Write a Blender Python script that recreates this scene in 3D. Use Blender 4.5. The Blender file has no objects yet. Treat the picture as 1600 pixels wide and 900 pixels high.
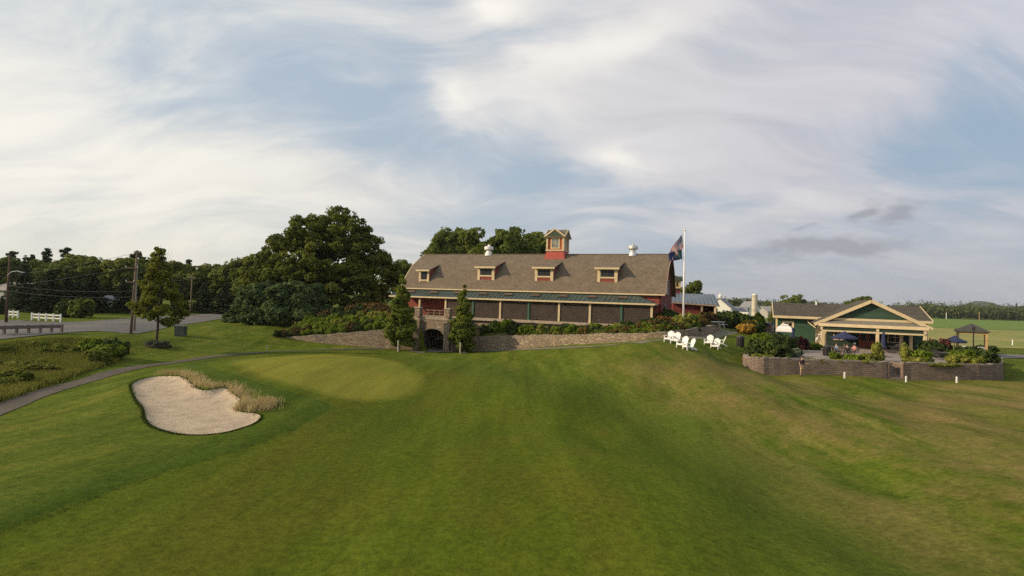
import bpy, bmesh, math, random
import numpy as np
from mathutils import Vector, Matrix
scene = bpy.context.scene
COL = scene.collection
rnd = random.Random(7)
# ------------------------------------------------------------------ camera
FPX = 860.0
CZ = 7.0
PITCH = math.atan(16 / FPX)
ROLL = math.radians(1.8)
Fv = np.array([0, math.cos(PITCH), math.sin(PITCH)])
_R0 = np.array([1.0, 0, 0]); _U0 = np.array([0, -math.sin(PITCH), math.cos(PITCH)])
Rv = math.cos(ROLL) * _R0 + math.sin(ROLL) * _U0
Uv = -math.sin(ROLL) * _R0 + math.cos(ROLL) * _U0
def ray(px, py):
    return Fv + (px - 800) / FPX * Rv + (450 - py) / FPX * Uv
def P(px, py, d):
    """world point seen at photo pixel (px, py), d metres ahead"""
    r = ray(px, py); r = r * (d / r[1])
    return np.array([r[0], r[1], r[2] + CZ])
def Gz(px, py, z):
    r = ray(px, py); t = (z - CZ) / r[2]
    return np.array([r[0] * t, r[1] * t, z])
cam_d = bpy.data.cameras.new('camera'); cam = bpy.data.objects.new('camera', cam_d); COL.objects.link(cam)
cam_d.sensor_width = 36; cam_d.lens = 36 * FPX / 1600; cam_d.clip_start = 0.1; cam_d.clip_end = 20000
cam.matrix_world = Matrix(((Rv[0], Uv[0], -Fv[0], 0), (Rv[1], Uv[1], -Fv[1], 0), (Rv[2], Uv[2], -Fv[2], CZ), (0, 0, 0, 1)))
scene.camera = cam

# ------------------------------------------------------------------ materials
class NT:
    def __init__(s, name):
        s.m = bpy.data.materials.new(name); s.m.use_nodes = True
        s.t = s.m.node_tree; s.t.nodes.clear()
        s.out = s.n('ShaderNodeOutputMaterial')
    def n(s, typ, **kw):
        o = s.t.nodes.new(typ)
        for k, v in kw.items():
            if k.startswith('i_'):
                o.inputs[k[2:].replace('_', ' ')].default_value = v
            else:
                setattr(o, k, v)
        return o
    def l(s, a, b): s.t.links.new(a, b)
    def noise(s, vec, scale, detail=4, rough=0.55):
        o = s.n('ShaderNodeTexNoise'); o.inputs['Scale'].default_value = scale
        o.inputs['Detail'].default_value = detail; o.inputs['Roughness'].default_value = rough
        if vec is not None: s.l(vec, o.inputs['Vector'])
        return o.outputs['Fac']
    def ramp(s, fac, stops):
        o = s.n('ShaderNodeValToRGB'); e = o.color_ramp.elements
        while len(e) < len(stops): e.new(0.5)
        for el, (p, c) in zip(e, stops):
            el.position = p; el.color = (c[0], c[1], c[2], 1) if not isinstance(c, (int, float)) else (c, c, c, 1)
        s.l(fac, o.inputs['Fac']); return o.outputs['Color']
    def mix(s, fac, a, b, mode='MIX'):
        o = s.n('ShaderNodeMix'); o.data_type = 'RGBA'; o.blend_type = mode
        for v, k in ((fac, 0), (a, 6), (b, 7)):
            if isinstance(v, (int, float)): o.inputs[k].default_value = v
            elif isinstance(v, (tuple, list)): o.inputs[k].default_value = (v[0], v[1], v[2], 1)
            else: s.l(v, o.inputs[k])
        return o.outputs[2]
    def math(s, op, a, b=None, c=None, clamp=False):
        o = s.n('ShaderNodeMath'); o.operation = op; o.use_clamp = clamp
        for v, k in ((a, 0), (b, 1), (c, 2)):
            if v is None: continue
            if isinstance(v, (int, float)): o.inputs[k].default_value = v
            else: s.l(v, o.inputs[k])
        return o.outputs[0]
    def bsdf(s, col, rough=0.8, metal=0.0, bump=None, dist=0.02, strength=0.5, spec=0.3):
        b = s.n('ShaderNodeBsdfPrincipled')
        b.inputs['Roughness'].default_value = rough; b.inputs['Metallic'].default_value = metal
        b.inputs['Specular IOR Level'].default_value = spec
        if isinstance(col, (tuple, list)): b.inputs['Base Color'].default_value = (*col, 1)
        else: s.l(col, b.inputs['Base Color'])
        if bump is not None:
            bn = s.n('ShaderNodeBump'); bn.inputs['Strength'].default_value = strength; bn.inputs['Distance'].default_value = dist
            s.l(bump, bn.inputs['Height']); s.l(bn.outputs[0], b.inputs['Normal'])
        return b
    def done(s, sh):
        s.l(sh, s.out.inputs['Surface']); return s.m
def coords(t, kind='Object'):
    return t.n('ShaderNodeTexCoord').outputs[kind]
_mats = {}
def mat(name, c, rough=0.75, var=0.18, scale=2.0, metal=0.0, spec=0.3, bump=0.0):
    """weathered paint / plain stuff: two-scale noise variation of one colour"""
    if name in _mats: return _mats[name]
    t = NT(name); v = coords(t)
    n1 = t.noise(v, scale, 5); n2 = t.noise(v, scale * 9, 3)
    f = t.math('ADD', t.math('MULTIPLY', n1, 0.65), t.math('MULTIPLY', n2, 0.35))
    lo = tuple(x * (1 - var * 1.6) for x in c); hi = tuple(min(1, x * (1 + var * 1.6)) for x in c)
    col = t.ramp(f, [(0.25, lo), (0.75, hi)])
    b = t.bsdf(col, rough, metal, n2 if bump else None, 0.02, bump, spec)
    _mats[name] = t.done(b.outputs[0]); return _mats[name]
def leaf_mat(name, dark, light, trans=0.3, scale=0.6, tip=None, rough=0.55):
    if name in _mats: return _mats[name]
    t = NT(name); v = coords(t)
    n1 = t.noise(v, scale, 3); n2 = t.noise(v, scale * 7, 2)
    f = t.math('ADD', t.math('MULTIPLY', n1, 0.6), t.math('MULTIPLY', n2, 0.4))
    info = t.n('ShaderNodeObjectInfo').outputs['Random']
    f = t.math('ADD', f, t.math('MULTIPLY', t.math('SUBTRACT', info, 0.5), 0.18))
    st = [(0.33, dark), (0.66, light)]
    if tip: st.append((0.8, tip))
    col = t.ramp(f, st)
    b = t.bsdf(col, max(rough, 0.7), spec=0.12)
    tr = t.n('ShaderNodeBsdfTranslucent'); t.l(col, tr.inputs['Color'])
    mx = t.n('ShaderNodeMixShader'); mx.inputs[0].default_value = trans
    t.l(b.outputs[0], mx.inputs[1]); t.l(tr.outputs[0], mx.inputs[2])
    _mats[name] = t.done(mx.outputs[0]); return _mats[name]
def m_lines(name, c, period, dark=0.6, axis='Z', rough=0.7, width=0.12, metal=0.0):
    """boards: thin dark joints every period metres along an axis, with per-board tone"""
    t = NT(name); v = coords(t)
    sx = t.n('ShaderNodeSeparateXYZ'); t.l(v, sx.inputs[0])
    a = t.math('DIVIDE', sx.outputs[axis], period)
    fr = t.math('FRACT', a); fl = t.math('FLOOR', a)
    wn = t.n('ShaderNodeTexWhiteNoise', noise_dimensions='1D'); t.l(fl, wn.inputs['W'])
    n1 = t.noise(v, 3, 5)
    f = t.math('ADD', t.math('MULTIPLY', wn.outputs['Value'], 0.45), t.math('MULTIPLY', n1, 0.55))
    col = t.ramp(f, [(0.2, tuple(x * 0.75 for x in c)), (0.8, tuple(min(1, x * 1.25) for x in c))])
    j = t.math('LESS_THAN', fr, width)
    col = t.mix(j, col, tuple(x * dark for x in c))
    b = t.bsdf(col, rough, metal, fr, 0.015, 0.6)
    return t.done(b.outputs[0])
def m_stone(name, cols, scale=2.2, flat=1.7, mortar=(0.16, 0.13, 0.10)):
    """random rubble masonry"""
    t = NT(name); v = coords(t)
    mp = t.n('ShaderNodeMapping'); mp.inputs['Scale'].default_value = (1, 1, flat); t.l(v, mp.inputs[0])
    nz = t.n('ShaderNodeTexNoise'); nz.inputs['Scale'].default_value = 2.0; t.l(mp.outputs[0], nz.inputs['Vector'])
    ad = t.mix(0.12, mp.outputs[0], nz.outputs['Color'])
    vo = t.n('ShaderNodeTexVoronoi'); vo.inputs['Scale'].default_value = scale; t.l(ad, vo.inputs['Vector'])
    ve = t.n('ShaderNodeTexVoronoi', feature='DISTANCE_TO_EDGE'); ve.inputs['Scale'].default_value = scale; t.l(ad, ve.inputs['Vector'])
    sp = t.n('ShaderNodeSeparateColor'); t.l(vo.outputs['Color'], sp.inputs[0])
    n = len(cols)
    col = t.ramp(sp.outputs[0], [(i / (n - 1) if n > 1 else 0, c) for i, c in enumerate(cols)])
    n2 = t.noise(v, 14, 5, 0.65)
    col = t.mix(0.6, col, t.ramp(n2, [(0.3, 0.35), (0.7, 0.9)]), 'MULTIPLY')
    e = t.ramp(ve.outputs['Distance'], [(0.0, 0.0), (0.07, 1.0)])
    col = t.mix(e, mortar, col)
    h = t.math('ADD', e, t.math('MULTIPLY', n2, 0.4))
    b = t.bsdf(col, 0.9, bump=h, dist=0.06, strength=0.8)
    return t.done(b.outputs[0])
def m_brick(name, c1, c2, mortar, w, h, msize=0.02, axes='XZ', rough=0.9, bumpd=0.02, offs=0.5):
    t = NT(name); v = coords(t)
    sx = t.n('ShaderNodeSeparateXYZ'); t.l(v, sx.inputs[0])
    cx = t.n('ShaderNodeCombineXYZ'); t.l(sx.outputs[axes[0]], cx.inputs[0]); t.l(sx.outputs[axes[1]], cx.inputs[1])
    br = t.n('ShaderNodeTexBrick'); br.offset = offs
    br.inputs['Scale'].default_value = 1; br.inputs['Brick Width'].default_value = w; br.inputs['Row Height'].default_value = h
    br.inputs['Mortar Size'].default_value = msize; br.inputs['Bias'].default_value = 0
    br.inputs['Color1'].default_value = (*c1, 1); br.inputs['Color2'].default_value = (*c2, 1); br.inputs['Mortar'].default_value = (*mortar, 1)
    t.l(cx.outputs[0], br.inputs['Vector'])
    n1 = t.noise(v, 0.9, 5); n2 = t.noise(v, 12, 4, 0.7)
    f = t.math('ADD', t.math('MULTIPLY', n1, 0.5), t.math('MULTIPLY', n2, 0.5))
    col = t.mix(0.75, br.outputs['Color'], t.ramp(f, [(0.3, 0.55), (0.7, 1.2)]), 'MULTIPLY')
    hgt = t.math('SUBTRACT', t.math('MULTIPLY', n2, 0.5), br.outputs['Fac'])
    b = t.bsdf(col, rough, bump=hgt, dist=bumpd, strength=0.7)
    return t.done(b.outputs[0])

# ------------------------------------------------------------------ mesh helpers
class MB:
    def __init__(s): s.v = []; s.f = []
    def add(s, vs, fs):
        o = len(s.v); s.v += [tuple(map(float, x)) for x in vs]; s.f += [tuple(i + o for i in f) for f in fs]; return s
    def box(s, x0, x1, y0, y1, z0, z1):
        return s.add([(x0, y0, z0), (x1, y0, z0), (x1, y1, z0), (x0, y1, z0), (x0, y0, z1), (x1, y0, z1), (x1, y1, z1), (x0, y1, z1)],
                     [(0, 3, 2, 1), (4, 5, 6, 7), (0, 1, 5, 4), (1, 2, 6, 5), (2, 3, 7, 6), (3, 0, 4, 7)])
    def beam(s, a, b, w, h, up=(0, 0, 1)):
        a = Vector(a); b = Vector(b); d = (b - a).normalized(); u = Vector(up)
        if abs(d.dot(u)) > 0.95: u = Vector((0, 1, 0))
        sd = d.cross(u).normalized(); u = sd.cross(d)
        vs = []
        for p in (a, b):
            for i, j in ((-1, -1), (1, -1), (1, 1), (-1, 1)): vs.append(p + sd * (i * w / 2) + u * (j * h / 2))
        return s.add(vs, [(3, 2, 1, 0), (4, 5, 6, 7), (0, 1, 5, 4), (1, 2, 6, 5), (2, 3, 7, 6), (3, 0, 4, 7)])
    def tube(s, pts, rad, n=8, cap=True):
        pts = [Vector(p) for p in pts]
        if isinstance(rad, (int, float)): rad = [rad] * len(pts)
        o = len(s.v); prev = None
        for i, p in enumerate(pts):
            d = (pts[min(i + 1, len(pts) - 1)] - pts[max(i - 1, 0)]).normalized()
            if prev is None:
                u = Vector((0, 0, 1)) if abs(d.z) < 0.9 else Vector((1, 0, 0))
            else: u = prev
            a = (u - d * u.dot(d)).normalized(); b = d.cross(a); prev = a
            for k in range(n):
                t = 2 * math.pi * k / n
                s.v.append(tuple(p + (a * math.cos(t) + b * math.sin(t)) * rad[i]))
        m = len(pts)
        for i in range(m - 1):
            for k in range(n):
                k2 = (k + 1) % n
                s.f.append((o + i * n + k, o + i * n + k2, o + (i + 1) * n + k2, o + (i + 1) * n + k))
        if cap:
            s.f.append(tuple(o + k for k in reversed(range(n)))); s.f.append(tuple(o + (m - 1) * n + k for k in range(n)))
        return s
    def lathe(s, prof, n=16, c=(0, 0, 0), closed=True):
        o = len(s.v); m = len(prof)
        for r, z in prof:
            for k in range(n):
                t = 2 * math.pi * k / n; s.v.append((c[0] + r * math.cos(t), c[1] + r * math.sin(t), c[2] + z))
        for i in range(m - 1):
            for k in range(n):
                k2 = (k + 1) % n
                s.f.append((o + i * n + k, o + i * n + k2, o + (i + 1) * n + k2, o + (i + 1) * n + k))
        if closed:
            s.f.append(tuple(o + k for k in reversed(range(n)))); s.f.append(tuple(o + (m - 1) * n + k for k in range(n)))
        return s
    def prism(s, poly, axis, a0, a1):
        """extrude a 2D polygon; axis 'x' uses (y,z), 'y' uses (x,z), 'z' uses (x,y)"""
        def mk(p, a):
            return {'x': (a, p[0], p[1]), 'y': (p[0], a, p[1]), 'z': (p[0], p[1], a)}[axis]
        n = len(poly); vs = [mk(p, a0) for p in poly] + [mk(p, a1) for p in poly]
        return s.add(vs, [tuple(range(n)), tuple(range(2 * n - 1, n - 1, -1))] + [(i, i + n, (i + 1) % n + n, (i + 1) % n) for i in range(n)])
    def slab(s, quad, th):
        """thick sheet: quad/polygon of 3D points, thickened downwards along its normal"""
        q = [Vector(p) for p in quad]; nrm = (q[1] - q[0]).cross(q[2] - q[0]).normalized()
        n = len(q); vs = q + [p - nrm * th for p in q]
        return s.add(vs, [tuple(range(n)), tuple(range(2 * n - 1, n - 1, -1))] + [(i, i + n, (i + 1) % n + n, (i + 1) % n) for i in range(n)])
    def ball(s, c, r, n=8, m=6):
        rx, ry, rz = (r, r, r) if isinstance(r, (int, float)) else r
        prof = [(math.sin(math.pi * i / m), -math.cos(math.pi * i / m)) for i in range(m + 1)]
        prof[0] = (0.02, -1); prof[-1] = (0.02, 1)
        o = len(s.v); s.lathe(prof, n)
        for i in range(o, len(s.v)):
            x, y, z = s.v[i]; s.v[i] = (c[0] + x * rx, c[1] + y * ry, c[2] + z * rz)
        return s
    def build(s, name, m, parent=None, smooth=False, bevel=0.0):
        me = bpy.data.meshes.new(name); me.from_pydata(s.v, [], s.f)
        if bevel or True:
            bm = bmesh.new(); bm.from_mesh(me)
            bmesh.ops.recalc_face_normals(bm, faces=bm.faces)
            if bevel: bmesh.ops.bevel(bm, geom=list(bm.edges), offset=bevel, segments=2, affect='EDGES', clamp_overlap=True)
            bm.to_mesh(me); bm.free()
        return link(name, me, m, parent, smooth)
def link(name, me, m, parent=None, smooth=False):
    if m is not None: me.materials.append(m)
    if smooth: me.polygons.foreach_set('use_smooth', [True] * len(me.polygons))
    o = bpy.data.objects.new(name, me); COL.objects.link(o)
    if parent is not None: o.parent = parent
    return o
def npmesh(name, V, F):
    """fast mesh from arrays; F is (n, k)"""
    me = bpy.data.meshes.new(name); V = np.asarray(V, np.float32); F = np.asarray(F, np.int32)
    me.vertices.add(len(V)); me.vertices.foreach_set('co', V.ravel())
    n, k = F.shape
    me.loops.add(n * k); me.loops.foreach_set('vertex_index', F.ravel())
    me.polygons.add(n); me.polygons.foreach_set('loop_start', np.arange(0, n * k, k, dtype=np.int32))
    me.update(calc_edges=True); me.validate(); return me
def tag(o, label=None, cat=None, group=None, kind=None):
    if label: o['label'] = label
    if cat: o['category'] = cat
    if group: o['group'] = group
    if kind: o['kind'] = kind
    return o
def thing(name, label, cat, loc=(0, 0, 0), rz=0.0, group=None, sc=1.0):
    o = bpy.data.objects.new(name, None); COL.objects.link(o); o.empty_display_size = 0.3
    o.location = loc; o.rotation_euler = (0, 0, rz); o.scale = (sc, sc, sc) if isinstance(sc, (int, float)) else sc
    return tag(o, label, cat, group)
KIDS = {}
def copy_tree(o, loc, rz=0.0, sc=1.0, label=None, group=None, parent=None):
    c = o.copy(); COL.objects.link(c)
    if parent is None:
        c.location = loc; c.rotation_euler = (0, 0, rz); c.scale = (sc, sc, sc) if isinstance(sc, (int, float)) else sc
        if label: c['label'] = label
        if group: c['group'] = group
    else: c.parent = parent
    if o.name not in KIDS: KIDS[o.name] = list(o.children)
    for ch in KIDS[o.name]: copy_tree(ch, None, parent=c)
    return c
def sstep(a, b, x):
    t = np.clip((x - a) / (b - a), 0, 1); return t * t * (3 - 2 * t)
# ------------------------------------------------------------------ terrain
CP = [(800,900,.95),(0,900,1.0),(400,900,.7),(1200,900,.8),(950,720,1.0),(1050,800,1.0),(1600,900,1.1),(1500,880,.85),(0,760,1.0),(200,760,.9),(400,740,.7),(800,760,.95),(1110,685,.12),(1210,750,.06),(1320,850,.25),
 (1400,800,.75),(1450,740,.95),(1600,760,1.45),(0,680,.7),(150,650,.6),(230,690,.75),(330,700,.8),(200,610,.75),(320,585,1.0),(430,640,1.0),(520,635,.8),
 (340,570,.9),(500,560,1.15),(560,590,1.1),(660,605,.9),(500,620,1.0),(700,640,.6),(500,550,.4),(430,548,.1),(620,560,.7),(720,558,.6),
 (750,549,.2),(690,540,0),(690,545,.05),(640,545,.1),(560,545,.15),(800,560,.7),(880,541,1.7),(1000,533,2.9),(1060,537,3.4),(1090,530,3.5),
 (1115,535,3.25),(1165,577,1.3),(1255,583,1.25),(1380,590,1.0),(1560,594,1.05),(1300,620,1.0),(1200,650,1.0),(1500,640,1.4),(1000,600,1.3),
 (1000,560,2.4),(900,580,1.35),(850,620,.95),(1100,580,2.2),(1100,630,.9),(1000,630,.4),(1300,690,.6),(1450,700,1.1),(1600,650,1.6),(1600,600,1.4),
 (1590,575,1.5),(1590,555,1.6),(1600,530,1.5),(0,635,.3),(100,602,.25),(230,570,.3),(330,556,.25),(0,610,.4),(0,570,.6),(100,570,.6),
 (180,550,.8),(248,545,.75),(208,525,1.5),(0,540,1.6),(0,533,2),(200,519,2),(300,509,2),(380,496,2),(380,490,2),(200,497,2),(100,502,2),
 (0,515,2),(170,488,2.2),(300,485,2.2),(380,510,1.9),(400,507,2.0),(430,519,1.55),(455,512,1.9),(430,541,.15),(1150,515,3.6),(1080,524,3.5),(1120,513,4.05)]
pts = [Gz(*c) for c in CP]
pts.append(P(1158, 542, 58))
for x, y, z in [(-20,92,3.6),(-5,95,4),(10,95,4.1),(22,95,3.9),(30,92,3.6),(-35,95,3.2),(-30,82,3.3),(-20,125,3.4),(10,130,3.6),(35,115,3.2),(45,90,2.6),(40,62,2.0),(46,75,2.2),
                (60,75,1.9),(60,110,1.6),(100,120,1.2),(90,60,1.6),(70,35,2.2),(60,12,2.6),(0,170,2.5),(-60,170,2.3),(-120,120,2.3),(-120,60,2.0),(-70,30,1.2),(-40,10,1.2),(0,2,.6),(150,200,.6),(40,180,1.6)]:
    pts.append(np.array([x, y, z]))
CPT = np.array(pts)
def _phi(r2): return np.sqrt(r2 + 25.0)
_A = _phi(((CPT[:, None, :2] - CPT[None, :, :2]) ** 2).sum(-1))
_n = len(CPT)
_M = np.zeros((_n + 1, _n + 1)); _M[:_n, :_n] = _A - np.eye(_n) * 0.12; _M[:_n, _n] = 1; _M[_n, :_n] = 1
_W = np.linalg.solve(_M, np.append(CPT[:, 2], 0))
def H_front(x, y):
    out = np.zeros(x.shape)
    for i in range(_n): out += _W[i] * _phi((x - CPT[i, 0]) ** 2 + (y - CPT[i, 1]) ** 2)
    return out + _W[_n]
# retaining wall line (top points), the gap is the cart tunnel
WL = np.array([P(430,528,72.2), P(470,525,71.7), P(520,521.5,71.2), P(570,517.5,70.7), P(612,514,70.3), P(655,512,70)])
WR = np.array([P(712,531,71.6), P(737,525.5,71), P(780,524,69), P(820,523.5,67.2), P(860,523,65.5), P(900,522.5,63.6), P(960,521,60.8), P(1010,520,58.8), P(1040,518.5,58.2), P(1075,514,60), P(1105,509.5,64), P(1122,506,68)])
WALL = np.vstack([WL, WR])
def seg_dist(x, y, line):
    """signed distance (positive behind, away from camera) and top z of the nearest point of a polyline"""
    best = np.full(x.shape, 1e9); sg = np.zeros(x.shape); zt = np.zeros(x.shape)
    for a, b in zip(line[:-1], line[1:]):
        d = b[:2] - a[:2]; L2 = d @ d
        t = np.clip(((x - a[0]) * d[0] + (y - a[1]) * d[1]) / L2, 0, 1)
        cx = a[0] + t * d[0]; cy = a[1] + t * d[1]
        r = np.hypot(x - cx, y - cy); s = np.sign(d[0] * (y - a[1]) - d[1] * (x - a[0]))
        k = r < best
        best = np.where(k, r, best); sg = np.where(k, s, sg); zt = np.where(k, a[2] + t * (b[2] - a[2]), zt)
    return best * sg, zt
def poly_sd(x, y, poly):
    """signed distance to polygon, positive inside"""
    best = np.full(x.shape, 1e9); ins = np.zeros(x.shape, bool); n = len(poly)
    for i in range(n):
        a = poly[i]; b = poly[(i + 1) % n]; dx = b[0] - a[0]; dy = b[1] - a[1]
        t = np.clip(((x - a[0]) * dx + (y - a[1]) * dy) / (dx * dx + dy * dy + 1e-12), 0, 1)
        best = np.minimum(best, np.hypot(x - a[0] - t * dx, y - a[1] - t * dy))
        c = ((a[1] > y) != (b[1] > y)) & (x < dx * (y - a[1]) / (dy if abs(dy) > 1e-12 else 1e-12) + a[0])
        ins ^= c
    return np.where(ins, best, -best)
_rs = np.random.RandomState(3)
_WV = [(_rs.uniform(0, 2 * np.pi), _rs.uniform(3.5, 13), _rs.uniform(0, 6.28)) for _ in range(12)]
_WS = [(_rs.uniform(-.55, .25), _rs.uniform(1.9, 6.5), _rs.uniform(0, 6.28)) for _ in range(11)]
TH = math.radians(22); BO = np.array([-15.48, 79.5]); BFZ = 4.3      # barn origin, floor
def barn_local(x, y):
    dx = x - BO[0]; dy = y - BO[1]
    return dx * math.cos(TH) - dy * math.sin(TH), dx * math.sin(TH) + dy * math.cos(TH)
TUN = None
def H_base(x, y):
    x = np.asarray(x, float); y = np.asarray(y, float)
    h = H_front(x, y)
    und = np.zeros(x.shape)
    for a, wl, ph in _WV: und += np.sin((x * np.cos(a) + y * np.sin(a)) * 2 * np.pi / wl + ph) * wl * 0.0016
    lawn = sstep(-38, -30, x) * (1 - sstep(50, 62, y))
    h = h + und * lawn * (0.35 + 0.65 * sstep(0, 10, x))
    st = np.zeros(x.shape)
    for a, wl, ph in _WS: st += np.sin((x * np.cos(a) + y * np.sin(a)) * 2 * np.pi / wl + ph + 1.3 * np.sin(y * .11 + ph)) * wl * 0.0065
    h = h + st * lawn * (0.22 + 0.78 * sstep(3, 12, x)) * (1 - 0.6 * sstep(44, 50, y))
    r = np.hypot(x, y)
    far = 1.6 + 0.8 * sstep(0, -1, x / np.maximum(r, 1)) - 1.2 * sstep(0.15, 0.5, x / np.maximum(r, 1))
    w = sstep(130, 260, r)
    h = h * (1 - w) + far * w
    h = h + sstep(1200, 3000, r) * 0.0
    s, zt = seg_dist(x, y, WALL)
    k = sstep(0.0, 7.0, s)
    pt = 4.15 - 2.0 * (1 - sstep(WALL[0, 0] - 1, WALL[0, 0] + 15, x))
    back = (zt - 0.15) * (1 - k) + np.maximum(pt, zt - .1) * k
    back = np.minimum(back, 4.2)
    wx = sstep(WALL[0, 0] - 8, WALL[0, 0] + 0.5, x) * (1 - sstep(WALL[-1, 0] - 1.0, WALL[-1, 0] + 3, x)) * (1 - sstep(95, 120, y))
    k2 = 1 - sstep(WALL[0, 0] - 0.2, WALL[0, 0] + 0.4, x)
    wb = (sstep(0.1, 0.4, s) * (1 - k2) + sstep(-2.0, 6.0, s) * k2) * wx
    h = h * (1 - wb) + back * wb
    return h
def hit_base(px, py, fn):
    z = 1.0
    for _ in range(60):
        q = Gz(px, py, z); zn = float(fn(np.array([q[0]]), np.array([q[1]]))[0]); z = z * 0.5 + min(zn, 5.0) * 0.5
    return Gz(px, py, z)
BUNK_PX = [(205,607),(209,600),(224,594),(250,590),(279,590),(294,598),(309,612),(322,614),(336,612),(352,609),(361,617),(379,629),(370,636),(366,643),(376,647),(394,648),(410,652),(398,664),(377,671),(350,679),(315,682.5),(285,681.5),(255,675),(234,666),(228,655),(225,638),(212,625)]
def smooth_poly(pl, it=2):
    pl = [np.array(p[:2]) for p in pl]
    for _ in range(it):
        q = []
        for i in range(len(pl)):
            a = pl[i]; b = pl[(i + 1) % len(pl)]; q += [a * .75 + b * .25, a * .25 + b * .75]
        pl = q
    return pl
BUNK = smooth_poly([hit_base(a, b, H_base) for a, b in BUNK_PX], 2)
_bz = H_base(np.array([p[0] for p in BUNK]), np.array([p[1] for p in BUNK]))
BPL = np.linalg.lstsq(np.array([[p[0], p[1], 1.0] for p in BUNK]), _bz, rcond=None)[0]
FAIR_PX = [(-60,862),(0,835),(100,798),(200,760),(300,727),(400,695),(480,665),(514,645),(524,635),(505,626),(470,618),(430,606),(380,588),(330,575),(322,564),(400,553),(520,547),(640,550),(1100,565),(1700,600),(1700,960),(-60,960)]
FAIR = smooth_poly([hit_base(a, b, H_base) for a, b in FAIR_PX], 1)
GREEN_PX = [(338,566),(420,557),(520,553.5),(610,560),(660,580),(678,600),(655,620),(590,632),(520,625),(450,606),(385,588)]
GREEN = smooth_poly([hit_base(a, b, H_base) for a, b in GREEN_PX], 2)
TX = 8.5
def H(x, y):
    x = np.asarray(x, float); y = np.asarray(y, float)
    h = H_base(x, y)
    near = (np.abs(x + 14) < 26) & (y < 62) & (y > 8)
    if near.any():
        sf = poly_sd(x[near], y[near], FAIR)
        h[near] += 0.07 * (1 - sstep(-0.3, 0.1, sf)) * sstep(40, 30, y[near] * 0 + y[near])
        sb = poly_sd(x[near], y[near], BUNK)
        far_side = sstep(27, 34, y[near] + x[near] * 0.4 + 6)
        pl = BPL[0] * x[near] + BPL[1] * y[near] + BPL[2] - 0.12
        kb = sstep(0.0, 1.1, sb)
        h[near] = h[near] * (1 - kb) + pl * kb - 0.16 * sstep(-0.1, 0.35, sb) * (1 - kb) + 0.20 * np.exp(-((sb + 0.7) / 0.8) ** 2) * far_side
    # cart tunnel floor
    lx, ly = barn_local(x, y)
    t = (lx > TX - 1.75) & (lx < TX + 1.75) & (ly > -6.5) & (ly < 12.0)
    h = np.where(t, 0.02, h)
    # terrace of the patio: keep the ground well under the paving
    ip = poly_sd(x, y, PATIO)
    h = np.where(ip > 0.35, np.minimum(h, 0.95), h)
    return h
# patio outline
PZ = 2.3
def soft_line(pl, it=2):
    for _ in range(it):
        q = [pl[0]]
        for a, b in zip(pl[:-1], pl[1:]): q += [a * .75 + b * .25, a * .25 + b * .75]
        pl = q + [pl[-1]]
    return pl
PWL = soft_line([Gz(1178, 562, 1.3), Gz(1165, 568, 1.3), Gz(1164, 577, 1.28), Gz(1180, 581, 1.25), Gz(1210, 582, 1.25), Gz(1255, 584, 1.2), Gz(1320, 588, 1.1), Gz(1386, 591, 1.05)])
PWR = soft_line([Gz(1408, 592, 1.05), Gz(1470, 593.5, 1.05), Gz(1535, 595, 1.05), Gz(1557, 594, 1.05), Gz(1563, 588, 1.1), Gz(1557, 580, 1.2)])
PW = PWL + PWR; NL = len(PWL)
PATIO = [p[:2] for p in PW] + [np.array(q) for q in [(53.0, 59.0), (52, 66), (36, 69), (27.5, 62), (24.5, 56)]]
def hz(x, y): return float(H(np.array([x]), np.array([y]))[0])
def hit(px, py): return hit_base(px, py, H)
def gline(*segs):
    out = [segs[0][0]]
    for a, b, st in segs:
        n = max(1, int(round((b - a) / st))); out += list(np.linspace(a, b, n + 1)[1:])
    return np.array(out)
def geo(a, b, st, k):
    o = []; x = a
    while x < b: x += st; st *= k; o.append(x)
    return np.array(o)
gx = gline((-62, -34, .6), (-34, -10, .28), (-10, 50, .5)); gy = gline((6, 20, .35), (20, 46, .28), (46, 84, .42))
gx = np.concatenate([-geo(62, 6000, .8, 1.13)[::-1], gx, geo(50, 6000, .7, 1.13)])
gy = np.concatenate([-geo(-6, 300, .8, 1.3)[::-1], gy, geo(84, 9000, .7, 1.1)])
GX, GY = np.meshgrid(gx, gy)
HZ = H(GX.ravel(), GY.ravel())
V = np.stack([GX.ravel(), GY.ravel(), HZ], 1)
ny, nx = GX.shape
ii = np.arange(ny * nx).reshape(ny, nx)
F = np.stack([ii[:-1, :-1].ravel(), ii[:-1, 1:].ravel(), ii[1:, 1:].ravel(), ii[1:, :-1].ravel()], 1)
g_me = npmesh('ground', V, F)
def attr(me, name, arr):
    a = me.attributes.new(name, 'FLOAT', 'POINT'); a.data.foreach_set('value', np.asarray(arr, np.float32))
attr(g_me, 'fair', np.clip(poly_sd(V[:, 0], V[:, 1], FAIR), -30, 30))
attr(g_me, 'green', np.clip(poly_sd(V[:, 0], V[:, 1], GREEN), -30, 30))
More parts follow.
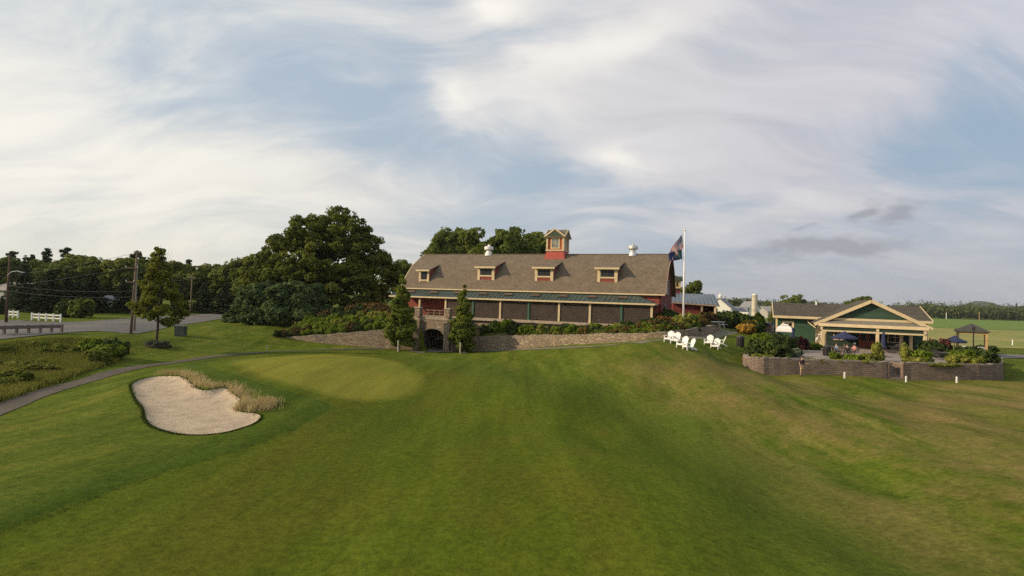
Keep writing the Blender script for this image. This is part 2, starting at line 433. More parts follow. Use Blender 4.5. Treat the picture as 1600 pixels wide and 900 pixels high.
# the fairway fades into the rough on the right, along the trough
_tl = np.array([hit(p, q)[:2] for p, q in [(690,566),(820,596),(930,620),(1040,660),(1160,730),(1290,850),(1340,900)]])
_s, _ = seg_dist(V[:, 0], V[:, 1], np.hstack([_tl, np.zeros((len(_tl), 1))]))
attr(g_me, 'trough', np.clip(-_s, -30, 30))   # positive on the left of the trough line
def m_grass():
    t = NT('mown_grass'); v = coords(t, 'Object')
    at = lambda n: t.n('ShaderNodeAttribute', attribute_name=n).outputs['Fac']
    fine = t.noise(v, 4.5, 6, 0.78); mid = t.noise(v, 1.3, 5, 0.65); big = t.noise(v, 0.16, 4, 0.6); fin2 = t.noise(v, 34, 3, 0.7)
    def streak(rot, sx_, sy_, sc_, det):
        m_ = t.n('ShaderNodeMapping'); m_.inputs['Rotation'].default_value = (0, 0, math.radians(rot)); m_.inputs['Scale'].default_value = (sx_, sy_, 1); t.l(v, m_.inputs[0])
        return t.noise(m_.outputs[0], sc_, det, 0.65)
    s1 = streak(14, 1.0, 0.16, 1.1, 6); s2 = streak(-24, 1.0, 0.22, 0.5, 5)
    mid = t.math('ADD', t.math('MULTIPLY', mid, 0.35), t.math('ADD', t.math('MULTIPLY', s1, 0.35), t.math('MULTIPLY', s2, 0.30)))
    big = t.math('ADD', t.math('MULTIPLY', big, 0.5), t.math('MULTIPLY', streak(8, 1.0, 0.3, 0.22, 4), 0.5))
    # mowing bands, slightly bent
    mp = t.n('ShaderNodeMapping'); mp.inputs['Rotation'].default_value = (0, 0, math.radians(52)); mp.inputs['Scale'].default_value = (0.55, 0.05, 1); t.l(v, mp.inputs[0])
    band = t.noise(mp.outputs[0], 1.0, 4, 0.6)
    rough = t.ramp(mid, [(0.38, (0.046, 0.078, 0.007)), (0.50, (0.076, 0.108, 0.012)), (0.62, (0.125, 0.136, 0.023))])
    dry = t.ramp(t.math('ADD', t.math('MULTIPLY', big, 0.65), t.math('MULTIPLY', mid, 0.35)), [(0.43, 0.0), (0.56, 0.9)])
    sx = t.n('ShaderNodeSeparateXYZ'); t.l(v, sx.inputs[0])
    right = t.math('MULTIPLY', t.math('SUBTRACT', sx.outputs[0], 5), 0.13, clamp=True)
    nearf = t.math('SUBTRACT', 1.0, t.math('MULTIPLY', t.math('SUBTRACT', sx.outputs[1], 40), 0.08, clamp=True))
    rough = t.mix(t.math('MULTIPLY', dry, t.math('MULTIPLY', right, nearf)), rough, (0.160, 0.128, 0.050))
    fair = t.ramp(mid, [(0.38, (0.052, 0.086, 0.006)), (0.62, (0.080, 0.108, 0.010))])
    fair = t.mix(t.ramp(big, [(0.46, 0.0), (0.6, 0.6)]), fair, (0.092, 0.096, 0.012))
    green = t.ramp(big, [(0.38, (0.115, 0.140, 0.019)), (0.62, (0.160, 0.165, 0.026))])
    wob = t.math('MULTIPLY', t.math('SUBTRACT', mid, 0.5), 0.25)
    fm = t.math('MULTIPLY', t.math('ADD', at('fair'), t.math('ADD', wob, 0.08)), 6.0, clamp=True)
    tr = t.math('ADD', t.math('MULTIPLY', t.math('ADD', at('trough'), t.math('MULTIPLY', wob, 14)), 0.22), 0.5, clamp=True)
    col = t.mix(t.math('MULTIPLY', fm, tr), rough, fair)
    gm = t.math('MULTIPLY', t.math('ADD', at('green'), t.math('MULTIPLY', wob, 4)), 0.9, clamp=True)
    col = t.mix(gm, col, green)
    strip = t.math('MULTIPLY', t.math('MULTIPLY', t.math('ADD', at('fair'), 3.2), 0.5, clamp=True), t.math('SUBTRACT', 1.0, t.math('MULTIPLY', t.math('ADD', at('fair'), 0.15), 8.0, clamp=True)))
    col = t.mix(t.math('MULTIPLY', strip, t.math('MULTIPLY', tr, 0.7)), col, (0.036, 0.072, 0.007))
    trough_shade = t.math('SUBTRACT', 1.0, t.math('MULTIPLY', t.math('ABSOLUTE', t.math('ADD', at('trough'), t.math('MULTIPLY', wob, 10))), 0.2), clamp=True)  # shade of the swale put into the colour as a darker green band
    col = t.mix(t.math('MULTIPLY', trough_shade, 0.6), col, (0.050, 0.084, 0.010))
    bl = t.ramp(band, [(0.38, 0.80), (0.62, 1.14)])
    col = t.mix(0.75, col, bl, 'MULTIPLY')
    fl = t.ramp(t.math('ADD', t.math('MULTIPLY', fine, 0.65), t.math('MULTIPLY', fin2, 0.35)), [(0.36, 0.50), (0.64, 1.42)])
    soft = t.math('SUBTRACT', 0.9, t.math('MULTIPLY', gm, 0.55))
    col = t.mix(soft, col, fl, 'MULTIPLY')
    hgt = t.math('ADD', t.math('MULTIPLY', fine, 0.7), t.math('MULTIPLY', mid, 0.8))
    col = t.mix(1.0, col, (1.24, 1.14, 1.05), 'MULTIPLY')
    b = t.bsdf(col, 0.95, bump=hgt, dist=0.09, strength=0.7, spec=0.04)
    return t.done(b.outputs[0])
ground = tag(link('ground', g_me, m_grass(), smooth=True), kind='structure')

def clip_poly(poly, x0, x1, y0, y1):
    for ax, lim, sgn in ((0, x0, 1), (0, x1, -1), (1, y0, 1), (1, y1, -1)):
        out = []
        for i in range(len(poly)):
            a = poly[i]; b = poly[(i + 1) % len(poly)]
            da = (a[ax] - lim) * sgn; db = (b[ax] - lim) * sgn
            if da >= 0: out.append(a)
            if (da >= 0) != (db >= 0):
                t = da / (da - db); out.append((a[0] + (b[0] - a[0]) * t, a[1] + (b[1] - a[1]) * t))
        poly = out
        if not poly: return []
    return poly
def sheet(name, poly, m, off=0.03, res=0.5, zfun=None):
    """flat surfacing laid over the ground, following it"""
    poly = [(float(p[0]), float(p[1])) for p in poly]
    xs = [p[0] for p in poly]; ys = [p[1] for p in poly]
    X = np.arange(min(xs), max(xs) + res, res); Y = np.arange(min(ys), max(ys) + res, res)
    cx, cy = np.meshgrid(X[:-1] + res / 2 if len(X) > 1 else X + res / 2, Y[:-1] + res / 2 if len(Y) > 1 else Y + res / 2)
    sd = poly_sd(cx.ravel(), cy.ravel(), poly).reshape(cx.shape)
    vid = {}; vs = []; fs = []
    def vi(p):
        k = (round(p[0], 4), round(p[1], 4))
        if k not in vid: vid[k] = len(vs); vs.append(k)
        return vid[k]
    for j in range(cx.shape[0]):
        for i in range(cx.shape[1]):
            s = sd[j, i]
            if s < -res * 0.75: continue
            x0 = X[i]; y0 = Y[j]; x1 = x0 + res; y1 = y0 + res
            pl = [(x0, y0), (x1, y0), (x1, y1), (x0, y1)] if s > res * 0.75 else clip_poly(poly, x0, x1, y0, y1)
            f = []
            for p in pl:
                k = vi(p)
                if k not in f: f.append(k)
            if len(f) >= 3: fs.append(f)
    va = np.array(vs); z = (zfun or H)(va[:, 0], va[:, 1]) + off
    me = bpy.data.meshes.new(name); me.from_pydata([(a[0], a[1], c) for a, c in zip(va, z)], [], fs)
    me.update()
    bm = bmesh.new(); bm.from_mesh(me)
    for f in bm.faces:
        f.normal_update()
        if f.normal.z < 0: f.normal_flip()
    bm.to_mesh(me); bm.free()
    return tag(link(name, me, m, smooth=True), kind='structure')
def strip_poly(pts, w):
    """polygon of a path of given width(s) along points"""
    p = [np.array(q[:2], float) for q in pts]
    if isinstance(w, (int, float)): w = [w] * len(p)
    L = []; R = []
    for i in range(len(p)):
        d = p[min(i + 1, len(p) - 1)] - p[max(i - 1, 0)]; d /= np.linalg.norm(d); n = np.array([-d[1], d[0]])
        L.append(p[i] + n * w[i] / 2); R.append(p[i] - n * w[i] / 2)
    return L + R[::-1]
def m_ground2(name, stops, s1, s2, bump=0.02, rough=0.95, spec=0.15):
    t = NT(name); v = coords(t)
    n1 = t.noise(v, s1, 5, 0.6); n2 = t.noise(v, s2, 5, 0.7)
    col = t.ramp(t.math('ADD', t.math('MULTIPLY', n1, 0.55), t.math('MULTIPLY', n2, 0.45)), stops)
    b = t.bsdf(col, rough, bump=n2, dist=bump, strength=0.6, spec=spec)
    return t.done(b.outputs[0])
sand_m = m_ground2('bunker_sand', [(0.34, (0.29, 0.225, 0.155)), (0.5, (0.41, 0.33, 0.235)), (0.66, (0.50, 0.41, 0.295))], 1.6, 6, 0.12)
asph_m = m_ground2('asphalt', [(0.35, (0.095, 0.092, 0.090)), (0.65, (0.155, 0.148, 0.14))], 0.12, 4, 0.01)
path_m = m_ground2('cart_path_gravel', [(0.35, (0.065, 0.055, 0.044)), (0.65, (0.125, 0.105, 0.085))], 0.5, 6, 0.02)
sheet('bunker_sand', BUNK, sand_m, 0.035, 0.28)
lp = [hit(*q) for q in [(-60,662),(0,640),(50,620),(100,604),(160,587),(230,571.5),(330,557.5),(430,549.5),(520,546.5),(600,545)]]
sheet('cart_path', strip_poly(lp, [1.5] * 4 + [1.4] * 2 + [1.3] * 4), path_m, 0.03, 0.5)
apron = [hit(*q) for q in [(622,548),(612,544.5),(655,540.5),(664,538.5)]] + [np.array([*(BO + np.array([math.cos(TH) * lx + math.sin(TH) * ly, -math.sin(TH) * lx + math.cos(TH) * ly]))]) for lx, ly in ((TX - 1.5, -4.5), (TX - 1.5, 11.3), (TX + 1.5, 11.3), (TX + 1.5, -4.5))] + [hit(*q) for q in [(727,541.5),(737,549),(690,551)]]
sheet('tunnel_driveway', apron, m_ground2('driveway_gravel', [(0.35, (0.10, 0.082, 0.066)), (0.65, (0.20, 0.165, 0.135))], 0.5, 6), 0.05, 0.5)
rp = [hit(*q) for q in [(738,548),(800,547),(880,543.5),(950,539.5),(1010,535),(1050,531),(1085,527.5),(1115,522.5),(1140,517)]]
sheet('garden_path', strip_poly(rp, [1.3] * 6 + [1.8, 2.2, 2.4]), m_ground2('path_dust', [(0.35, (0.12, 0.12, 0.075)), (0.65, (0.20, 0.18, 0.13))], 0.5, 5), 0.03, 0.5)
rd = [np.array(q) for q in [(-44.9, 20), (-44.5, 48), (-43.2, 61), (-44.2, 75), (-50, 102), (-60, 140), (-86, 240), (-140, 420), (-160, 420), (-105, 240), (-74, 140), (-60, 119), (-60, 93), (-57.5, 73), (-60, 71.5), (-85, 74), (-200, 80), (-200, 69), (-90, 63), (-70, 55), (-66, 40), (-64, 20)]]
sheet('road', rd, asph_m, 0.05, 2.0)
pk = [np.array(q) for q in [(27, 77), (33, 82), (46, 92), (60, 110), (58, 140), (44, 140), (38, 108), (24, 92)]]
sheet('parking_lot', pk, asph_m, 0.06, 2.0)
rr = [np.array(q) for q in [(54, 66), (66, 70), (100, 82), (160, 100)]]
sheet('service_road', strip_poly(rr, [4, 4.5, 5, 6]), m_ground2('pale_road', [(0.35, (0.14, 0.12, 0.12)), (0.65, (0.22, 0.19, 0.18))], 0.2, 3), 0.05, 1.5)
field_m = m_ground2('meadow', [(0.32, (0.13, 0.18, 0.025)), (0.46, (0.19, 0.215, 0.045)), (0.57, (0.30, 0.255, 0.09)), (0.66, (0.16, 0.21, 0.04))], 0.045, 0.6, 0.1)
crop_m = m_ground2('crop', [(0.35, (0.11, 0.175, 0.028)), (0.65, (0.145, 0.21, 0.036))], 0.02, 0.5, 0.1)
sheet('meadow', [np.array(q) for q in [(52, 88), (110, 92), (190, 100), (300, 220), (110, 220), (70, 150)]], field_m, 0.04, 4.0)
sheet('crop_field', [np.array(q) for q in [(60, 223), (302, 223), (700, 560), (150, 560)]], crop_m, 0.05, 10.0)
mk_w = mat('road_paint', (0.7, 0.7, 0.66), 0.7, 0.12); mk_y = mat('road_paint_yellow', (0.26, 0.20, 0.07), 0.8, 0.3)
sheet('road_centre_line', strip_poly([np.array(q) for q in [(-54.0, 30), (-53.6, 48), (-52.8, 61), (-53.2, 75), (-57, 100), (-66, 140)]], 0.3), mk_y, 0.056, 1.0)
0 and sheet('road_edge_line', strip_poly([np.array(q) for q in [(-45.6, 30), (-45.3, 48), (-44.0, 61), (-45.0, 75), (-50.8, 102)]], 0.2), mk_w, 0.056, 1.0)
pave_m = m_ground2('patio_paving', [(0.35, (0.20, 0.165, 0.14)), (0.65, (0.33, 0.285, 0.25))], 0.6, 7, 0.02)
_a, _b = PATIO[NL - 1], PATIO[NL]; _d = (_b - _a) / np.linalg.norm(_b - _a); _nb = np.array([-_d[1], _d[0]]) * 1.62
_ins = [np.array(p) for p in PATIO[:NL - 1]] + [_a - _d * .12, _a + _nb, _b + _nb, _b + _d * .12] + [np.array(p) for p in PATIO[NL + 1:]]
_c = np.mean(_ins, axis=0)
sheet('patio_paving', [p + (_c - p) / np.linalg.norm(_c - p) * (0.0 if NL - 2 < i < NL + 3 else 0.2) for i, p in enumerate(_ins)], pave_m, 0.0, 1.0, zfun=lambda x, y: np.full(x.shape, PZ))
# low hills on the horizon
hm = m_ground2('far_hill', [(0.4, (0.06, 0.085, 0.06)), (0.6, (0.085, 0.105, 0.07))], 0.004, 0.02, 0.5)
def hill(az0, az1, r, top, seed):
    n = 60; rs = np.random.RandomState(seed); v = []; f = []
    for i in range(n + 1):
        a = math.radians(az0 + (az1 - az0) * i / n)
        hh = top * (math.sin(math.pi * i / n) ** 0.8) * (0.8 + 0.2 * math.sin(i * 0.5 + seed) + 0.06 * rs.rand())
        for rr_, zz in ((r, 0), (r * 1.06, hh * 0.75), (r * 1.12, hh), (r * 1.3, 0)): v.append((math.sin(a) * rr_, math.cos(a) * rr_, zz))
    for i in range(n):
        for k in range(3): f.append((i * 4 + k, i * 4 + 4 + k, i * 4 + 5 + k, i * 4 + 1 + k))
    me = bpy.data.meshes.new('hills'); me.from_pydata(v, [], f)
    tag(link('hills', me, hm, smooth=True), kind='structure')
hill(33, 50, 1500, 35, 1); hill(14, 36, 1560, 30, 2)
# ------------------------------------------------------------------ barn clubhouse
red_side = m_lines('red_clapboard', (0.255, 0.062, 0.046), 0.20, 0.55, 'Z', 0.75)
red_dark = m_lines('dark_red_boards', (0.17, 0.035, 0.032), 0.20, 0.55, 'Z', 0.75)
red_paint = mat('red_metal', (0.36, 0.065, 0.045), 0.5, 0.10, 1.5)
cream = mat('cream_trim', (0.60, 0.475, 0.285), 0.7, 0.12, 1.2)
cream2 = mat('pale_cream_trim', (0.70, 0.55, 0.33), 0.7, 0.12, 1.2)
shing = m_brick('asphalt_shingles', (0.165, 0.125, 0.085), (0.225, 0.175, 0.125), (0.125, 0.095, 0.065), 0.30, 0.15, 0.012, 'XZ', 0.95, 0.02)
green_metal = mat('green_metal_roof', (0.070, 0.098, 0.080), 0.42, 0.16, 0.8, 0.35)
green_post = mat('green_paint', (0.045, 0.115, 0.070), 0.6, 0.1)
blue_metal = mat('blue_grey_metal_roof', (0.16, 0.19, 0.22), 0.45, 0.1, 0.8, 0.3)
white_p = mat('white_paint', (0.78, 0.77, 0.74), 0.55, 0.06, 2)
galv = mat('galvanised', (0.62, 0.62, 0.60), 0.4, 0.12, 2, 0.6)
wood = mat('brown_wood', (0.20, 0.11, 0.055), 0.7, 0.2, 4)
dark_m = mat('black_metal', (0.025, 0.025, 0.027), 0.5, 0.2)
brown_wall = m_lines('brown_screen_wall', (0.135, 0.082, 0.066), 0.9, 0.6, 'X', 0.85, 0.08)
stone_cols = [(0.28, 0.21, 0.14), (0.40, 0.31, 0.20), (0.34, 0.24, 0.165), (0.44, 0.36, 0.245), (0.30, 0.23, 0.18), (0.39, 0.285, 0.18)]
stone_m = m_stone('fieldstone', stone_cols, 2.0)
cap_m = m_stone('capstone', [(0.28, 0.23, 0.17), (0.38, 0.32, 0.24)], 0.9, 1.0)
def m_glass(name, c=(0.015, 0.018, 0.02), rough=0.25):
    t = NT(name); v = coords(t)
    n = t.noise(v, 1.5, 2)
    b = t.bsdf(t.ramp(n, [(0.3, c), (0.7, tuple(x * 2.2 for x in c))]), rough, spec=0.2, bump=n, dist=0.01, strength=0.15)
    return t.done(b.outputs[0])
glass = m_glass('window_glass'); pale_glass = m_glass('pale_glass', (0.12, 0.14, 0.14), 0.12)
BL = 36.0
barn = thing('barn', 'long red barn clubhouse with tan shingled gambrel roof, four dormers and red cupola', 'barn', (BO[0], BO[1], BFZ), -TH)
PROF = [(-0.45, 3.70), (0.55, 4.95), (1.6, 6.12), (2.75, 7.2), (4.4, 8.22), (6.0, 9.05)]
PROF2 = PROF + [(12 - y, z) for y, z in PROF[-2::-1]]
def roof_z(y): return float(np.interp(y, [p[0] for p in PROF], [p[1] for p in PROF]))
mb = MB(); n = len(PROF2)
for (y0, z0), (y1, z1) in zip(PROF2[:-1], PROF2[1:]):
    dn = Vector((0, -(z1 - z0), y1 - y0)).normalized()
    mb.slab([(-0.5, y0, z0), (BL + 0.5, y0, z0), (BL + 0.5, y1, z1), (-0.5, y1, z1)], 0.16)
roof = mb.build('roof', shing, barn)
MB().box(-0.5, BL + 0.5, 5.86, 6.14, 9.0, 9.12).build('ridge_cap', mat('ridge_cap_brown', (0.14, 0.11, 0.085), 0.9), roof)
wall = MB()
wall.box(0.0, BL, 0.0, 0.2, -0.2, 3.85).box(0.0, BL, 11.8, 12.0, -3, 3.85)
gp = [(0.0, -3.0)] + [(y + 0.03, z - 0.2) for y, z in PROF2 if 0.2 < y < 11.8] + [(12.0, -3.0)]
gp = [(0.0, -3.0), (0.0, 4.0)] + [(y, z - 0.2) for y, z in PROF2 if 0.2 < y < 11.8] + [(12.0, 4.0), (12.0, -3.0)]
wall.prism(gp, 'x', 0.0, 0.2)
wall.build('wall', red_side, barn)
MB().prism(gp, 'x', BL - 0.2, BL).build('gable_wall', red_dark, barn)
# eaves board and rake boards
MB().box(-0.5, BL + 0.5, -0.52, -0.452, 3.58, 3.72).build('eaves_board', cream2, barn)
for xx in (-0.58, BL + 0.502):
    mb = MB()
    for (y0, z0), (y1, z1) in zip(PROF2[:-1], PROF2[1:]):
        mb.slab([(xx, y0, z0 + 0.02), (xx + 0.078, y0, z0 + 0.02), (xx + 0.078, y1, z1 + 0.02), (xx, y1, z1 + 0.02)], 0.26)
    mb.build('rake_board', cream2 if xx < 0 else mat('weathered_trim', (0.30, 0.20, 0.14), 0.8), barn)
# gable windows (right end)
def window(parent, x0, x1, z0, z1, y, fm, gm, name='window', fw=0.14, cross=True, thick=0.06, face='-y'):
    """framed window on a wall plane; face '-y' looks towards local -y, '+x' towards +x"""
    def bx(m_, a0, a1, d0, d1, b0, b1):
        if face == '-y': m_.box(a0, a1, y - d1, y - d0, b0, b1)
        else: m_.box(y + d0, y + d1, a0, a1, b0, b1)
    m = MB()
    bx(m, x0 - fw, x0, 0, thick, z0 - fw, z1 + fw); bx(m, x1, x1 + fw, 0, thick, z0 - fw, z1 + fw)
    bx(m, x0, x1, 0, thick, z1, z1 + fw); bx(m, x0, x1, 0, thick, z0 - fw, z0)
    w = m.build(name, fm, parent)
    p = MB(); bx(p, x0, x1, 0.004, 0.02, z0, z1); p.build('pane', gm, w)
    if cross:
        c = MB(); xm = (x0 + x1) / 2; zm = (z0 + z1) / 2
        bx(c, xm - 0.03, xm + 0.03, 0.022, 0.04, z0, z1); bx(c, x0, xm - 0.03, 0.022, 0.04, zm - 0.02, zm + 0.02); bx(c, xm + 0.03, x1, 0.022, 0.04, zm - 0.02, zm + 0.02)
        c.build('glazing_bar', fm, w)
    return w
gtrim = mat('mauve_trim', (0.26, 0.19, 0.17), 0.7)
window(barn, 4.2, 7.8, 3.9, 5.6, BL, gtrim, pale_glass, face='+x', thick=0.08)
window(barn, 3.2, 5.0, 0.9, 2.4, BL, gtrim, glass, face='+x', thick=0.08)
# dormers
DORM = [(2.95, 1.6, ''), (12.5, 2.5, ''), (20.9, 2.5, ''), (29.3, 2.5, '')]
for i, (xc, w, _) in enumerate(DORM):
    yf = 0.72 if i else 0.35                       # face of the dormer
    zb = roof_z(yf) + 0.0; zt = zb + (1.75 if i else 1.65)
    x0, x1 = xc - w / 2, xc + w / 2
    d = MB(); back = float(np.interp(zt + 0.75, [p[1] for p in PROF], [p[0] for p in PROF]))
    # cheeks and front
    d.prism([(yf, zb - 0.3), (back, zt + 0.3), (back, zt + 0.7), (yf, zt)], 'x', x0, x0 + 0.12)
    d.prism([(yf, zb - 0.3), (back, zt + 0.3), (back, zt + 0.7), (yf, zt)], 'x', x1 - 0.12, x1)
    d.box(x0 + 0.12, x1 - 0.12, yf, yf + 0.12, zb - 0.3, zt)
    dm = d.build('dormer', red_side, barn)
    MB().slab([(x0 - 0.3, yf - 0.45, zt + 0.0), (x1 + 0.3, yf - 0.45, zt + 0.0), (x1 + 0.3, back + 0.25, zt + 0.98), (x0 - 0.3, back + 0.25, zt + 0.98)], 0.12).build('dormer_roof', shing, dm)
    MB().box(x0 - 0.32, x1 + 0.32, yf - 0.53, yf - 0.455, zt - 0.2, zt + 0.03).build('dormer_fascia', cream, dm)
    pw = 0.34 if i else 0.26
    for a, b in ((x0 - 0.03, x0 + pw), (x1 - pw, x1 + 0.03)):
        MB().box(a, b, yf - 0.07, yf - 0.003, zb - 0.05, zt - 0.05).build('corner_board', cream, dm)
    z0 = zb + (0.62 if i else 0.28)
    m = MB().box(x0 + pw, x1 - pw, yf - 0.06, yf - 0.004, z0 - 0.2, z0).box(x0 + pw, x1 - pw, yf - 0.06, yf - 0.004, zt - 0.26, zt - 0.06).box(x0 + pw, x0 + pw + 0.04, yf - 0.058, yf - 0.006, z0 - 0.01, zt - 0.25).box(x1 - pw - 0.04, x1 - pw, yf - 0.058, yf - 0.006, z0 - 0.01, zt - 0.25)
    wd = m.build('dormer_window', cream, dm)
    MB().box(x0 + pw, x1 - pw, yf - 0.035, yf - 0.005, z0, zt - 0.26).build('pane', glass, wd)
    for k in (1, 2, 3) if i else (1,):
        xm = x0 + pw + (x1 - x0 - 2 * pw) * k / (4 if i else 2); g = MB()
        g.box(xm - 0.025, xm + 0.025, yf - 0.05, yf - 0.037, z0, zt - 0.26)
        g.build('glazing_bar', mat('dark_sash', (0.05, 0.035, 0.03), 0.6), wd)
# cupola
cx, cy, cz = 21.0, 6.0, 8.55
cu = MB().add([(cx - 1.55, cy - 1.55, cz - 0.55), (cx + 1.55, cy - 1.55, cz - 0.55), (cx + 1.55, cy + 1.55, cz - 0.55), (cx - 1.55, cy + 1.55, cz - 0.55),
               (cx - 1.22, cy - 1.22, cz + 0.85), (cx + 1.22, cy - 1.22, cz + 0.85), (cx + 1.22, cy + 1.22, cz + 0.85), (cx - 1.22, cy + 1.22, cz + 0.85)],
              [(0, 1, 5, 4), (1, 2, 6, 5), (2, 3, 7, 6), (3, 0, 4, 7), (4, 5, 6, 7), (3, 2, 1, 0)]).build('cupola', red_paint, barn)
red_cu = mat('orange_red_paint', (0.40, 0.095, 0.040), 0.65, 0.12)
MB().box(cx - 1.12, cx + 1.12, cy - 1.12, cy + 1.12, cz + 0.85, cz + 2.85).build('cupola_box', red_cu, cu)
tr = MB()
for sx in (-1, 1):
    for sy in (-1, 1):
        tr.box(cx + sx * 1.16 - 0.12, cx + sx * 1.16 + 0.12, cy + sy * 1.16 - 0.12, cy + sy * 1.16 + 0.12, cz + 1.06, cz + 2.7)
tr.box(cx - 1.34, cx + 1.34, cy - 1.34, cy + 1.34, cz + 0.86, cz + 1.05)
tr.box(cx - 1.4, cx + 1.4, cy - 1.4, cy + 1.4, cz + 2.71, cz + 2.95)
tr.build('cupola_trim', cream, cu)
w1 = window(cu, cx - 0.5, cx + 0.5, cz + 1.35, cz + 2.55, cy - 1.121, cream, pale_glass, 'cupola_window', 0.15, True)
w2 = window(cu, cy - 0.5, cy + 0.5, cz + 1.35, cz + 2.55, cx + 1.121, cream, pale_glass, 'cupola_window', 0.15, True, face='+x')
rz0, rz1 = cz + 2.95, cz + 3.95
rf = MB()
for q in ([(cx - 1.75, cy - 0.0, 0), ], ):
    pass
e = 1.55
# two crossing gables
rf.prism([(cx - e, rz0 - 0.12), (cx + e, rz0 - 0.12), (cx, rz1)], 'y', cy - 1.42, cy + 1.42)
rf.prism([(cy - e, rz0 - 0.125), (cy + e, rz0 - 0.125), (cy, rz1 + 0.004)], 'x', cx - 1.425, cx + 1.425)
rfo = rf.build('cupola_roof', green_metal if False else mat('cupola_shingle', (0.13, 0.12, 0.085), 0.9, 0.2), cu)
gb = MB()
for s in (-1, 1):
    for (a, b) in (((cx - e, rz0 - 0.14), (cx, rz1 - 0.02)), ((cx + e, rz0 - 0.14), (cx, rz1 - 0.02))):
        gb.beam((a[0], cy + s * 1.47, a[1]), (b[0], cy + s * 1.47, b[1]), 0.09, 0.2)
        gb.beam((cx + s * 1.475, cy + a[0] - cx, a[1]), (cx + s * 1.475, cy + b[0] - cx, b[1]), 0.09, 0.2)
gb.build('cupola_rake_board', cream, rfo)
MB().prism([(cx - 1.1, rz0 + 0.0), (cx + 1.1, rz0 + 0.0), (cx, rz1 - 0.3)], 'y', cy - 1.44, cy - 1.422).build('cupola_gable', mat('dark_green_gable', (0.05, 0.075, 0.05), 0.7), rfo)
# ridge ventilators
for vx in (10.4, 31.5):
    v = MB().lathe([(0.58, 8.85), (0.50, 9.2), (0.33, 9.55), (0.33, 9.78)], 16, (vx, 6.0, 0)).build('ridge_ventilator', white_p if vx < 20 else galv, barn, smooth=False)
    MB().lathe([(0.60, 9.72), (0.66, 9.80), (0.66, 10.12), (0.60, 10.2), (0.25, 10.24)], 18, (vx, 6.0, 0)).build('ventilator_drum', white_p if vx < 20 else galv, v)
    MB().lathe([(0.20, 10.2), (0.22, 10.42), (0.12, 10.5)], 10, (vx, 6.0, 0)).build('ventilator_cap', white_p if vx < 20 else galv, v)
# porch
pz0, pz1 = 2.58, 3.60
PX1 = BL - 0.35
pr = MB()
pr.slab([(-0.6, -2.95, pz0), (PX1, -2.95, pz0), (PX1 - 2.6, 0.0, pz1), (-0.6, 0.0, pz1)], 0.1)
pr.slab([(PX1, -2.95, pz0), (PX1, 0.0, pz0), (PX1 - 2.6, 0.0, pz1)], 0.1)
pro = pr.build('porch_roof', green_metal, barn)
sm = MB(); x = -0.4
while x < PX1 - 0.2:
    yt = -2.93 + min(1.0, (PX1 - x) / 2.6) * 2.93
    zt = pz0 + (yt + 2.95) / 2.95 * (pz1 - pz0)
    if yt > -2.6: sm.beam((x, -2.93, pz0 + 0.03), (x, yt, zt + 0.03), 0.05, 0.07)
    x += 0.6
sm.build('standing_seam', mat('green_metal_seam', (0.10, 0.135, 0.11), 0.4, 0.1, 1, 0.3), pro)
# curved snow guards / vent hoods on the porch roof
for k in range(9):
    hx = 2.0 + k * 3.7
    hz_ = pz0 + (1.55 / 2.95) * (pz1 - pz0)
    MB().prism([(hx - 0.55, hz_ + 0.0), (hx + 0.75, hz_ + 0.0), (hx + 0.55, hz_ + 0.26), (hx - 0.35, hz_ + 0.22)], 'y', -1.75, -1.15).build('roof_hood', mat('brown_flashing', (0.15, 0.095, 0.07), 0.6), pro)
MB().box(-0.6, PX1 + 0.05, -3.03, -2.952, pz0 - 0.19, pz0 + 0.0).box(PX1 + 0.0, PX1 + 0.05, -2.95, 0, pz0 - 0.19, pz0 + 0.02).build('porch_fascia', cream, barn)
pf = MB().box(-0.2, PX1 - 0.1, -2.7, -0.003, -0.25, 0.0).build('porch_floor', mat('porch_boards', (0.30, 0.235, 0.17), 0.8), barn)
MB().box(-0.4, PX1 + 0.0, -3.0, -2.72, -0.32, 0.03).build('porch_edge', mat('stone_edge', (0.36, 0.29, 0.22), 0.9, 0.2), barn)
MB().box(-0.1, PX1 - 0.2, -2.62, -2.4, -3.2, -0.26).build('foundation', stone_m, barn)
for k, px_ in enumerate([0.1, 4.15, 8.2, 12.3, 16.2, 20.1, 24.1, 28.0, 31.8, 35.3]):
    MB().box(px_ - 0.13, px_ + 0.13, -2.65, -2.39, 0.0, 2.38).build('porch_post', green_post if k in (3, 5, 8) else cream, barn, bevel=0.02)
MB().box(8.9, 35.2, -0.06, -0.004, 0.0, 2.9).build('window_wall', brown_wall, barn)
for k in range(9):
    xx = 10.0 + k * 2.9
    window(barn, xx, xx + 1.5, 0.5, 2.0, -0.062, mat('brown_trim', (0.11, 0.07, 0.05), 0.7), glass, 'porch_window', 0.1, True, 0.04)
# insect screens across the shaded bays: fine dark mesh one sees a little through
def m_screen():
    t = NT('insect_screen'); v = coords(t)
    n = t.noise(v, 1.2, 3)
    b = t.bsdf(t.ramp(n, [(0.3, (0.075, 0.058, 0.048)), (0.7, (0.11, 0.085, 0.07))]), 0.8, spec=0.2)
    tr_ = t.n('ShaderNodeBsdfTransparent'); mx = t.n('ShaderNodeMixShader'); mx.inputs[0].default_value = 0.5
    t.l(tr_.outputs[0], mx.inputs[1]); t.l(b.outputs[0], mx.inputs[2]); return t.done(mx.outputs[0])
scr = m_screen()
xs_ = [8.2, 12.3, 16.2, 20.1, 24.1, 28.0, 31.8, 35.3]
for a, b in zip(xs_[:-1], xs_[1:]):
    MB().box(a + 0.14, b - 0.14, -2.54, -2.53, 0.06, 2.34).build('insect_screen', scr, barn)
MB().box(-0.2, 0.0, -2.65, 0, -3.2, 0.0).build('foundation_end', stone_m, barn)

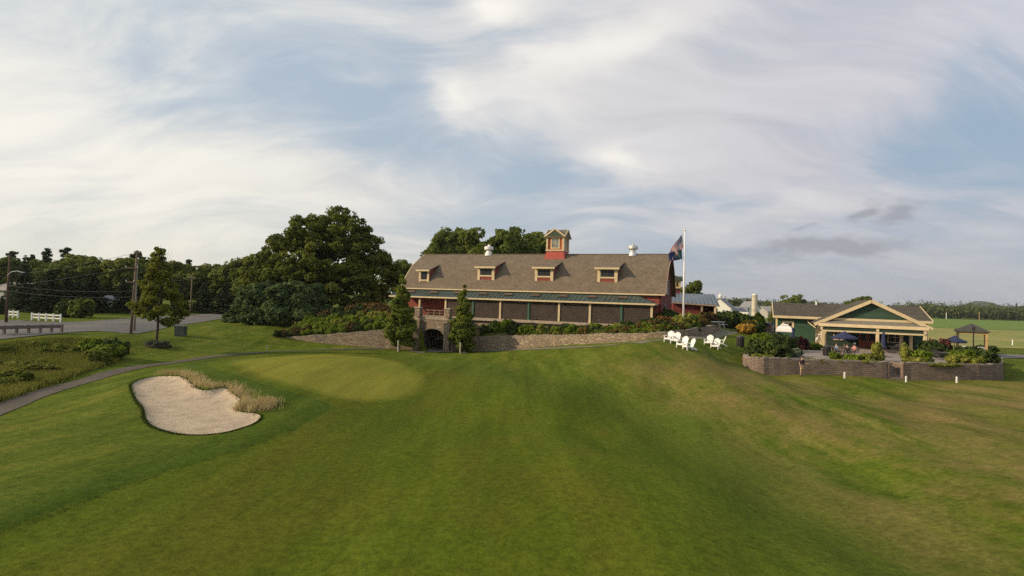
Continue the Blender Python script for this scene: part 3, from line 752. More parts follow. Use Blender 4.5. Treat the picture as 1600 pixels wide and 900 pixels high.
def barn_w(lx, ly, lz=0.0):
    return (BO[0] + math.cos(TH) * lx + math.sin(TH) * ly, BO[1] - math.sin(TH) * lx + math.cos(TH) * ly, BFZ + lz)
# tables and chairs on the porch
def porch_chair():
    t = thing('dining_chair', 'red wooden dining chair on the screened barn porch', 'chair', group='chairs on the barn porch')
    m = mat('chair_red_brown', (0.30, 0.13, 0.09), 0.6)
    MB().box(-0.22, 0.22, -0.22, 0.22, 0.43, 0.47).build('seat', m, t)
    MB().box(-0.22, 0.22, 0.19, 0.22, 0.6, 0.95).build('backrest', m, t)
    for a in (-0.2, 0.2):
        MB().box(a - 0.02, a + 0.02, -0.22, -0.18, 0, 0.43).build('leg', m, t)
        MB().box(a - 0.02, a + 0.02, 0.18, 0.22, 0, 0.6).build('leg', m, t)
    return t
def porch_table():
    t = thing('dining_table', 'round dining table on the screened barn porch', 'table', group='tables on the barn porch')
    m = mat('table_top_tan', (0.42, 0.32, 0.22), 0.5)
    MB().lathe([(0.48, 0.70), (0.5, 0.715), (0.5, 0.74), (0.48, 0.75)], 18).build('tabletop', m, t)
    MB().lathe([(0.28, 0.0), (0.27, 0.03), (0.05, 0.06), (0.05, 0.70)], 12).build('pedestal', dark_m, t)
    return t
tables = [10.4, 14.3, 18.2, 22.2, 26.1, 29.9, 33.5]
ch0 = porch_chair(); tb0 = porch_table(); fst = True
for i, tx in enumerate(tables):
    for j, (dx, r) in enumerate(((-0.75, math.pi / 2), (0.75, -math.pi / 2))):
        loc = barn_w(tx + dx, -1.5)
        if fst and j == 0: ch0.location = loc; ch0.rotation_euler = (0, 0, r - TH)
        else: copy_tree(ch0, loc, r - TH)
    if fst: tb0.location = barn_w(tx, -1.5)
    else: copy_tree(tb0, barn_w(tx, -1.5))
    fst = False

# ------------------------------------------------------------------ cart tunnel (stone bridge in front of the porch)
tun = thing('stone_underpass', 'arched fieldstone cart tunnel with pillars under the barn porch', 'tunnel', (BO[0], BO[1], BFZ), -TH)
ty0, ty1 = -6.2, 11.6
ax, aw, fl = TX, 1.6, 0.02 - BFZ
spring, crown = fl + 1.75, fl + 2.75
arch = [(ax - aw * math.cos(math.pi * k / 14), spring + (crown - spring) * math.sin(math.pi * k / 14)) for k in range(15)]
mb = MB()
x0, x1, zt = TX - 3.3, TX + 2.9, -0.36
poly = [(x0, fl - 0.6), (ax - aw, fl - 0.6)] + arch + [(ax + aw, fl - 0.6), (x1, fl - 0.6), (x1, zt), (x0, zt)]
mb.prism(poly, 'y', ty0, ty0 + 0.6)
face = mb.build('arch_wall', stone_m, tun)
vm = MB()
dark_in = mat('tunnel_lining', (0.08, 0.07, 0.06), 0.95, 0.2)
inn = [(ax - aw, fl - 0.6)] + arch + [(ax + aw, fl - 0.6)]
out = [(ax - aw - 0.3, fl - 0.6)] + [(ax + (p[0] - ax) * 1.15, p[1] + 0.3) for p in arch] + [(ax + aw + 0.3, fl - 0.6)]
for i in range(len(inn) - 1):
    a, b, c_, d_ = inn[i], inn[i + 1], out[i + 1], out[i]
    vm.prism([a, b, c_, d_], 'y', ty0 + 0.602, ty1)
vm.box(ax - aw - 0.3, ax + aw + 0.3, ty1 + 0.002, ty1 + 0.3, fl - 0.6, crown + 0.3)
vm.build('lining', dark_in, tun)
# voussoir ring
vr = MB()
for k in range(14):
    a0, a1 = math.pi * k / 14 + 0.012, math.pi * (k + 1) / 14 - 0.012
    q = []
    for r_, aa in ((1.0, a0), (1.0, a1), (1.17, a1), (1.17, a0)):
        q.append((ax - aw * r_ * math.cos(aa), spring + (crown - spring + (r_ - 1) * 1.2) * math.sin(aa)))
    vr.prism(q, 'y', ty0 - 0.06, ty0 - 0.004)
vr.build('arch_stones', m_stone('voussoir_stone', [(0.25, 0.21, 0.17), (0.36, 0.31, 0.25)], 1.3), tun)
MB().box(x0, x1, ty0 - 0.05, -3.05, -0.355, -0.02).build('deck', mat('deck_stone', (0.34, 0.28, 0.21), 0.9), tun)
# side walls tying the bridge face back to the terrace
for xx in (x0, x1 - 0.5): MB().box(xx, xx + 0.5, ty0 + 0.602, -2.75, fl - 0.6, -0.36).build('side_wall', stone_m, tun)
for xx, hh in ((TX - 2.2, 1.05), (TX + 2.2, 1.05)):
    p = MB().box(xx - 0.42, xx + 0.42, ty0 - 0.5, ty0 - 0.07, fl - 0.6, -0.34).box(xx - 0.36, xx + 0.36, ty0 - 0.46, ty0 + 0.2, -0.015, hh).build('pillar', stone_m, tun)
    MB().box(xx - 0.45, xx + 0.45, ty0 - 0.55, ty0 + 0.28, hh + 0.003, hh + 0.14).build('pillar_cap', mat('grey_capstone', (0.40, 0.35, 0.28), 0.9), p)
rl = MB()
rl.box(TX - 1.8, TX + 1.8, ty0 + 0.0, ty0 + 0.08, 0.82, 0.9).box(TX - 1.8, TX + 1.8, ty0 + 0.0, ty0 + 0.08, 0.12, 0.18).box(TX - 1.8, TX + 1.8, ty0 + 0.01, ty0 + 0.07, 0.47, 0.52)
for k in range(5): rl.box(TX - 1.75 + k * 0.86, TX - 1.68 + k * 0.86, ty0 + 0.0, ty0 + 0.08, -0.02, 0.82)
rl.build('railing', mat('railing_grey_brown', (0.25, 0.19, 0.13), 0.8), tun)

# ------------------------------------------------------------------ stone retaining walls
def stone_wall(name, label, line, thick, m, capm, depth=1.2, seed=1, batter=0.0):
    rs = random.Random(seed)
    pts = []
    for a, b in zip(line[:-1], line[1:]):
        L = np.linalg.norm((b - a)[:2]); k = max(1, int(L / 0.7))
        for i in range(k): pts.append(a + (b - a) * i / k)
    pts.append(line[-1])
    t = thing(name, label, 'wall')
    mb = MB(); cp = MB(); prevf = None
    F_, B_ = [], []
    for i, p in enumerate(pts):
        d = pts[min(i + 1, len(pts) - 1)][:2] - pts[max(i - 1, 0)][:2]; d /= np.linalg.norm(d); nn = np.array([d[1], -d[0]])   # towards the camera side
        j = rs.uniform(-0.04, 0.04); zt = p[2] + rs.uniform(-0.05, 0.05)
        f = p[:2] + nn * (thick * 0.6 + j); b = p[:2] - nn * thick * 0.4
        zg = min(hz(*(p[:2] + nn * (thick * 0.6 + 0.5))), zt - 0.2)
        F_.append((f[0] + nn[0] * batter, f[1] + nn[1] * batter, zg - depth * 0.4, f[0], f[1], zt)); B_.append((b[0], b[1], zg - depth, zt))
    n = len(pts)
    vs = []; fs = []
    for i in range(n):
        f = F_[i]; b = B_[i]
        vs += [(f[0], f[1], f[2]), (f[3], f[4], f[5]), (b[0], b[1], b[3]), (b[0], b[1], b[2])]
    for i in range(n - 1):
        o = i * 4
        for k in range(3): fs.append((o + k, o + 4 + k, o + 5 + k, o + 1 + k))
    fs += [(0, 1, 2, 3), (4 * n - 1, 4 * n - 2, 4 * n - 3, 4 * n - 4)]
    mb.add(vs, fs); mb.build('masonry', m, t)
    # coping stones
    i = 0
    while i < n - 1:
        k = min(i + 1, n - 1)
        f0, f1, b0, b1 = F_[i], F_[k], B_[i], B_[k]; g = 0.02
        def lp(a, b, tt): return tuple(a[q] + (b[q] - a[q]) * tt for q in range(len(a)))
        zz = 0.09 + rs.uniform(0, 0.05)
        q = []
        for tt, which in ((g, 'f'), (1 - g, 'f'), (1 - g, 'b'), (g, 'b')):
            if which == 'f':
                p = lp(f0, f1, tt); q.append((p[3], p[4], p[5] + 0.004))
            else:
                p = lp(b0, b1, tt); q.append((p[0], p[1], p[3] + 0.004))
        cp.add(q + [(x_, y_, z_ + zz) for x_, y_, z_ in q], [(3, 2, 1, 0), (4, 5, 6, 7), (0, 1, 5, 4), (1, 2, 6, 5), (2, 3, 7, 6), (3, 0, 4, 7)])
        i = k
    cp.build('coping', capm, t)
    return t
dpt = np.array([0, 0, -0.1])
stone_wall('retaining_wall', 'fieldstone retaining wall left of the cart tunnel below the leafy bank', WL + dpt, 0.55, stone_m, cap_m, 1.2, 2)
stone_wall('retaining_wall', 'long fieldstone retaining wall from the tunnel to the white lawn chairs', WR + dpt, 0.55, stone_m, cap_m, 1.2, 3)
# ------------------------------------------------------------------ annex behind the barn
A0 = P(1064, 476, 88)
def px_thing(name, label, cat, px, d, z=None, rz=0.0, group=None):
    q = P(px, 450, d); z = hz(q[0], q[1]) if z is None else z
    return thing(name, label, cat, (q[0], q[1], z), rz, group)
axq = P(1049, 470, 86); AX = thing('red_annex', 'low red building with blue-grey metal roof and yellow cupola behind the flagpole', 'building', (axq[0], axq[1], 4.9), -math.radians(14))
# long low wing: roof slopes, open porch end on the right
W = 6.6
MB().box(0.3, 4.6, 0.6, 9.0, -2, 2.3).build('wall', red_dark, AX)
MB().slab([(-0.3, -0.2, 2.35), (W + 0.5, -0.2, 2.0), (W + 0.2, 4.2, 3.75), (-0.3, 4.2, 3.75)], 0.14).slab([(-0.3, 4.2, 3.75), (W + 0.2, 4.2, 3.75), (W + 0.5, 9.6, 2.0), (-0.3, 9.6, 2.3)], 0.14).build('roof', blue_metal, AX)
sm = MB()
for k in range(12):
    tt = (k + 0.5) / 12; sm.beam((-0.3 + tt * (W + 0.8), -0.2, 2.37 - 0.35 * tt + 0.03), (-0.3 + tt * (W + 0.5), 4.2, 3.78), 0.05, 0.06)
sm.build('standing_seam', mat('blue_metal_seam', (0.11, 0.13, 0.155), 0.45, 0.1, 1, 0.3), AX)
MB().slab([(-0.32, -0.26, 2.33), (W + 0.52, -0.26, 1.98), (W + 0.52, -0.205, 1.98), (-0.32, -0.205, 2.33)], 0.2).build('fascia', mat('brown_fascia', (0.33, 0.24, 0.16), 0.7), AX)
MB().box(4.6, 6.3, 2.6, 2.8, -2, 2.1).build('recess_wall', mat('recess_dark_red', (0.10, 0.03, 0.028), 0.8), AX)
for xx in (4.55, 6.5): MB().box(xx - 0.14, xx + 0.14, -0.1, 0.2, -2, 1.95).build('post', cream2 if xx > 5 else mat('weathered_trim', (0.3, 0.2, 0.14)), AX)
MB().prism([(0.6, -2), (9.0, -2), (9.0, 1.95), (4.2, 3.55), (0.6, 1.98)], 'x', W - 0.1, W + 0.1).build('gable', red_dark, AX)
# taller block linking to the barn with a small yellow cupola
MB().box(-2.2, 1.6, 6.0, 11.0, -2, 4.6).build('link_block', red_dark, AX)
MB().slab([(-2.4, 5.8, 4.62), (1.8, 5.8, 4.62), (1.8, 11.2, 5.0), (-2.4, 11.2, 5.0)], 0.12).build('link_roof', mat('ridge_cap_brown', (0.14, 0.11, 0.085)), AX)
cp_ = MB().box(-0.1, 1.7, 6.6, 8.4, 4.66, 5.9).build('cupola', mat('yellow_paint', (0.62, 0.46, 0.20), 0.7), AX)
for xx in (0.3, 0.95): window(cp_, xx, xx + 0.38, 4.95, 5.7, 6.598, mat('yellow_paint', (0.6, 0.4, 0.2)), glass, 'cupola_window', 0.07, False, 0.04)
MB().prism([(-0.4, 5.9), (2.0, 5.9), (0.8, 6.8)], 'y', 6.3, 8.7).prism([(6.3, 5.903), (8.7, 5.903), (7.5, 6.7)], 'x', -0.4, 2.0).build('cupola_roof', mat('green_roof_shingle', (0.07, 0.085, 0.06), 0.9), cp_)

# ------------------------------------------------------------------ green pavilion clubhouse
HR = math.radians(24)
hq = P(1277, 540, 64.5); HO = np.array([hq[0], hq[1], PZ])
house = thing('pavilion', 'green wooden pavilion with cream trim and gabled porch facing the patio', 'building', tuple(HO), -HR)
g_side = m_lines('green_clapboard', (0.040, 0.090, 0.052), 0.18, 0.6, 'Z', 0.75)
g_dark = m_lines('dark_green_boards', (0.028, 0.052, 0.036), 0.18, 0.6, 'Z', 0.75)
droof = m_brick('dark_shingles', (0.080, 0.068, 0.048), (0.120, 0.102, 0.075), (0.035, 0.03, 0.025), 0.33, 0.2, 0.012, 'XY', 0.95, 0.02)
def house_w(lx, ly, lz=0.0):
    return (HO[0] + math.cos(HR) * lx + math.sin(HR) * ly, HO[1] - math.sin(HR) * lx + math.cos(HR) * ly, HO[2] + lz)
GW = 10.45
# main body behind
bx0, bx1, by0, by1 = -4.6, 11.9, 4.0, 14.5
MB().box(bx0 + 0.3, bx1 - 0.5, by0 + 0.4, by1 - 0.4, -1.0, 3.35).build('wall', g_side, house)
MB().slab([(bx0, by0 - 0.3, 3.55), (bx1, by0 - 0.3, 3.55), (bx1, 9.5, 5.25), (bx0, 9.5, 5.25)], 0.14).slab([(bx0, 9.5, 5.25), (bx1, 9.5, 5.25), (bx1, by1 + 0.3, 3.55), (bx0, by1 + 0.3, 3.55)], 0.14).build('roof', droof, house)
MB().box(bx0, bx1, by0 - 0.38, by0 - 0.305, 3.28, 3.58).build('eaves_board', cream, house)
for xx in (bx0 - 0.075, bx1 + 0.003):
    MB().prism([(by0 - 0.3, 3.3), (by0 - 0.3, 3.6), (9.5, 5.3), (by1 + 0.3, 3.6), (by1 + 0.3, 3.3), (9.5, 5.0)], 'x', xx, xx + 0.072).build('rake_board', cream2, house)
for xx in (bx0 + 0.3, bx1 - 0.52): MB().box(xx - 0.02, xx + 0.2, by0 + 0.34, by0 + 0.397, -0.6, 3.3).build('corner_board', cream2, house)
w = window(house, -3.35, -2.45, 1.85, 2.7, by0 + 0.398, cream2, glass, 'wing_window', 0.22, True, 0.07)
MB().lathe([(0.10, 4.9), (0.10, 5.45), (0.16, 5.46), (0.16, 5.56)], 10, (0.6, 9.0, 0)).build('roof_vent', white_p, house)
# front gable
apx, apz, ez = GW / 2, 5.65, 2.95
gr = MB()
gr.slab([(-0.35, -0.5, ez - 0.12), (apx, -0.5, apz), (apx, 8.8, apz), (-0.35, 8.8, ez - 0.12)], -0.16)
gr.slab([(apx, -0.5, apz), (GW + 0.35, -0.5, ez - 0.12), (GW + 0.35, 8.8, ez - 0.12), (apx, 8.8, apz)], -0.16)
gr.build('gable_roof', droof, house)
for a in ((-0.42, ez - 0.2), (GW + 0.42, ez - 0.2)):
    MB().beam((a[0], -0.55, a[1]), (apx, -0.55, apz - 0.02), 0.09, 0.36).build('gable_rake', cream, house)
MB().prism([(1.6, 3.62), (GW - 1.6, 3.62), (apx, apz - 0.18)], 'y', 0.0, 0.15).build('gable_wall', m_lines('gable_green', (0.045, 0.085, 0.055), 0.16, 0.7, 'Z', 0.75), house)
MB().box(0.9, GW - 0.9, -0.12, -0.003, 3.36, 3.62).build('gable_tie', cream, house)
MB().slab([(0.15, -0.9, 2.92), (GW - 0.15, -0.9, 2.92), (GW - 0.3, -0.125, 3.34), (0.3, -0.125, 3.34)], 0.08).build('porch_apron_roof', mat('grey_shingle', (0.20, 0.18, 0.15), 0.9), house)
MB().box(0.0, GW, -1.0, -0.905, 2.62, 2.96).build('porch_fascia', cream2, house)
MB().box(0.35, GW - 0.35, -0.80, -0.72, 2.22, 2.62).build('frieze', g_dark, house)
MB().box(0.30, GW - 0.30, -0.86, -0.66, 2.03, 2.215).build('porch_beam', cream, house)
for xx, yy, nm in ((0.32, -0.75, 0), (0.72, -0.1, 0), (5.8, -0.75, 0), (GW - 0.3, -0.75, 0), (GW - 1.1, 1.4, 1), (GW - 1.7, 3.2, 1)):
    MB().box(xx - 0.15, xx + 0.15, yy - 0.15, yy + 0.15, 0.0, 2.025 if nm == 0 else 2.6).build('porch_post', cream if nm == 0 else cream2, house, bevel=0.02)
for xx in (0.32, GW - 0.3, 5.8):
    MB().box(xx - 0.13, xx + 0.13, -0.895, -0.82, 2.215, 2.62).build('bracket', cream, house)
MB().box(0.0, 0.25, 0.6, 0.85, -0.1, 2.95).build('corner_post', cream2, house)
# back wall of the porch with door and windows
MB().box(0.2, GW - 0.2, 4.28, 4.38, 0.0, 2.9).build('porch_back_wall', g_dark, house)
MB().box(0.2, GW - 0.2, -0.6, 4.27, -0.06, 0.10).build('porch_floor', mat('porch_stone', (0.28, 0.23, 0.19), 0.85), house)
for dx in (4.75, 5.67):
    dr = MB().box(dx, dx + 0.88, 4.22, 4.277, 0.10, 2.15).build('door', mat('red_wood_door', (0.30, 0.085, 0.045), 0.5, 0.15), house)
    MB().box(dx + 0.14, dx + 0.74, 4.205, 4.218, 0.95, 2.0).build('door_glass', glass, dr)
    MB().ball((dx + (0.8 if dx < 5 else 0.08), 4.2, 1.05), 0.04).build('door_handle', galv, dr)
window(house, 2.2, 3.0, 0.95, 2.05, 4.278, cream2, glass, 'porch_window', 0.1, True, 0.06)
window(house, 7.75, 9.1, 0.95, 2.05, 4.278, cream2, glass, 'porch_window', 0.1, True, 0.06)
# downpipe
MB().tube([(-0.75, 4.3, 3.2), (-0.7, 4.2, 2.9), (-0.12, 0.72, 2.3), (-0.1, 0.62, 2.2), (-0.1, 0.6, 0.05)], 0.05, 8).build('downpipe', cream2, house)

# ------------------------------------------------------------------ patio block wall and steps
block_m = m_brick('patio_blocks', (0.20, 0.145, 0.108), (0.27, 0.20, 0.152), (0.12, 0.085, 0.066), 0.42, 0.16, 0.014, 'XZ', 0.95, 0.03)
blockcap = m_stone('block_cap', [(0.30, 0.24, 0.20), (0.38, 0.31, 0.26)], 1.4, 1.0)
pwz = [np.array([p[0], p[1], PZ + 0.1]) for p in PW]
stone_wall('patio_wall', 'curved brown block wall below the patio, left of the steps', np.array(pwz[:NL]), 0.4, block_m, blockcap, 0.8, 5, batter=0.06)
stone_wall('patio_wall', 'curved brown block wall below the patio, right of the steps', np.array(pwz[NL:]), 0.4, block_m, blockcap, 0.8, 6, batter=0.06)
a, b = pwz[NL - 1], pwz[NL]; d = (b - a)[:2]; wst = np.linalg.norm(d); d = d / wst; nn = np.array([d[1], -d[0]])
zg = hz(*((a + b)[:2] / 2 + nn * 0.9)); ns = 6; rise = (PZ - zg) / ns
st = thing('stone_steps', 'flight of brown stone steps cut through the patio wall', 'steps', (a[0], a[1], zg), math.atan2(d[1], d[0]))
stm = m_stone('step_stone', [(0.23, 0.18, 0.15), (0.31, 0.25, 0.21)], 1.2, 1.0)
for k in range(ns):
    y0 = -0.25 + k * 0.30
    MB().box(0.05, wst - 0.05, y0, y0 + (0.298 if k < ns - 1 else 0.36), -0.3, rise * (k + 1) - (0.004 if k == ns - 1 else 0)).build('step', stm, st)
for xx in (0.0, wst): MB().box(xx - 0.04 + (0.0), xx + 0.04, -0.28, 1.6, -0.4, PZ - zg + 0.12).build('cheek', block_m, st)

# ------------------------------------------------------------------ farm, far right of barn
fr = mat('farm_white', (0.72, 0.70, 0.64), 0.7, 0.06); gro = mat('grey_roof', (0.20, 0.20, 0.215), 0.7, 0.1)
def gable_house(name, label, px, d, w, dep, h, rise, rz, wm, rm, cat='house', z=None, wins=True):
    t = px_thing(name, label, cat, px, d, z, rz)
    MB().box(-w / 2, w / 2, -dep / 2, dep / 2, -0.5, h).prism([(-w / 2, h), (w / 2, h), (0, h + rise)], 'y', -dep / 2, -dep / 2 + 0.2).prism([(-w / 2, h), (w / 2, h), (0, h + rise)], 'y', dep / 2 - 0.2, dep / 2).build('wall', wm, t)
    e = 0.4; k = rise / (w / 2)
    MB().slab([(-w / 2 - e, -dep / 2 - e, h - e * k + 0.03), (0, -dep / 2 - e, h + rise + 0.03), (0, dep / 2 + e, h + rise + 0.03), (-w / 2 - e, dep / 2 + e, h - e * k + 0.03)], -0.2).slab([(0, -dep / 2 - e, h + rise + 0.03), (w / 2 + e, -dep / 2 - e, h - e * k + 0.03), (w / 2 + e, dep / 2 + e, h - e * k + 0.03), (0, dep / 2 + e, h + rise + 0.03)], -0.2).build('roof', rm, t)
    if wins:
        for xx in (-w * 0.25, w * 0.2):
            window(t, xx - 0.45, xx + 0.45, h * 0.45, h * 0.8, -dep / 2 - 0.003, wm, glass, 'window', 0.12, True)
    return t
f1 = gable_house('farm_barn', 'white gambrel-fronted farm barn with grey roof in the distance', 1128, 250, 10, 18, 4.2, 4.2, -math.radians(28), fr, gro, 'barn', 1.4)
MB().lathe([(0.8, 8.2), (0.8, 9.4), (1.0, 9.5), (0.15, 10.6)], 12, (0, -5, 0)).build('cupola', fr, f1)
MB().box(5.0, 12.0, -9.5, -3, -0.5, 2.8).build('lean_to', fr, f1)
gable_house('farm_shed', 'low white farm shed with grey roof beside the distant silo', 1151, 262, 9, 10, 2.8, 2.0, math.radians(60), fr, gro, 'shed', 1.4)
gable_house('farm_house', 'small white gable just left of the distant silo', 1172, 280, 6, 9, 4.5, 3.2, math.radians(8), fr, gro, 'house', 1.4)
gable_house('farm_shed', 'long grey-roofed shed right of the distant silo', 1203, 300, 20, 9, 3.0, 2.6, math.radians(85), mat('grey_boards', (0.35, 0.33, 0.31), 0.8), mat('old_roof', (0.26, 0.24, 0.225), 0.8), 'shed', 1.2)
sl = px_thing('silo', 'tall pale concrete farm silo with domed cap beside the white farm', 'silo', 1179.5, 230, 1.4)
MB().lathe([(1.1, -0.5), (1.1, 9.8)], 20).build('shaft', m_lines('silo_staves', (0.50, 0.45, 0.36), 0.8, 0.7, 'Z', 0.85), sl)
MB().lathe([(1.2, 9.8), (1.2, 10.1), (.95, 10.5), (0.5, 10.75), (0.1, 10.85)], 20).build('dome', mat('silo_cap', (0.62, 0.60, 0.55), 0.5, 0.1, 1, 0.3), sl, smooth=True)
MB().box(-0.25, 0.25, -1.3, -1.11, 0, 9.8).build('chute', mat('silo_chute', (0.42, 0.38, 0.31), 0.7), sl)
# houses behind the left tree belt
gable_house('white_shed', 'small white shed seen through the trees beyond the road', 168, 108, 3.2, 4, 1.7, 0.9, math.radians(20), mat('shed_white', (0.66, 0.68, 0.68), 0.7, 0.05), gro, 'shed', None, False)
gable_house('grey_house', 'pale grey-roofed house hidden behind the spruce across the road', 32, 124, 6, 9, 3.0, 1.6, math.radians(70), mat('grey_siding', (0.30, 0.31, 0.315), 0.8, 0.06), mat('old_roof', (0.26, 0.24, 0.225)), 'house')
# ------------------------------------------------------------------ foliage
def leaf_quads(C, N, size, rs, aspect=1.5, jitter=0.55):
    """one rhombic leaf-clump face per centre C, facing roughly along N"""
    n = len(C)
    N = N + rs.normal(0, jitter, (n, 3)); N /= np.linalg.norm(N, axis=1)[:, None] + 1e-9
    A = np.cross(N, rs.normal(0, 1, (n, 3))); A /= np.linalg.norm(A, axis=1)[:, None] + 1e-9
    B = np.cross(N, A)
    s = (size * rs.uniform(0.6, 1.35, n))[:, None]
    a = A * s * 0.5 * aspect; b = B * s * 0.5
    bend = N * s * 0.18
    V = np.stack([C - a - bend, C - b * 0.9 + bend * .3, C + a - bend, C + b * 0.9 + bend * .3], 1).reshape(-1, 3)
    return V, np.arange(n * 4).reshape(n, 4)
def lobed_crown(lobes, nclump, nleaf, leaf, cr, seed, shell=0.55, flat=0.7, up=0.35, aspect=1.5):
    rs = np.random.RandomState(seed); Cs = []; Ns = []
    w = np.array([np.prod(np.array(r)) ** (2 / 3) for c, r in lobes]); w /= w.sum()
    k = 0
    while k < nclump:
        i = rs.choice(len(lobes), p=w); c, r = np.array(lobes[i][0]), np.array(lobes[i][1])
        d = rs.normal(0, 1, 3); d /= np.linalg.norm(d)
        q = c + d * r * (shell + (1 - shell) * rs.rand() ** 0.6)
        ins = False
        for j, (c2, r2) in enumerate(lobes):
            if j != i and (((q - np.array(c2)) / np.array(r2)) ** 2).sum() < 0.30: ins = True
        if ins and rs.rand() < 0.8: continue
        k += 1
        rad = cr * rs.uniform(0.55, 1.35); m = int(nleaf * rs.uniform(0.6, 1.3))
        off = rs.normal(0, 1, (m, 3)); off /= np.linalg.norm(off, axis=1)[:, None]
        rr = rad * rs.uniform(0.35, 1.0, (m, 1)) ** 0.5
        off = off * rr; off[:, 2] *= flat
        Cs.append(q + off); nn = off / rad + np.array([0, 0, up]) + d * 0.35; Ns.append(nn)
    return leaf_quads(np.vstack(Cs), np.vstack(Ns), leaf, rs, aspect)
def trunk_limbs(name, m, parent, h, r, limbs, seed, lean=(0, 0)):
    rs = random.Random(seed); mb = MB()
    pts = [(lean[0] * t + rs.uniform(-.04, .04) * h * .2 * (t > 0), lean[1] * t, h * t) for t in (0, .05, .25, .5, .75, 1.0)]
    mb.tube(pts, [r * 1.35, r * 1.05, r * .9, r * .7, r * .5, r * .22], 9)
    for t0, end, r0 in limbs:
        a = Vector((lean[0] * t0, lean[1] * t0, h * t0)); b = Vector(end); mid = (a + b) / 2 + Vector((0, 0, -0.06 * (b - a).length + rs.uniform(-.2, .2)))
        mb.tube([a, mid, b], [r0, r0 * .65, r0 * .2], 6)
    return mb.build(name, m, parent, smooth=True)
bark = m_ground2('bark', [(0.3, (0.045, 0.035, 0.028)), (0.7, (0.11, 0.09, 0.07))], 2, 14, 0.03)
bark_p = m_ground2('pale_bark', [(0.3, (0.11, 0.10, 0.085)), (0.7, (0.22, 0.20, 0.17))], 3, 14, 0.02)
L_maple = leaf_mat('maple_leaves', (0.054, 0.078, 0.012), (0.155, 0.178, 0.026), 0.38, 0.35)
L_dec = leaf_mat('deciduous_leaves', (0.080, 0.112, 0.020), (0.180, 0.212, 0.040), 0.36, 0.3)
L_dec2 = leaf_mat('light_leaves', (0.098, 0.132, 0.024), (0.205, 0.232, 0.046), 0.36, 0.3)
L_spruce = leaf_mat('spruce_needles', (0.034, 0.056, 0.024), (0.080, 0.112, 0.044), 0.16, 0.5)
L_pine = leaf_mat('pine_needles', (0.054, 0.090, 0.030), (0.115, 0.160, 0.052), 0.22, 0.4)
L_col = leaf_mat('columnar_leaves', (0.088, 0.125, 0.018), (0.215, 0.245, 0.036), 0.38, 0.5)
L_young = leaf_mat('young_tree_leaves', (0.120, 0.140, 0.016), (0.250, 0.250, 0.032), 0.42, 0.6)

def make_tree(name, label, cat, lobes, h, r, nclump, nleaf, leaf, cr, seed, lm, bm=None, shell=0.55, flat=0.7, limbs=None, aspect=1.5, group=None, up=0.35):
    t = thing(name, label, cat, group=group)
    if limbs is None:
        rs = random.Random(seed)
        limbs = []
        for c, rr in lobes:
            limbs.append((min(0.85, max(0.25, (c[2] - 0.35 * abs(c[0])) / h * 0.6)), (c[0] * .9, c[1] * .9, c[2]), r * 0.45))
    trunk_limbs('trunk', bm or bark, t, h * 0.88, r, limbs, seed)
    V_, F_ = lobed_crown(lobes, nclump, nleaf, leaf, cr, seed, shell, flat, up, aspect)
    link('crown', npmesh('crown', V_, F_), lm, t)
    t['h'] = 0.0; del t['h']
    return t
def rand_lobes(seed, h, w, n, zlo=0.35):
    rs = random.Random(seed); L = [((0, 0, h * 0.62), (w * 0.30, w * 0.30, h * 0.30))]
    for i in range(n):
        a = i * 2.4 + rs.uniform(-.4, .4); zz = h * rs.uniform(zlo, 0.88); k = math.sqrt(max(0.05, 1 - ((zz / h - 0.5) / 0.5) ** 2))
        rr = w * 0.5 * k * rs.uniform(0.55, 0.8); q = w * rs.uniform(0.15, 0.24)
        L.append(((math.cos(a) * rr, math.sin(a) * rr, zz), (q, q, q * rs.uniform(0.8, 1.1))))
    return L
def make_spruce(name, label, h, w, seed, lm, dens=1.0, droop=0.25, bare=0.04, sp=0.36, ragged=0.2):
    t = thing(name, label, 'conifer'); rs = np.random.RandomState(seed)
    MB().tube([(0, 0, 0), (0, 0, h * .5), (0, 0, h * .97)], [h * .018, h * .011, h * .002], 8).build('trunk', bark, t, smooth=True)
    C = []; D = []
    z = h * bare
    while z < h * 0.985:
        f = z / h; R = w * 0.5 * (1 - f) ** 0.85 * rs.uniform(1 - ragged, 1 + ragged * .6) + 0.06
        nb = int(5 + 6 * (1 - f)); a0 = rs.uniform(0, 6.28)
        for b in range(nb):
            a = a0 + b * 6.283 / nb + rs.uniform(-.25, .25); Rb = R * rs.uniform(0.75, 1.1)
            m = max(4, int(Rb * 13 * dens)); tt = rs.rand(m) ** 0.75
            lat = rs.normal(0, 1, m) * Rb * 0.16 * (1.15 - tt)
            x = tt * Rb
            zz = z - droop * Rb * tt + 0.14 * Rb * np.maximum(0, tt - .6) * 2 + rs.normal(0, .06, m)
            ca, sa = math.cos(a), math.sin(a)
            C.append(np.stack([x * ca - lat * sa, x * sa + lat * ca, zz], 1))
            dd = np.stack([np.full(m, ca) - lat / (Rb + .01) * sa * 2, np.full(m, sa) + lat / (Rb + .01) * ca * 2, np.full(m, -droop) + rs.normal(0, .2, m)], 1)
            D.append(dd)
        z += h * 0.026 * rs.uniform(0.7, 1.3)
    C = np.vstack(C); D = np.vstack(D); D /= np.linalg.norm(D, axis=1)[:, None]; n = len(C)
    S = np.cross(D, rs.normal(0, .5, (n, 3)) + np.array([0, 0, 1])); S /= np.linalg.norm(S, axis=1)[:, None]
    s = (sp * rs.uniform(0.6, 1.3, n))[:, None]
    V_ = np.stack([C - D * s * .5, C - S * s * .2, C + D * s * .6, C + S * s * .2], 1).reshape(-1, 3)
    link('crown', npmesh('crown', V_, np.arange(n * 4).reshape(n, 4)), lm, t)
    return t
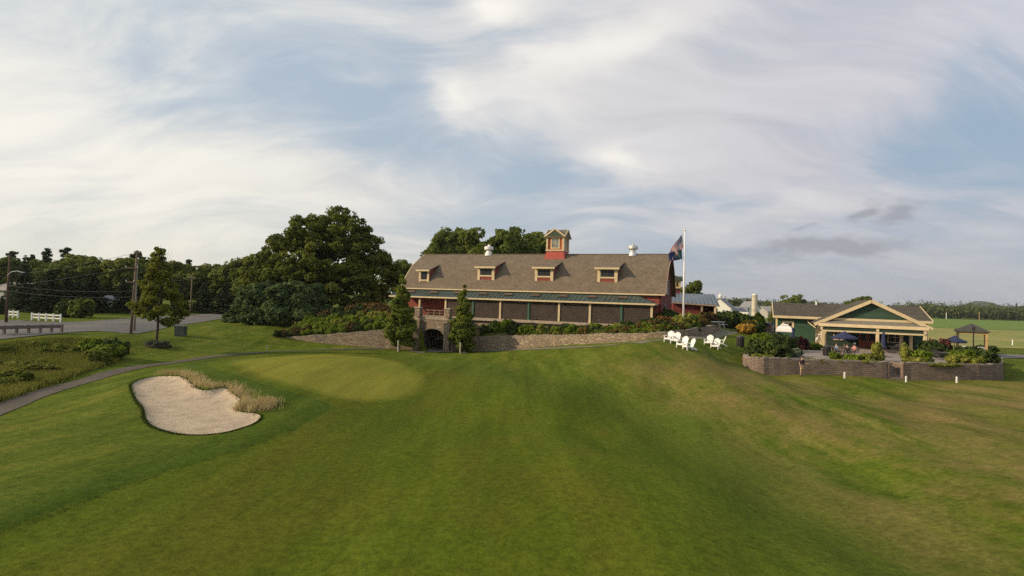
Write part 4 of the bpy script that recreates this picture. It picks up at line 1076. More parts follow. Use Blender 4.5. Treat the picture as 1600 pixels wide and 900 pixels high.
def spot(px, d, top=None, z=None):
    """ground point at photo column px, d metres ahead; and the height that reaches photo row top"""
    q = P(px, 470, d); zg = hz(q[0], q[1]) if z is None else z
    return (q[0], q[1], zg), (P(px, top, d)[2] - zg if top is not None else None)
USED = set(); TRUEH = {}
def put(proto, ph, px, d, top, label, group=None, wid=1.0, rz=None):
    """first call moves the prototype itself, later calls copy it"""
    if proto.name not in TRUEH: TRUEH[proto.name] = max(max(v.co.z for v in c.data.vertices) for c in proto.children)
    ph = TRUEH[proto.name]; loc, h = spot(px, d, top); s = h / ph; rz = rnd.uniform(0, 6.28) if rz is None else rz
    sc = (s * wid, s * wid, s)
    if proto.name in USED: return copy_tree(proto, loc, rz, sc, label, group)
    USED.add(proto.name); KIDS[proto.name] = list(proto.children)
    proto.location = loc; proto.rotation_euler = (0, 0, rz); proto.scale = sc; proto['label'] = label
    if group: proto['group'] = group
    return proto

# the big maple
mloc, mh = spot(508, 92, 322)
ml = [((1.8, 0, 13.2), (3.6, 3.6, 3.3)), ((-1.2, 0, 11.5), (4.0, 4.0, 3.6)), ((-5.0, -1, 9.2), (3.9, 4, 3.4)), ((-8.4, 0, 6.6), (3.2, 3.6, 3.4)), ((5.4, 0, 10.2), (3.4, 3.8, 3.4)), ((7.4, 0.5, 6.8), (2.9, 3.4, 3.4)),
      ((0.5, -3.2, 8.0), (5.2, 3.6, 4.2)), ((-4.2, -3.5, 5.2), (4.4, 3.2, 3.2)), ((3.8, -3.4, 5.2), (4.2, 3.2, 3.0)), ((0, 4, 8), (5.2, 3.4, 4)), ((9.6, 0, 7.6), (1.2, 1.4, 1.2)), ((-10.2, 0, 4.4), (2.0, 2.4, 2.4)), ((-6.6, -2, 3.6), (3.4, 3, 2.2)), ((6.8, -2, 3.6), (2.8, 3, 2.2)),
      ((-2.6, -2.6, 12.4), (2.4, 2.4, 2.0)), ((4.2, -1.8, 12.4), (2.2, 2.2, 1.9)), ((-7.2, -1.5, 9.6), (2.0, 2.2, 1.8))]
k_ = mh / 16.6
ml = [((c[0] * .98 * k_, c[1] * k_, c[2] * k_), tuple(q * k_ for q in r)) for c, r in ml]
mp_ = make_tree('maple_tree', 'huge round dark green maple standing left of the barn', 'tree', ml, 15 * k_, 0.55, 900, 115, 0.31, 0.95, 11, L_maple, shell=0.62)
mp_.location = mloc
# trees behind the barn
pd = []
for i, (h, w, n) in enumerate(((10, 8.5, 11), (11, 8.0, 12), (9.5, 9.0, 11), (11, 7.0, 11))):
    pd.append((make_tree('deciduous_tree', 'x', 'tree', rand_lobes(20 + i, h, w, n, 0.3), h, 0.22, 240, 80, 0.34, 0.8, 30 + i, L_dec if i % 2 == 0 else L_dec2), h))
put(pd[0][0], 10, 690, 118, 361, 'small dark tree above the left end of the barn ridge', 'trees behind the barn', 0.75)
put(pd[1][0], 11, 718, 121, 354, 'broad green tree just left of the white ridge ventilator, behind the barn', 'trees behind the barn', 0.9)
put(pd[2][0], 9.5, 772, 116, 352, 'tallest of the trees behind the barn, right behind the white ridge ventilator', 'trees behind the barn', 0.95)
put(pd[3][0], 11, 824, 124, 358, 'green tree behind the barn beside the red cupola', 'trees behind the barn', 1.0)
put(pd[0][0], 10, 798, 121, 361, 'low green tree behind the barn, second left of the red cupola', 'trees behind the barn', 0.8)
put(pd[2][0], 9.5, 744, 120, 358, 'low dense tree behind the white ridge ventilator on the barn', 'trees behind the barn', 0.8)
put(pd[1][0], 11, 629, 100, 404, 'light green tree between the big maple and the barn roof', None, 0.7)
# hedge of pines in front of the maple
pine_l = []
for i in range(3):
    rs = random.Random(60 + i); L = []
    for k in range(9):
        a = k * 2.4; z = 0.5 + 3.6 * (k / 8); rr = 1.55 * (1 - (k / 8) * 0.8)
        L.append(((math.cos(a) * rr * .6, math.sin(a) * rr * .6, z), (1.25 * (1 - k / 8 * .55), 1.25 * (1 - k / 8 * .55), 0.8)))
    pine_l.append(make_tree('pine_tree', 'x', 'pine', L, 4.6, 0.13, 150, 85, 0.26, 0.55, 70 + i, L_pine, flat=0.6, aspect=2.6, shell=0.45))
PN = [(386, 84, 447, 'bushy pine at the left end of the pine screen by the road'), (404, 80, 441, 'second bushy pine from the road in the dark pine screen'), (420, 82, 436, 'tall bushy pine in the left half of the pine screen below the maple'),
      (436, 79, 440, 'bushy pine in the middle of the pine screen below the maple'), (456, 81, 437, 'bushy pine right of the middle of the pine screen below the maple'), (474, 79.5, 440, 'bushy pine near the right end of the pine screen below the maple'), (492, 82, 441, 'bushy pine at the right end of the screen, beside the shrub bank'), (396, 88, 440, 'bushy pine at the back of the pine screen nearest the road')]
for i, (px, d, top, lb) in enumerate(PN): put(pine_l[i % 3], 4.6, px, d, top, lb, 'pines screening the big maple', 1.25)
# columnar trees by the tunnel
def columnar(label, px, d, top, rb, seed, base):
    loc, h = spot(px, d, top)
    L = []
    for k in range(12):
        f = k / 11; z = h * (0.13 + 0.83 * f); r = rb * min(.75 + f * 1.6, 1.0) * (1 - max(0, f - .16) / .84 * 0.9)
        a = k * 2.4; L.append(((math.cos(a) * r * .3, math.sin(a) * r * .3, z), (r * .85, r * .85, h * .085)))
    t = make_tree('columnar_tree', label, 'tree', L, h, 0.09, 330, 70, 0.19, 0.36, seed, L_col, bark_p, shell=0.5, limbs=[])
    t.location = loc; return t
columnar('narrow pointed green tree left of the tunnel arch', 627, 67.5, 434, 2.15, 81, 545)
columnar('narrow pointed green tree right of the tunnel arch', 724.5, 67.5, 447, 1.75, 82, 548)
for px, d, lb in ((624.5, 65.6, 'thin pale stake under the columnar tree left of the tunnel'), (721.5, 65.2, 'thin pale stake under the columnar tree right of the tunnel')):
    loc, _ = spot(px, d); s_ = MB().tube([(0, 0, -.2), (0, 0, 1.35)], 0.06, 8).build('tree_stake', mat('pale_stake', (0.55, 0.50, 0.42), 0.7)); s_.location = loc; tag(s_, lb, 'stake')
# young tree with a mulch ring
yl, yh = spot(248, 57, 382)
L = []; ry = random.Random(44)
for k in range(34):
    f = (k + .5) / 34; z = yh * (.235 + .735 * f); R_ = 2.6 * (1 - f) ** .8 * min(1, .6 + f * 3) + .12; a = k * 2.4 + ry.uniform(-.4, .4); rr = R_ * ry.uniform(.45, .95); q = (.30 + .42 * (1 - f)) * ry.uniform(.7, 1.2)
    L.append(((math.cos(a) * rr - .25 * f, math.sin(a) * rr, z), (q * 1.15, q * 1.15, q * .62)))
rs_ = random.Random(5)
lb_ = [(0.3 + 0.06 * i, (math.cos(i * 2.4) * (1.6 - i * .13), math.sin(i * 2.4) * (1.6 - i * .13), yh * (.36 + .055 * i)), 0.045) for i in range(10)]
lb_ += [(0.72, (x, 0.1, yh * z), 0.03) for x, z in ((.55, .93), (.8, .96), (1.1, .94), (.3, .97), (-.1, 1.0), (1.25, .9))]
yt = make_tree('young_tree', 'young yellow-green tree with a bare twiggy top in a mulch ring by the road', 'tree', L, yh, 0.13, 350, 34, 0.18, 0.40, 91, L_young, bark, shell=0.2, limbs=lb_)
yt.location = yl
mu = MB().lathe([(1.35, -.12), (1.3, 0.05), (0.7, 0.12), (0.02, 0.14)], 24).build('mulch_bed', m_ground2('mulch', [(.35, (.03, .022, .016)), (.65, (.075, .052, .036))], 2, 12)); mu.location = yl; tag(mu, 'round dark mulch bed around the young roadside tree', 'mulch bed')

# ------------------------------------------------------------------ tree belt across the road
sp_ = [(make_spruce('spruce_tree', 'x', 10, 5.4, 101, L_spruce, 2.4, 0.3, .03, .42), 10), (make_spruce('spruce_tree', 'x', 10, 8.0, 102, L_spruce, 2.6, 0.22, 0.07, 0.46, .12), 10)]
def white_pine(seed, h=13.0):
    rs = random.Random(seed); L = []
    for k in range(18):
        z = h * (0.45 + 0.54 * k / 17); a = k * 2.5 + rs.uniform(-.5, .5); r = rs.uniform(.6, 2.3) * (1 - k / 22); s_ = rs.uniform(.5, 1.05) * (1 - k / 26)
        L.append(((math.cos(a) * r, math.sin(a) * r, z), (s_ * 1.2, s_ * 1.2, .28)))
    return make_tree('white_pine', 'x', 'pine', L, h, .2, 150, 30, .36, .45, seed, L_spruce, flat=.5, aspect=2.4, shell=.3)
wp = [(white_pine(111), 13.0), (white_pine(112), 13.0)]
belt = [
 (sp_[0], 37, 92, 398, 'tall dark blue-green spruce with a pointed top behind the roadside pole', 1.0, None),
 (sp_[1], 78, 92, 420, 'broad dark conifer behind the white rail fence', 1.25, None), (sp_[1], 104, 95, 428, 'broad dark conifer behind the two round roadside bushes', 1.25, None),
 (sp_[1], 142, 97, 424, 'wide dark evergreen with a bare trunk base left of the white shed', 1.3, None), (sp_[1], 194, 99, 432, 'wide dark evergreen right of the white shed, behind the utility pole', 1.05, None),
 (sp_[1], 3, 84, 462, 'low dark evergreen cut off by the left edge of the photo', 0.9, None),
 (sp_[1], 318, 112, 441, 'dark evergreen across the road, left one by the thin pole', 1.2, None), (sp_[1], 351, 112, 441, 'dark evergreen across the road nearest the pine screen', 1.2, None), (sp_[1], 281, 112, 436, 'dark evergreen across the road just right of the young tree', 0.8, None),
 (sp_[1], 232, 108, 436, 'dark evergreen across the road behind the young tree', 0.8, None),
 (sp_[1], 58, 100, 436, 'low dark conifer between the spruce and the broad one', 1.1, None), (sp_[1], 122, 102, 438, 'low dark conifer in the gap behind the round roadside bushes', 1.2, None), (sp_[1], 17, 102, 440, 'dark conifer behind the roadside lamp pole', 1.0, None),
 (wp[0], 15, 140, 391, 'ragged pine crown above the roadside pole at far left', 1.2, 'tall pines behind the road'), (wp[1], 47, 150, 396, 'ragged pine behind the spruce top', 0.9, 'tall pines behind the road'), (wp[1], 70, 145, 386, 'ragged pine standing above the belt, left of a rounder pine', 0.9, 'tall pines behind the road'),
 (wp[0], 100, 148, 385, 'flat-topped pine, tallest of the belt behind the white rail fence', 1.0, 'tall pines behind the road'), (wp[1], 211, 142, 390, 'dark ragged pine crown right behind the utility pole top', 1.3, 'tall pines behind the road'), (wp[0], 292, 150, 404, 'dark ragged pine top right of the young tree', 1.0, 'tall pines behind the road'),
]
dec = [(0, 20, 128, 402), (62, 26, 130, 404), (2, 88, 126, 403), (1, 60, 132, 410), (3, 118, 130, 396), (0, 133, 126, 398), (2, 150, 130, 403), (1, 172, 132, 405), (3, 190, 126, 402), (0, 232, 130, 404), (2, 252, 134, 406), (1, 268, 130, 412), (3, 290, 128, 408), (0, 308, 136, 415), (2, 326, 132, 413), (1, 343, 134, 412), (3, 358, 130, 413), (0, 376, 128, 405), (2, 394, 126, 402), (1, 408, 118, 410), (3, 216, 128, 408), (0, 105, 136, 400), (2, 45, 136, 408)]
for (pr_, ph), px, d, top, lb, wd, grp in belt: put(pr_, ph, px, d, top, lb, grp, wd)
for i, (k, px, d, top) in enumerate(dec):
    k = k % 4; put(pd[k][0], pd[k][1], px, d, top, 'leafy green tree in the dense belt across the road', 'leafy trees of the belt across the road', 1.25)
# far woods
def far_wood(name, label, segs, seed, hlo, hhi, lm, leaf=2.2, step=5.0, rows=4, cat='wood'):
    rs = np.random.RandomState(seed); Cs = []; Ns = []
    for (px0, d0), (px1, d1) in segs:
        a = P(px0, 470, d0); b = P(px1, 470, d1); L = np.linalg.norm(b - a); n = int(L / step)
        for i in range(n):
            for r_ in range(rows):
                p = a + (b - a) * (i + rs.rand()) / n; dd = p[:2] / np.linalg.norm(p[:2]); p = p.copy(); p[:2] += dd * (r_ * 9 + rs.rand() * 5)
                zg = hz(p[0], p[1]); h = rs.uniform(hlo, hhi) * (0.85 + 0.12 * r_); w = h * rs.uniform(.26, .42); m = int(70 * (2.2 / leaf) ** 1.0)
                u = rs.normal(0, 1, (m, 3)); u /= np.linalg.norm(u, axis=1)[:, None]; rr = rs.rand(m, 1) ** .4
                kk = rs.rand() < .08
                c = u * rr * np.array([w, w, h * .5])
                if kk: c[:, :2] *= (0.55 - c[:, 2:3] / h)
                c += np.array([p[0], p[1], zg + h * .5]); Cs.append(c); Ns.append(u + np.array([0, 0, .3]))
    V_, F_ = leaf_quads(np.vstack(Cs), np.vstack(Ns), leaf, rs, 1.2)
    return tag(link(name, npmesh(name, V_, F_), lm), label, cat, kind='stuff')
L_far = leaf_mat('far_leaves', (0.065, 0.098, 0.030), (0.160, 0.185, 0.055), 0.3, 0.035)
L_far2 = leaf_mat('farther_leaves', (0.055, 0.080, 0.042), (0.095, 0.125, 0.058), 0.2, 0.012)
far_wood('treeline', 'long wooded treeline beyond the crop field on the right', [((1415, 520), (1640, 545))], 5, 11.5, 16, L_far, 1.3, 4.5, 4)
far_wood('treeline', 'hazy far woods behind the farm and the pavilion', [((1090, 900), (1460, 900))], 6, 14, 20, L_far2, 2.6, 8.0, 3)
far_wood('treeline', 'dark wood just behind the white farm', [((1112, 330), (1180, 340)), ((1196, 380), (1290, 420))], 7, 9, 13, L_far, 1.8, 4.5, 2)
far_wood('treeline', 'wooded skyline beyond the road and behind the barn', [((-60, 210), (420, 230)), ((400, 160), (640, 200))], 8, 12, 16, L_dec, 1.0, 4.0, 2)
put(pd[1][0], 11, 1214, 110, 474, 'dark tree behind the left wing of the green pavilion', None, 0.7)
put(pd[3][0], 11, 1341, 220, 462, 'rounded tree far behind the pavilion, just left of its gable top', None, 1.3)
put(pd[2][0], 9.5, 1238, 330, 459, 'dark rounded far tree above the pavilion wing roof', None, 1.2)
put(pd[3][0], 11, 1079, 115, 437, 'pale green tree rising behind the low red annex roof', None, 0.8)
put(pd[0][0], 10, 1112, 105, 470, 'green tree behind the right end of the red annex', None, 0.6)

# ------------------------------------------------------------------ shrubs
L_sh = leaf_mat('shrub_green', (0.095, 0.150, 0.014), (0.230, 0.290, 0.032), 0.40, 1.2)
L_shd = leaf_mat('shrub_dark', (0.032, 0.056, 0.016), (0.080, 0.110, 0.026), 0.2, 1.2)
L_sho = leaf_mat('shrub_orange', (0.110, 0.075, 0.025), (0.240, 0.110, 0.035), 0.25, 1.0)
L_shr = leaf_mat('shrub_rust', (0.085, 0.060, 0.022), (0.150, 0.105, 0.030), 0.25, 1.0)
L_shy = leaf_mat('shrub_gold', (0.30, 0.19, 0.035), (0.50, 0.30, 0.05), 0.25, 1.2)
L_shl = leaf_mat('shrub_lime', (0.16, 0.19, 0.03), (0.30, 0.30, 0.06), 0.3, 1.2)
L_shg = leaf_mat('shrub_grey', (0.10, 0.125, 0.075), (0.20, 0.225, 0.15), 0.25, 1.2)
L_shm = leaf_mat('shrub_maroon', (0.055, 0.020, 0.018), (0.11, 0.035, 0.030), 0.2, 1.2)
L_wet = leaf_mat('meadow_grass', (0.105, 0.135, 0.020), (0.230, 0.215, 0.046), 0.45, 0.22, tip=(0.27, 0.20, 0.085))
SHP = {}
def shrub_mesh(kind, seed):
    rs = random.Random(seed)
    if kind == 'mound': L = [((0, 0, .42), (.62, .62, .42))] + [((math.cos(a) * .45, math.sin(a) * .45, .35 + rs.uniform(-.05, .2)), (.38, .38, .34)) for a in (0.3, 1.5, 2.8, 4.0, 5.2)]
    elif kind == 'upright': L = [((0, 0, .5), (.42, .42, .5)), ((.12, 0, .75), (.3, .3, .3)), ((-.15, .1, .6), (.3, .3, .35)), ((0, -.2, .35), (.4, .3, .3))]
    else: L = [((rs.uniform(-.5, .5), rs.uniform(-.4, .4), rs.uniform(.25, .7)), (.35, .35, .3)) for _ in range(9)]
    V_, F_ = lobed_crown(L, 70, 34, 0.15, 0.2, seed, .4, .8, .4, 1.7)
    return npmesh('foliage', V_, F_)
for k in ('mound', 'upright', 'loose'): SHP[k] = [shrub_mesh(k, 200 + i + len(k) * 10) for i in range(3)]
_shm_cache = {}
def shrub(label, px, d, w, h, lm, kind='mound', group=None, z=None, name='shrub', xyz=None):
    loc = xyz if xyz is not None else spot(px, d, None, z)[0]
    i = rnd.randrange(3); key = (kind, i, lm.name)
    if key not in _shm_cache:
        me = SHP[kind][i].copy(); me.materials.clear(); me.materials.append(lm); _shm_cache[key] = me
    o = bpy.data.objects.new(name, _shm_cache[key]); COL.objects.link(o)
    o.location = (loc[0], loc[1], loc[2] - 0.05); o.rotation_euler = (0, 0, rnd.uniform(0, 6.28)); o.scale = (w / 1.5, w / 1.5, h / 0.95)
    return tag(o, label, 'shrub', group)
GL = 'shrubs on the bank left of the tunnel'
def along_l(t_):
    p = WL[0] + 0; seg = np.cumsum([0] + [np.linalg.norm((b - a)[:2]) for a, b in zip(WL[:-1], WL[1:])]); s_ = t_ * seg[-1]
    i = min(len(WL) - 2, int(np.searchsorted(seg, s_, 'right') - 1)); u = (s_ - seg[i]) / (seg[i + 1] - seg[i]); p = WL[i] + (WL[i + 1] - WL[i]) * u; dd = (WL[i + 1] - WL[i])[:2]; dd = dd / np.linalg.norm(dd); return p, np.array([-dd[1], dd[0]])
for row, (off, n_, w_, h_) in enumerate(((1.0, 18, 1.7, 1.15), (2.2, 18, 1.8, 1.35), (3.5, 17, 1.9, 1.5), (4.9, 15, 2.0, 1.5))):
    for i in range(n_):
        t_ = .03 + (.03 * row) + i * (.89 - .03 * row) / n_; p, nn = along_l(t_); q = p[:2] + nn * (off + rnd.uniform(-.3, .3))
        if t_ < .03 * row: continue
        lm = rnd.choice((L_sh, L_sh, L_shl, L_sh, L_shr, L_shd)) if row < 3 else rnd.choice((L_sh, L_shd, L_shr))
        nm = {L_shr.name: 'rust-tinged leafy clump among green ones', L_shd.name: 'dark green leafy clump', L_shl.name: 'pale yellow-green leafy clump', L_sh.name: 'bright green leafy clump'}[lm.name]
        shrub(nm + (' just above the left stone wall', ' in the second row above the left stone wall', ' in the third row above the left stone wall', ' in the upper row of the left bank')[row], 0, 0, w_, h_ * rnd.uniform(.8, 1.25), lm, rnd.choice(('loose', 'mound', 'loose')), GL, xyz=(q[0], q[1], hz(*q)))
for i in range(4): shrub('dark brownish low plant at the left tip of the planted bank', 436 + i * 8, 71.5 + i * .3, 1.4, .8, L_shr if i % 2 else L_shd, 'loose', GL)
for i in range(13):
    shrub('dull olive shrub in the top row of the left bank, below the maple', 446 + i * 10.5, 78 + (i % 2), 2.1, 2.0 + (i % 3) * .2, (L_shd, L_shr)[(i // 2) % 2], 'mound', GL)
shrub('big rounded orange shrub in the top row beside the narrow tree', 588, 77.5, 3.2, 2.0, L_sho, 'mound')
shrub('orange-brown shrub just left of the big rounded orange one', 572, 78.5, 2.2, 2.1, L_shr, 'mound')
GR = 'shrubs on the bed above the right stone wall'
wl2 = WR
def along(t):
    seg = np.cumsum([0] + [np.linalg.norm((b - a)[:2]) for a, b in zip(wl2[:-1], wl2[1:])]); s_ = t * seg[-1]
    i = min(len(wl2) - 2, int(np.searchsorted(seg, s_, 'right') - 1)); u = (s_ - seg[i]) / (seg[i + 1] - seg[i])
    p = wl2[i] + (wl2[i + 1] - wl2[i]) * u; dd = (wl2[i + 1] - wl2[i])[:2]; dd = dd / np.linalg.norm(dd); return p, np.array([-dd[1], dd[0]])
for i in range(30):
    t_ = 0.09 + i * 0.0245; p, nn = along(t_); q = p[:2] + nn * (1.0 + (i % 2) * .35)
    lm = rnd.choice((L_shd, L_shr, L_sh, L_sh, L_shl, L_shr)) if i > 7 else rnd.choice((L_shd, L_shd, L_shr, L_sh))
    nm = {L_shd.name: 'dark shrub', L_shr.name: 'rust-tinged shrub', L_sh.name: 'bright green leafy plant', L_shl.name: 'lime green leafy plant'}[lm.name]
    shrub(nm + ' in the front row above the right stone wall', 0, 0, rnd.uniform(1.2, 2.1), (max(.8, 2.1 - 2.4 * t_)) * rnd.uniform(.72, 1.2), lm, rnd.choice(('loose', 'mound', 'loose')), GR, xyz=(q[0], q[1], hz(*q)))
for i in range(34):
    t_ = 0.08 + i * 0.022; p, nn = along(t_); q = p[:2] + nn * rnd.uniform(.45, .7)
    lm = rnd.choice((L_sh, L_shl, L_sh, L_wet, L_shr))
    shrub('low rust-tinged plant hugging the top of the right stone wall' if lm is L_shr else 'low bright plant hugging the top of the right stone wall', 0, 0, rnd.uniform(.8, 1.4), rnd.uniform(.4, .8), lm, 'loose', GR, xyz=(q[0], q[1], hz(*q)))
for i in range(28):
    t_ = 0.11 + i * 0.025; p, nn = along(t_); q = p[:2] + nn * (2.5 + (i % 3) * .35)
    if barn_local(q[0], q[1])[1] > -3.5: continue
    lm = [L_shr, L_shl, L_shd, L_sh, L_shr][i % 5] if i > 6 else (L_shr, L_shd)[i % 2]
    nm = 'rust-tinged' if lm is L_shr else 'dark' if lm is L_shd else 'green'
    shrub(nm + ' shrub in the back row, close under the barn porch', 0, 0, 1.5, .95 + (i % 3) * .15, lm, 'mound', GR, xyz=(q[0], q[1], hz(*q)))
for i in range(24):
    t_ = 0.07 + i * 0.028; p, nn = along(t_); q = p[:2] + nn * (4.1 + (i % 2) * .5)
    if barn_local(q[0], q[1])[1] > -3.5: continue
    lm = [L_shd, L_shr, L_shd][i % 3]
    shrub(('rust-tinged' if lm is L_shr else 'dark') + ' shrub in the topmost row, against the barn foundation', 0, 0, 1.6, max(1.1, 2.2 - i * .06) + (i % 3) * .12, lm, 'mound', GR, xyz=(q[0], q[1], hz(*q)))
# around the flagpole and the end of the wall
shrub('orange-red shrub at the right end of the barn porch', 1037, 63.0, 1.9, 1.5, L_sho, 'mound')
shrub('dark bushy shrub in front of the annex, right of the barn porch', 1043, 66.5, 2.6, 2.3, L_shd, 'mound')
shrub('pale lime grassy shrub left of the flagpole foot', 1064, 62.5, 1.7, 1.7, L_shl, 'mound')
shrub('pale lime grassy shrub right of the flagpole foot', 1079, 62.8, 2.0, 1.9, L_shl, 'mound')
shrub('rusty low shrub in front of the annex porch', 1097, 66, 2.2, 1.3, L_shr, 'mound')
for i, (px, d) in enumerate(((1049, 60.2), (1060, 60.6), (1086, 62), (1092, 63.4), (1108, 67))): shrub('low brownish bed plant behind the end of the right stone wall', px, d, 1.6, .9, L_shr if i % 2 else L_shd, 'loose', GR)
for i, (px, d, h) in enumerate(((1108, 84, 2.4), (1122, 86, 2.8), (1134, 84, 2.6), (1147, 85, 3.0), (1160, 84, 2.8), (1171, 86, 2.6))): shrub('dark clipped shrub of the hedge in front of the far farm', px, d, 3.0, h, L_shd if i > 1 else L_shr, 'mound', 'dark hedge by the car park')
shrub('golden yellow shrub by the path to the car park', 1166, 67, 2.0, 1.3, L_shy, 'mound'); shrub('orange-gold shrub behind the yellow one by the path', 1174, 70, 1.9, 1.7, L_shy, 'mound')
shrub('dark green shrub beside the golden yellow shrub', 1181, 68, 2.0, 1.7, L_shd, 'mound'); shrub('tall loose shrub in front of the parked cars', 1186, 74, 2.2, 2.3, L_sh, 'upright')
# patio planting
pat = [(1176, 51, 1.6, 1.3, L_shd, 'mound', 'dark shrub at the left tip of the patio wall'), (1188, 53.5, 2.0, 1.9, L_shd, 'mound', 'dark green shrub at the left end of the patio'), (1193, 56.5, 2.2, 2.4, L_sh, 'mound', 'taller green shrub behind the left end of the patio'),
 (1217, 50.6, 2.5, 1.9, L_shd, 'mound', 'big rounded dark shrub on the patio wall left of the standing golfer'), (1214, 58, 2.6, 2.3, L_shd, 'mound', 'dark shrub below the white canopy'), (1230, 58.5, 2.4, 2.1, L_shd, 'mound', 'dark shrub below the right edge of the white canopy'),
 (1204, 56, 1.8, 1.9, L_shd, 'mound', 'dark shrub at the foot of the black lamp post'), (1184, 49.6, 1.2, .6, L_shl, 'loose', 'low lime plant at the left wall corner'), (1201, 49.0, 1.1, .6, L_shl, 'loose', 'low lime plant just left of the big rounded dark shrub'),
 (1244, 52.5, 1.7, 1.1, L_shg, 'loose', 'grey-green shrub behind the standing golfer'), (1250, 61.5, 1.8, 1.9, L_shm, 'mound', 'maroon bush against the green wing wall'), (1333, 50, 1.5, .8, L_sh, 'mound', 'low green shrub in front of the seated people'),
 (1356, 49.8, 1.6, .9, L_shl, 'loose', 'low lime shrub left of the cone shrub by the steps'), (1307, 51, 1.3, .9, L_sh, 'loose', 'small green plant beside the dark patio bin'),
 (1372, 50.5, 1.5, 1.8, L_shl, 'upright', 'bright cone-shaped shrub left of the stone steps'), (1415, 50.5, 1.3, 1.75, L_shl, 'upright', 'bright cone-shaped shrub right of the stone steps'),
 (1440, 50.2, 1.9, 1.5, L_sh, 'mound', 'loose green shrub at the right porch corner'), (1433, 49.2, 1.6, .8, L_shl, 'loose', 'low lime plant under the loose green shrub by the steps'), (1458, 57.5, 2.6, 2.2, L_shd, 'mound', 'dark rounded bush left of the navy parasols'), (1468, 58.5, 2.2, 2.3, L_shm, 'mound', 'dark reddish bush behind the right patio seats'),
 (1498, 50, 2.0, 1.2, L_shl, 'loose', 'yellow-green shrub left of the black post on the right patio'), (1512, 50.4, 2.2, 1.7, L_sh, 'mound', 'green shrub behind the black post on the right patio'), (1524, 49.6, 1.6, 1.1, L_shl, 'loose', 'low yellow-green shrub right of the black post'), (1534, 50.5, 2.4, 1.9, L_shd, 'mound', 'dark shrub at the right end of the patio wall'), (1548, 50.3, 1.4, 1.1, L_shl, 'loose', 'small lime shrub at the curved right wall end'), (1505, 55, 2.2, 1.7, L_shd, 'mound', 'dark shrub in front of the gazebo')]
for px, d, w, h, lm, kind, lb in pat: shrub(lb, px, d, w * .92, h * .86, lm, kind, z=PZ)
for i, px in enumerate((1258, 1267, 1275)): shrub('low green plant at the foot of the green wing wall', px, 62.0, 1.5, .8, L_sh, 'loose', 'plants along the pavilion wing', z=PZ)
for i in range(9): shrub('low grassy edging plant along the top of the patio wall', 1262 + i * 12.5, 48.9 - i * .04, 1.4, .35, L_shl, 'loose', 'edging plants on the patio wall', z=PZ - .05)
for i in range(5): shrub('low grassy edging plant along the right half of the patio wall', 1450 + i * 10, 48.4, 1.4, .35, L_shl, 'loose', 'edging plants on the patio wall', z=PZ - .05)
# roadside bushes
shrub('round dark bush, left of the pair beyond the white rail fence', 108, 83, 3.0, 3.0, L_shd, 'mound'); shrub('round green bush, right of the pair beyond the white rail fence', 126, 83, 3.2, 3.1, L_dec, 'mound')
shrub('dark leafy bush at the right tip of the tall grass by the cart path', 181, 49, 2.0, 2.0, L_shd, 'mound'); shrub('brighter green bush at the right tip of the tall grass', 166, 47.5, 2.4, 1.4, L_sh, 'loose'); shrub('loose green bush farther left in the tall grass tip', 152, 49, 2.2, 1.8, L_sh, 'loose'); shrub('pale weedy clump at the edge of the tall grass', 158, 45.5, 2.0, 1.2, L_wet, 'loose')
for i in range(5): shrub('small pale plant in the mulch ring of the young tree', 0, 0, .7, .45, L_shg, 'loose', 'plants in the mulch ring', xyz=(yl[0] + math.cos(i * 1.3) * .8, yl[1] + math.sin(i * 1.3) * .8, yl[2] + .1))
# ------------------------------------------------------------------ tall grasses
def tall_grass(name, label, pts, hmin, hmax, seed, m, blades=5, w=0.05, spread=.18, lean=.35):
    rs = np.random.RandomState(seed); pts = np.asarray(pts); n = len(pts) * blades
    base = np.repeat(pts, blades, 0) + np.concatenate([rs.normal(0, spread, (n, 2)), np.zeros((n, 1))], 1)
    a = rs.uniform(0, 6.28, n); h = rs.uniform(hmin, hmax, n); d = np.stack([np.cos(a), np.sin(a), np.zeros(n)], 1); l = rs.uniform(.1, lean, n)[:, None] * h[:, None]
    b2 = rs.uniform(0, 6.28, n); s = np.stack([np.cos(b2), np.sin(b2), np.zeros(n)], 1) * w * .5
    up = np.array([0, 0, 1.]) * h[:, None]; base[:, 2] -= .05
    V_ = np.stack([base - s, base + s, base + d * l * .35 + up * .6 + s * .8, base + d * l * .35 + up * .6 - s * .8, base + d * l + up], 1).reshape(-1, 3)
    o = np.arange(n)[:, None] * 5
    F_ = np.concatenate([o + np.array([0, 1, 2, 3]), o + np.array([3, 2, 4, 4])], 0)
    me = bpy.data.meshes.new(name)
    tri = np.concatenate([o + np.array([0, 1, 2]), o + np.array([0, 2, 3]), o + np.array([3, 2, 4])], 0)
    return tag(link(name, npmesh(name, V_, tri), m), label, 'grass', kind='stuff')
L_fesc = leaf_mat('fescue', (0.30, 0.235, 0.10), (0.50, 0.40, 0.20), 0.35, 1.2)
rs = np.random.RandomState(9)
bb = np.array(BUNK); fp = []
seg_px = [(243,590),(262,588.5),(281,589),(296,596),(310,610),(338,611),(353,608),(363,617),(381,628),(372,639),(369,643),(384,645.5),(400,648)]
sp3 = [hit_base(a, b, H_base) for a, b in seg_px]
cen = np.mean(bb, axis=0)
for a, b in zip(sp3[:-1], sp3[1:]):
    L_ = np.linalg.norm((b - a)[:2])
    for k in range(int(L_ * 20)):
        p = a + (b - a) * rs.rand(); dd = (b - a)[:2] / L_; nrm = np.array([-dd[1], dd[0]]);
        if poly_sd(np.array([p[0] + nrm[0] * .5]), np.array([p[1] + nrm[1] * .5]), BUNK)[0] > 0: nrm = -nrm
        q = p[:2] + nrm * abs(rs.normal(.1, .3)); fp.append((q[0], q[1], hz(*q)))
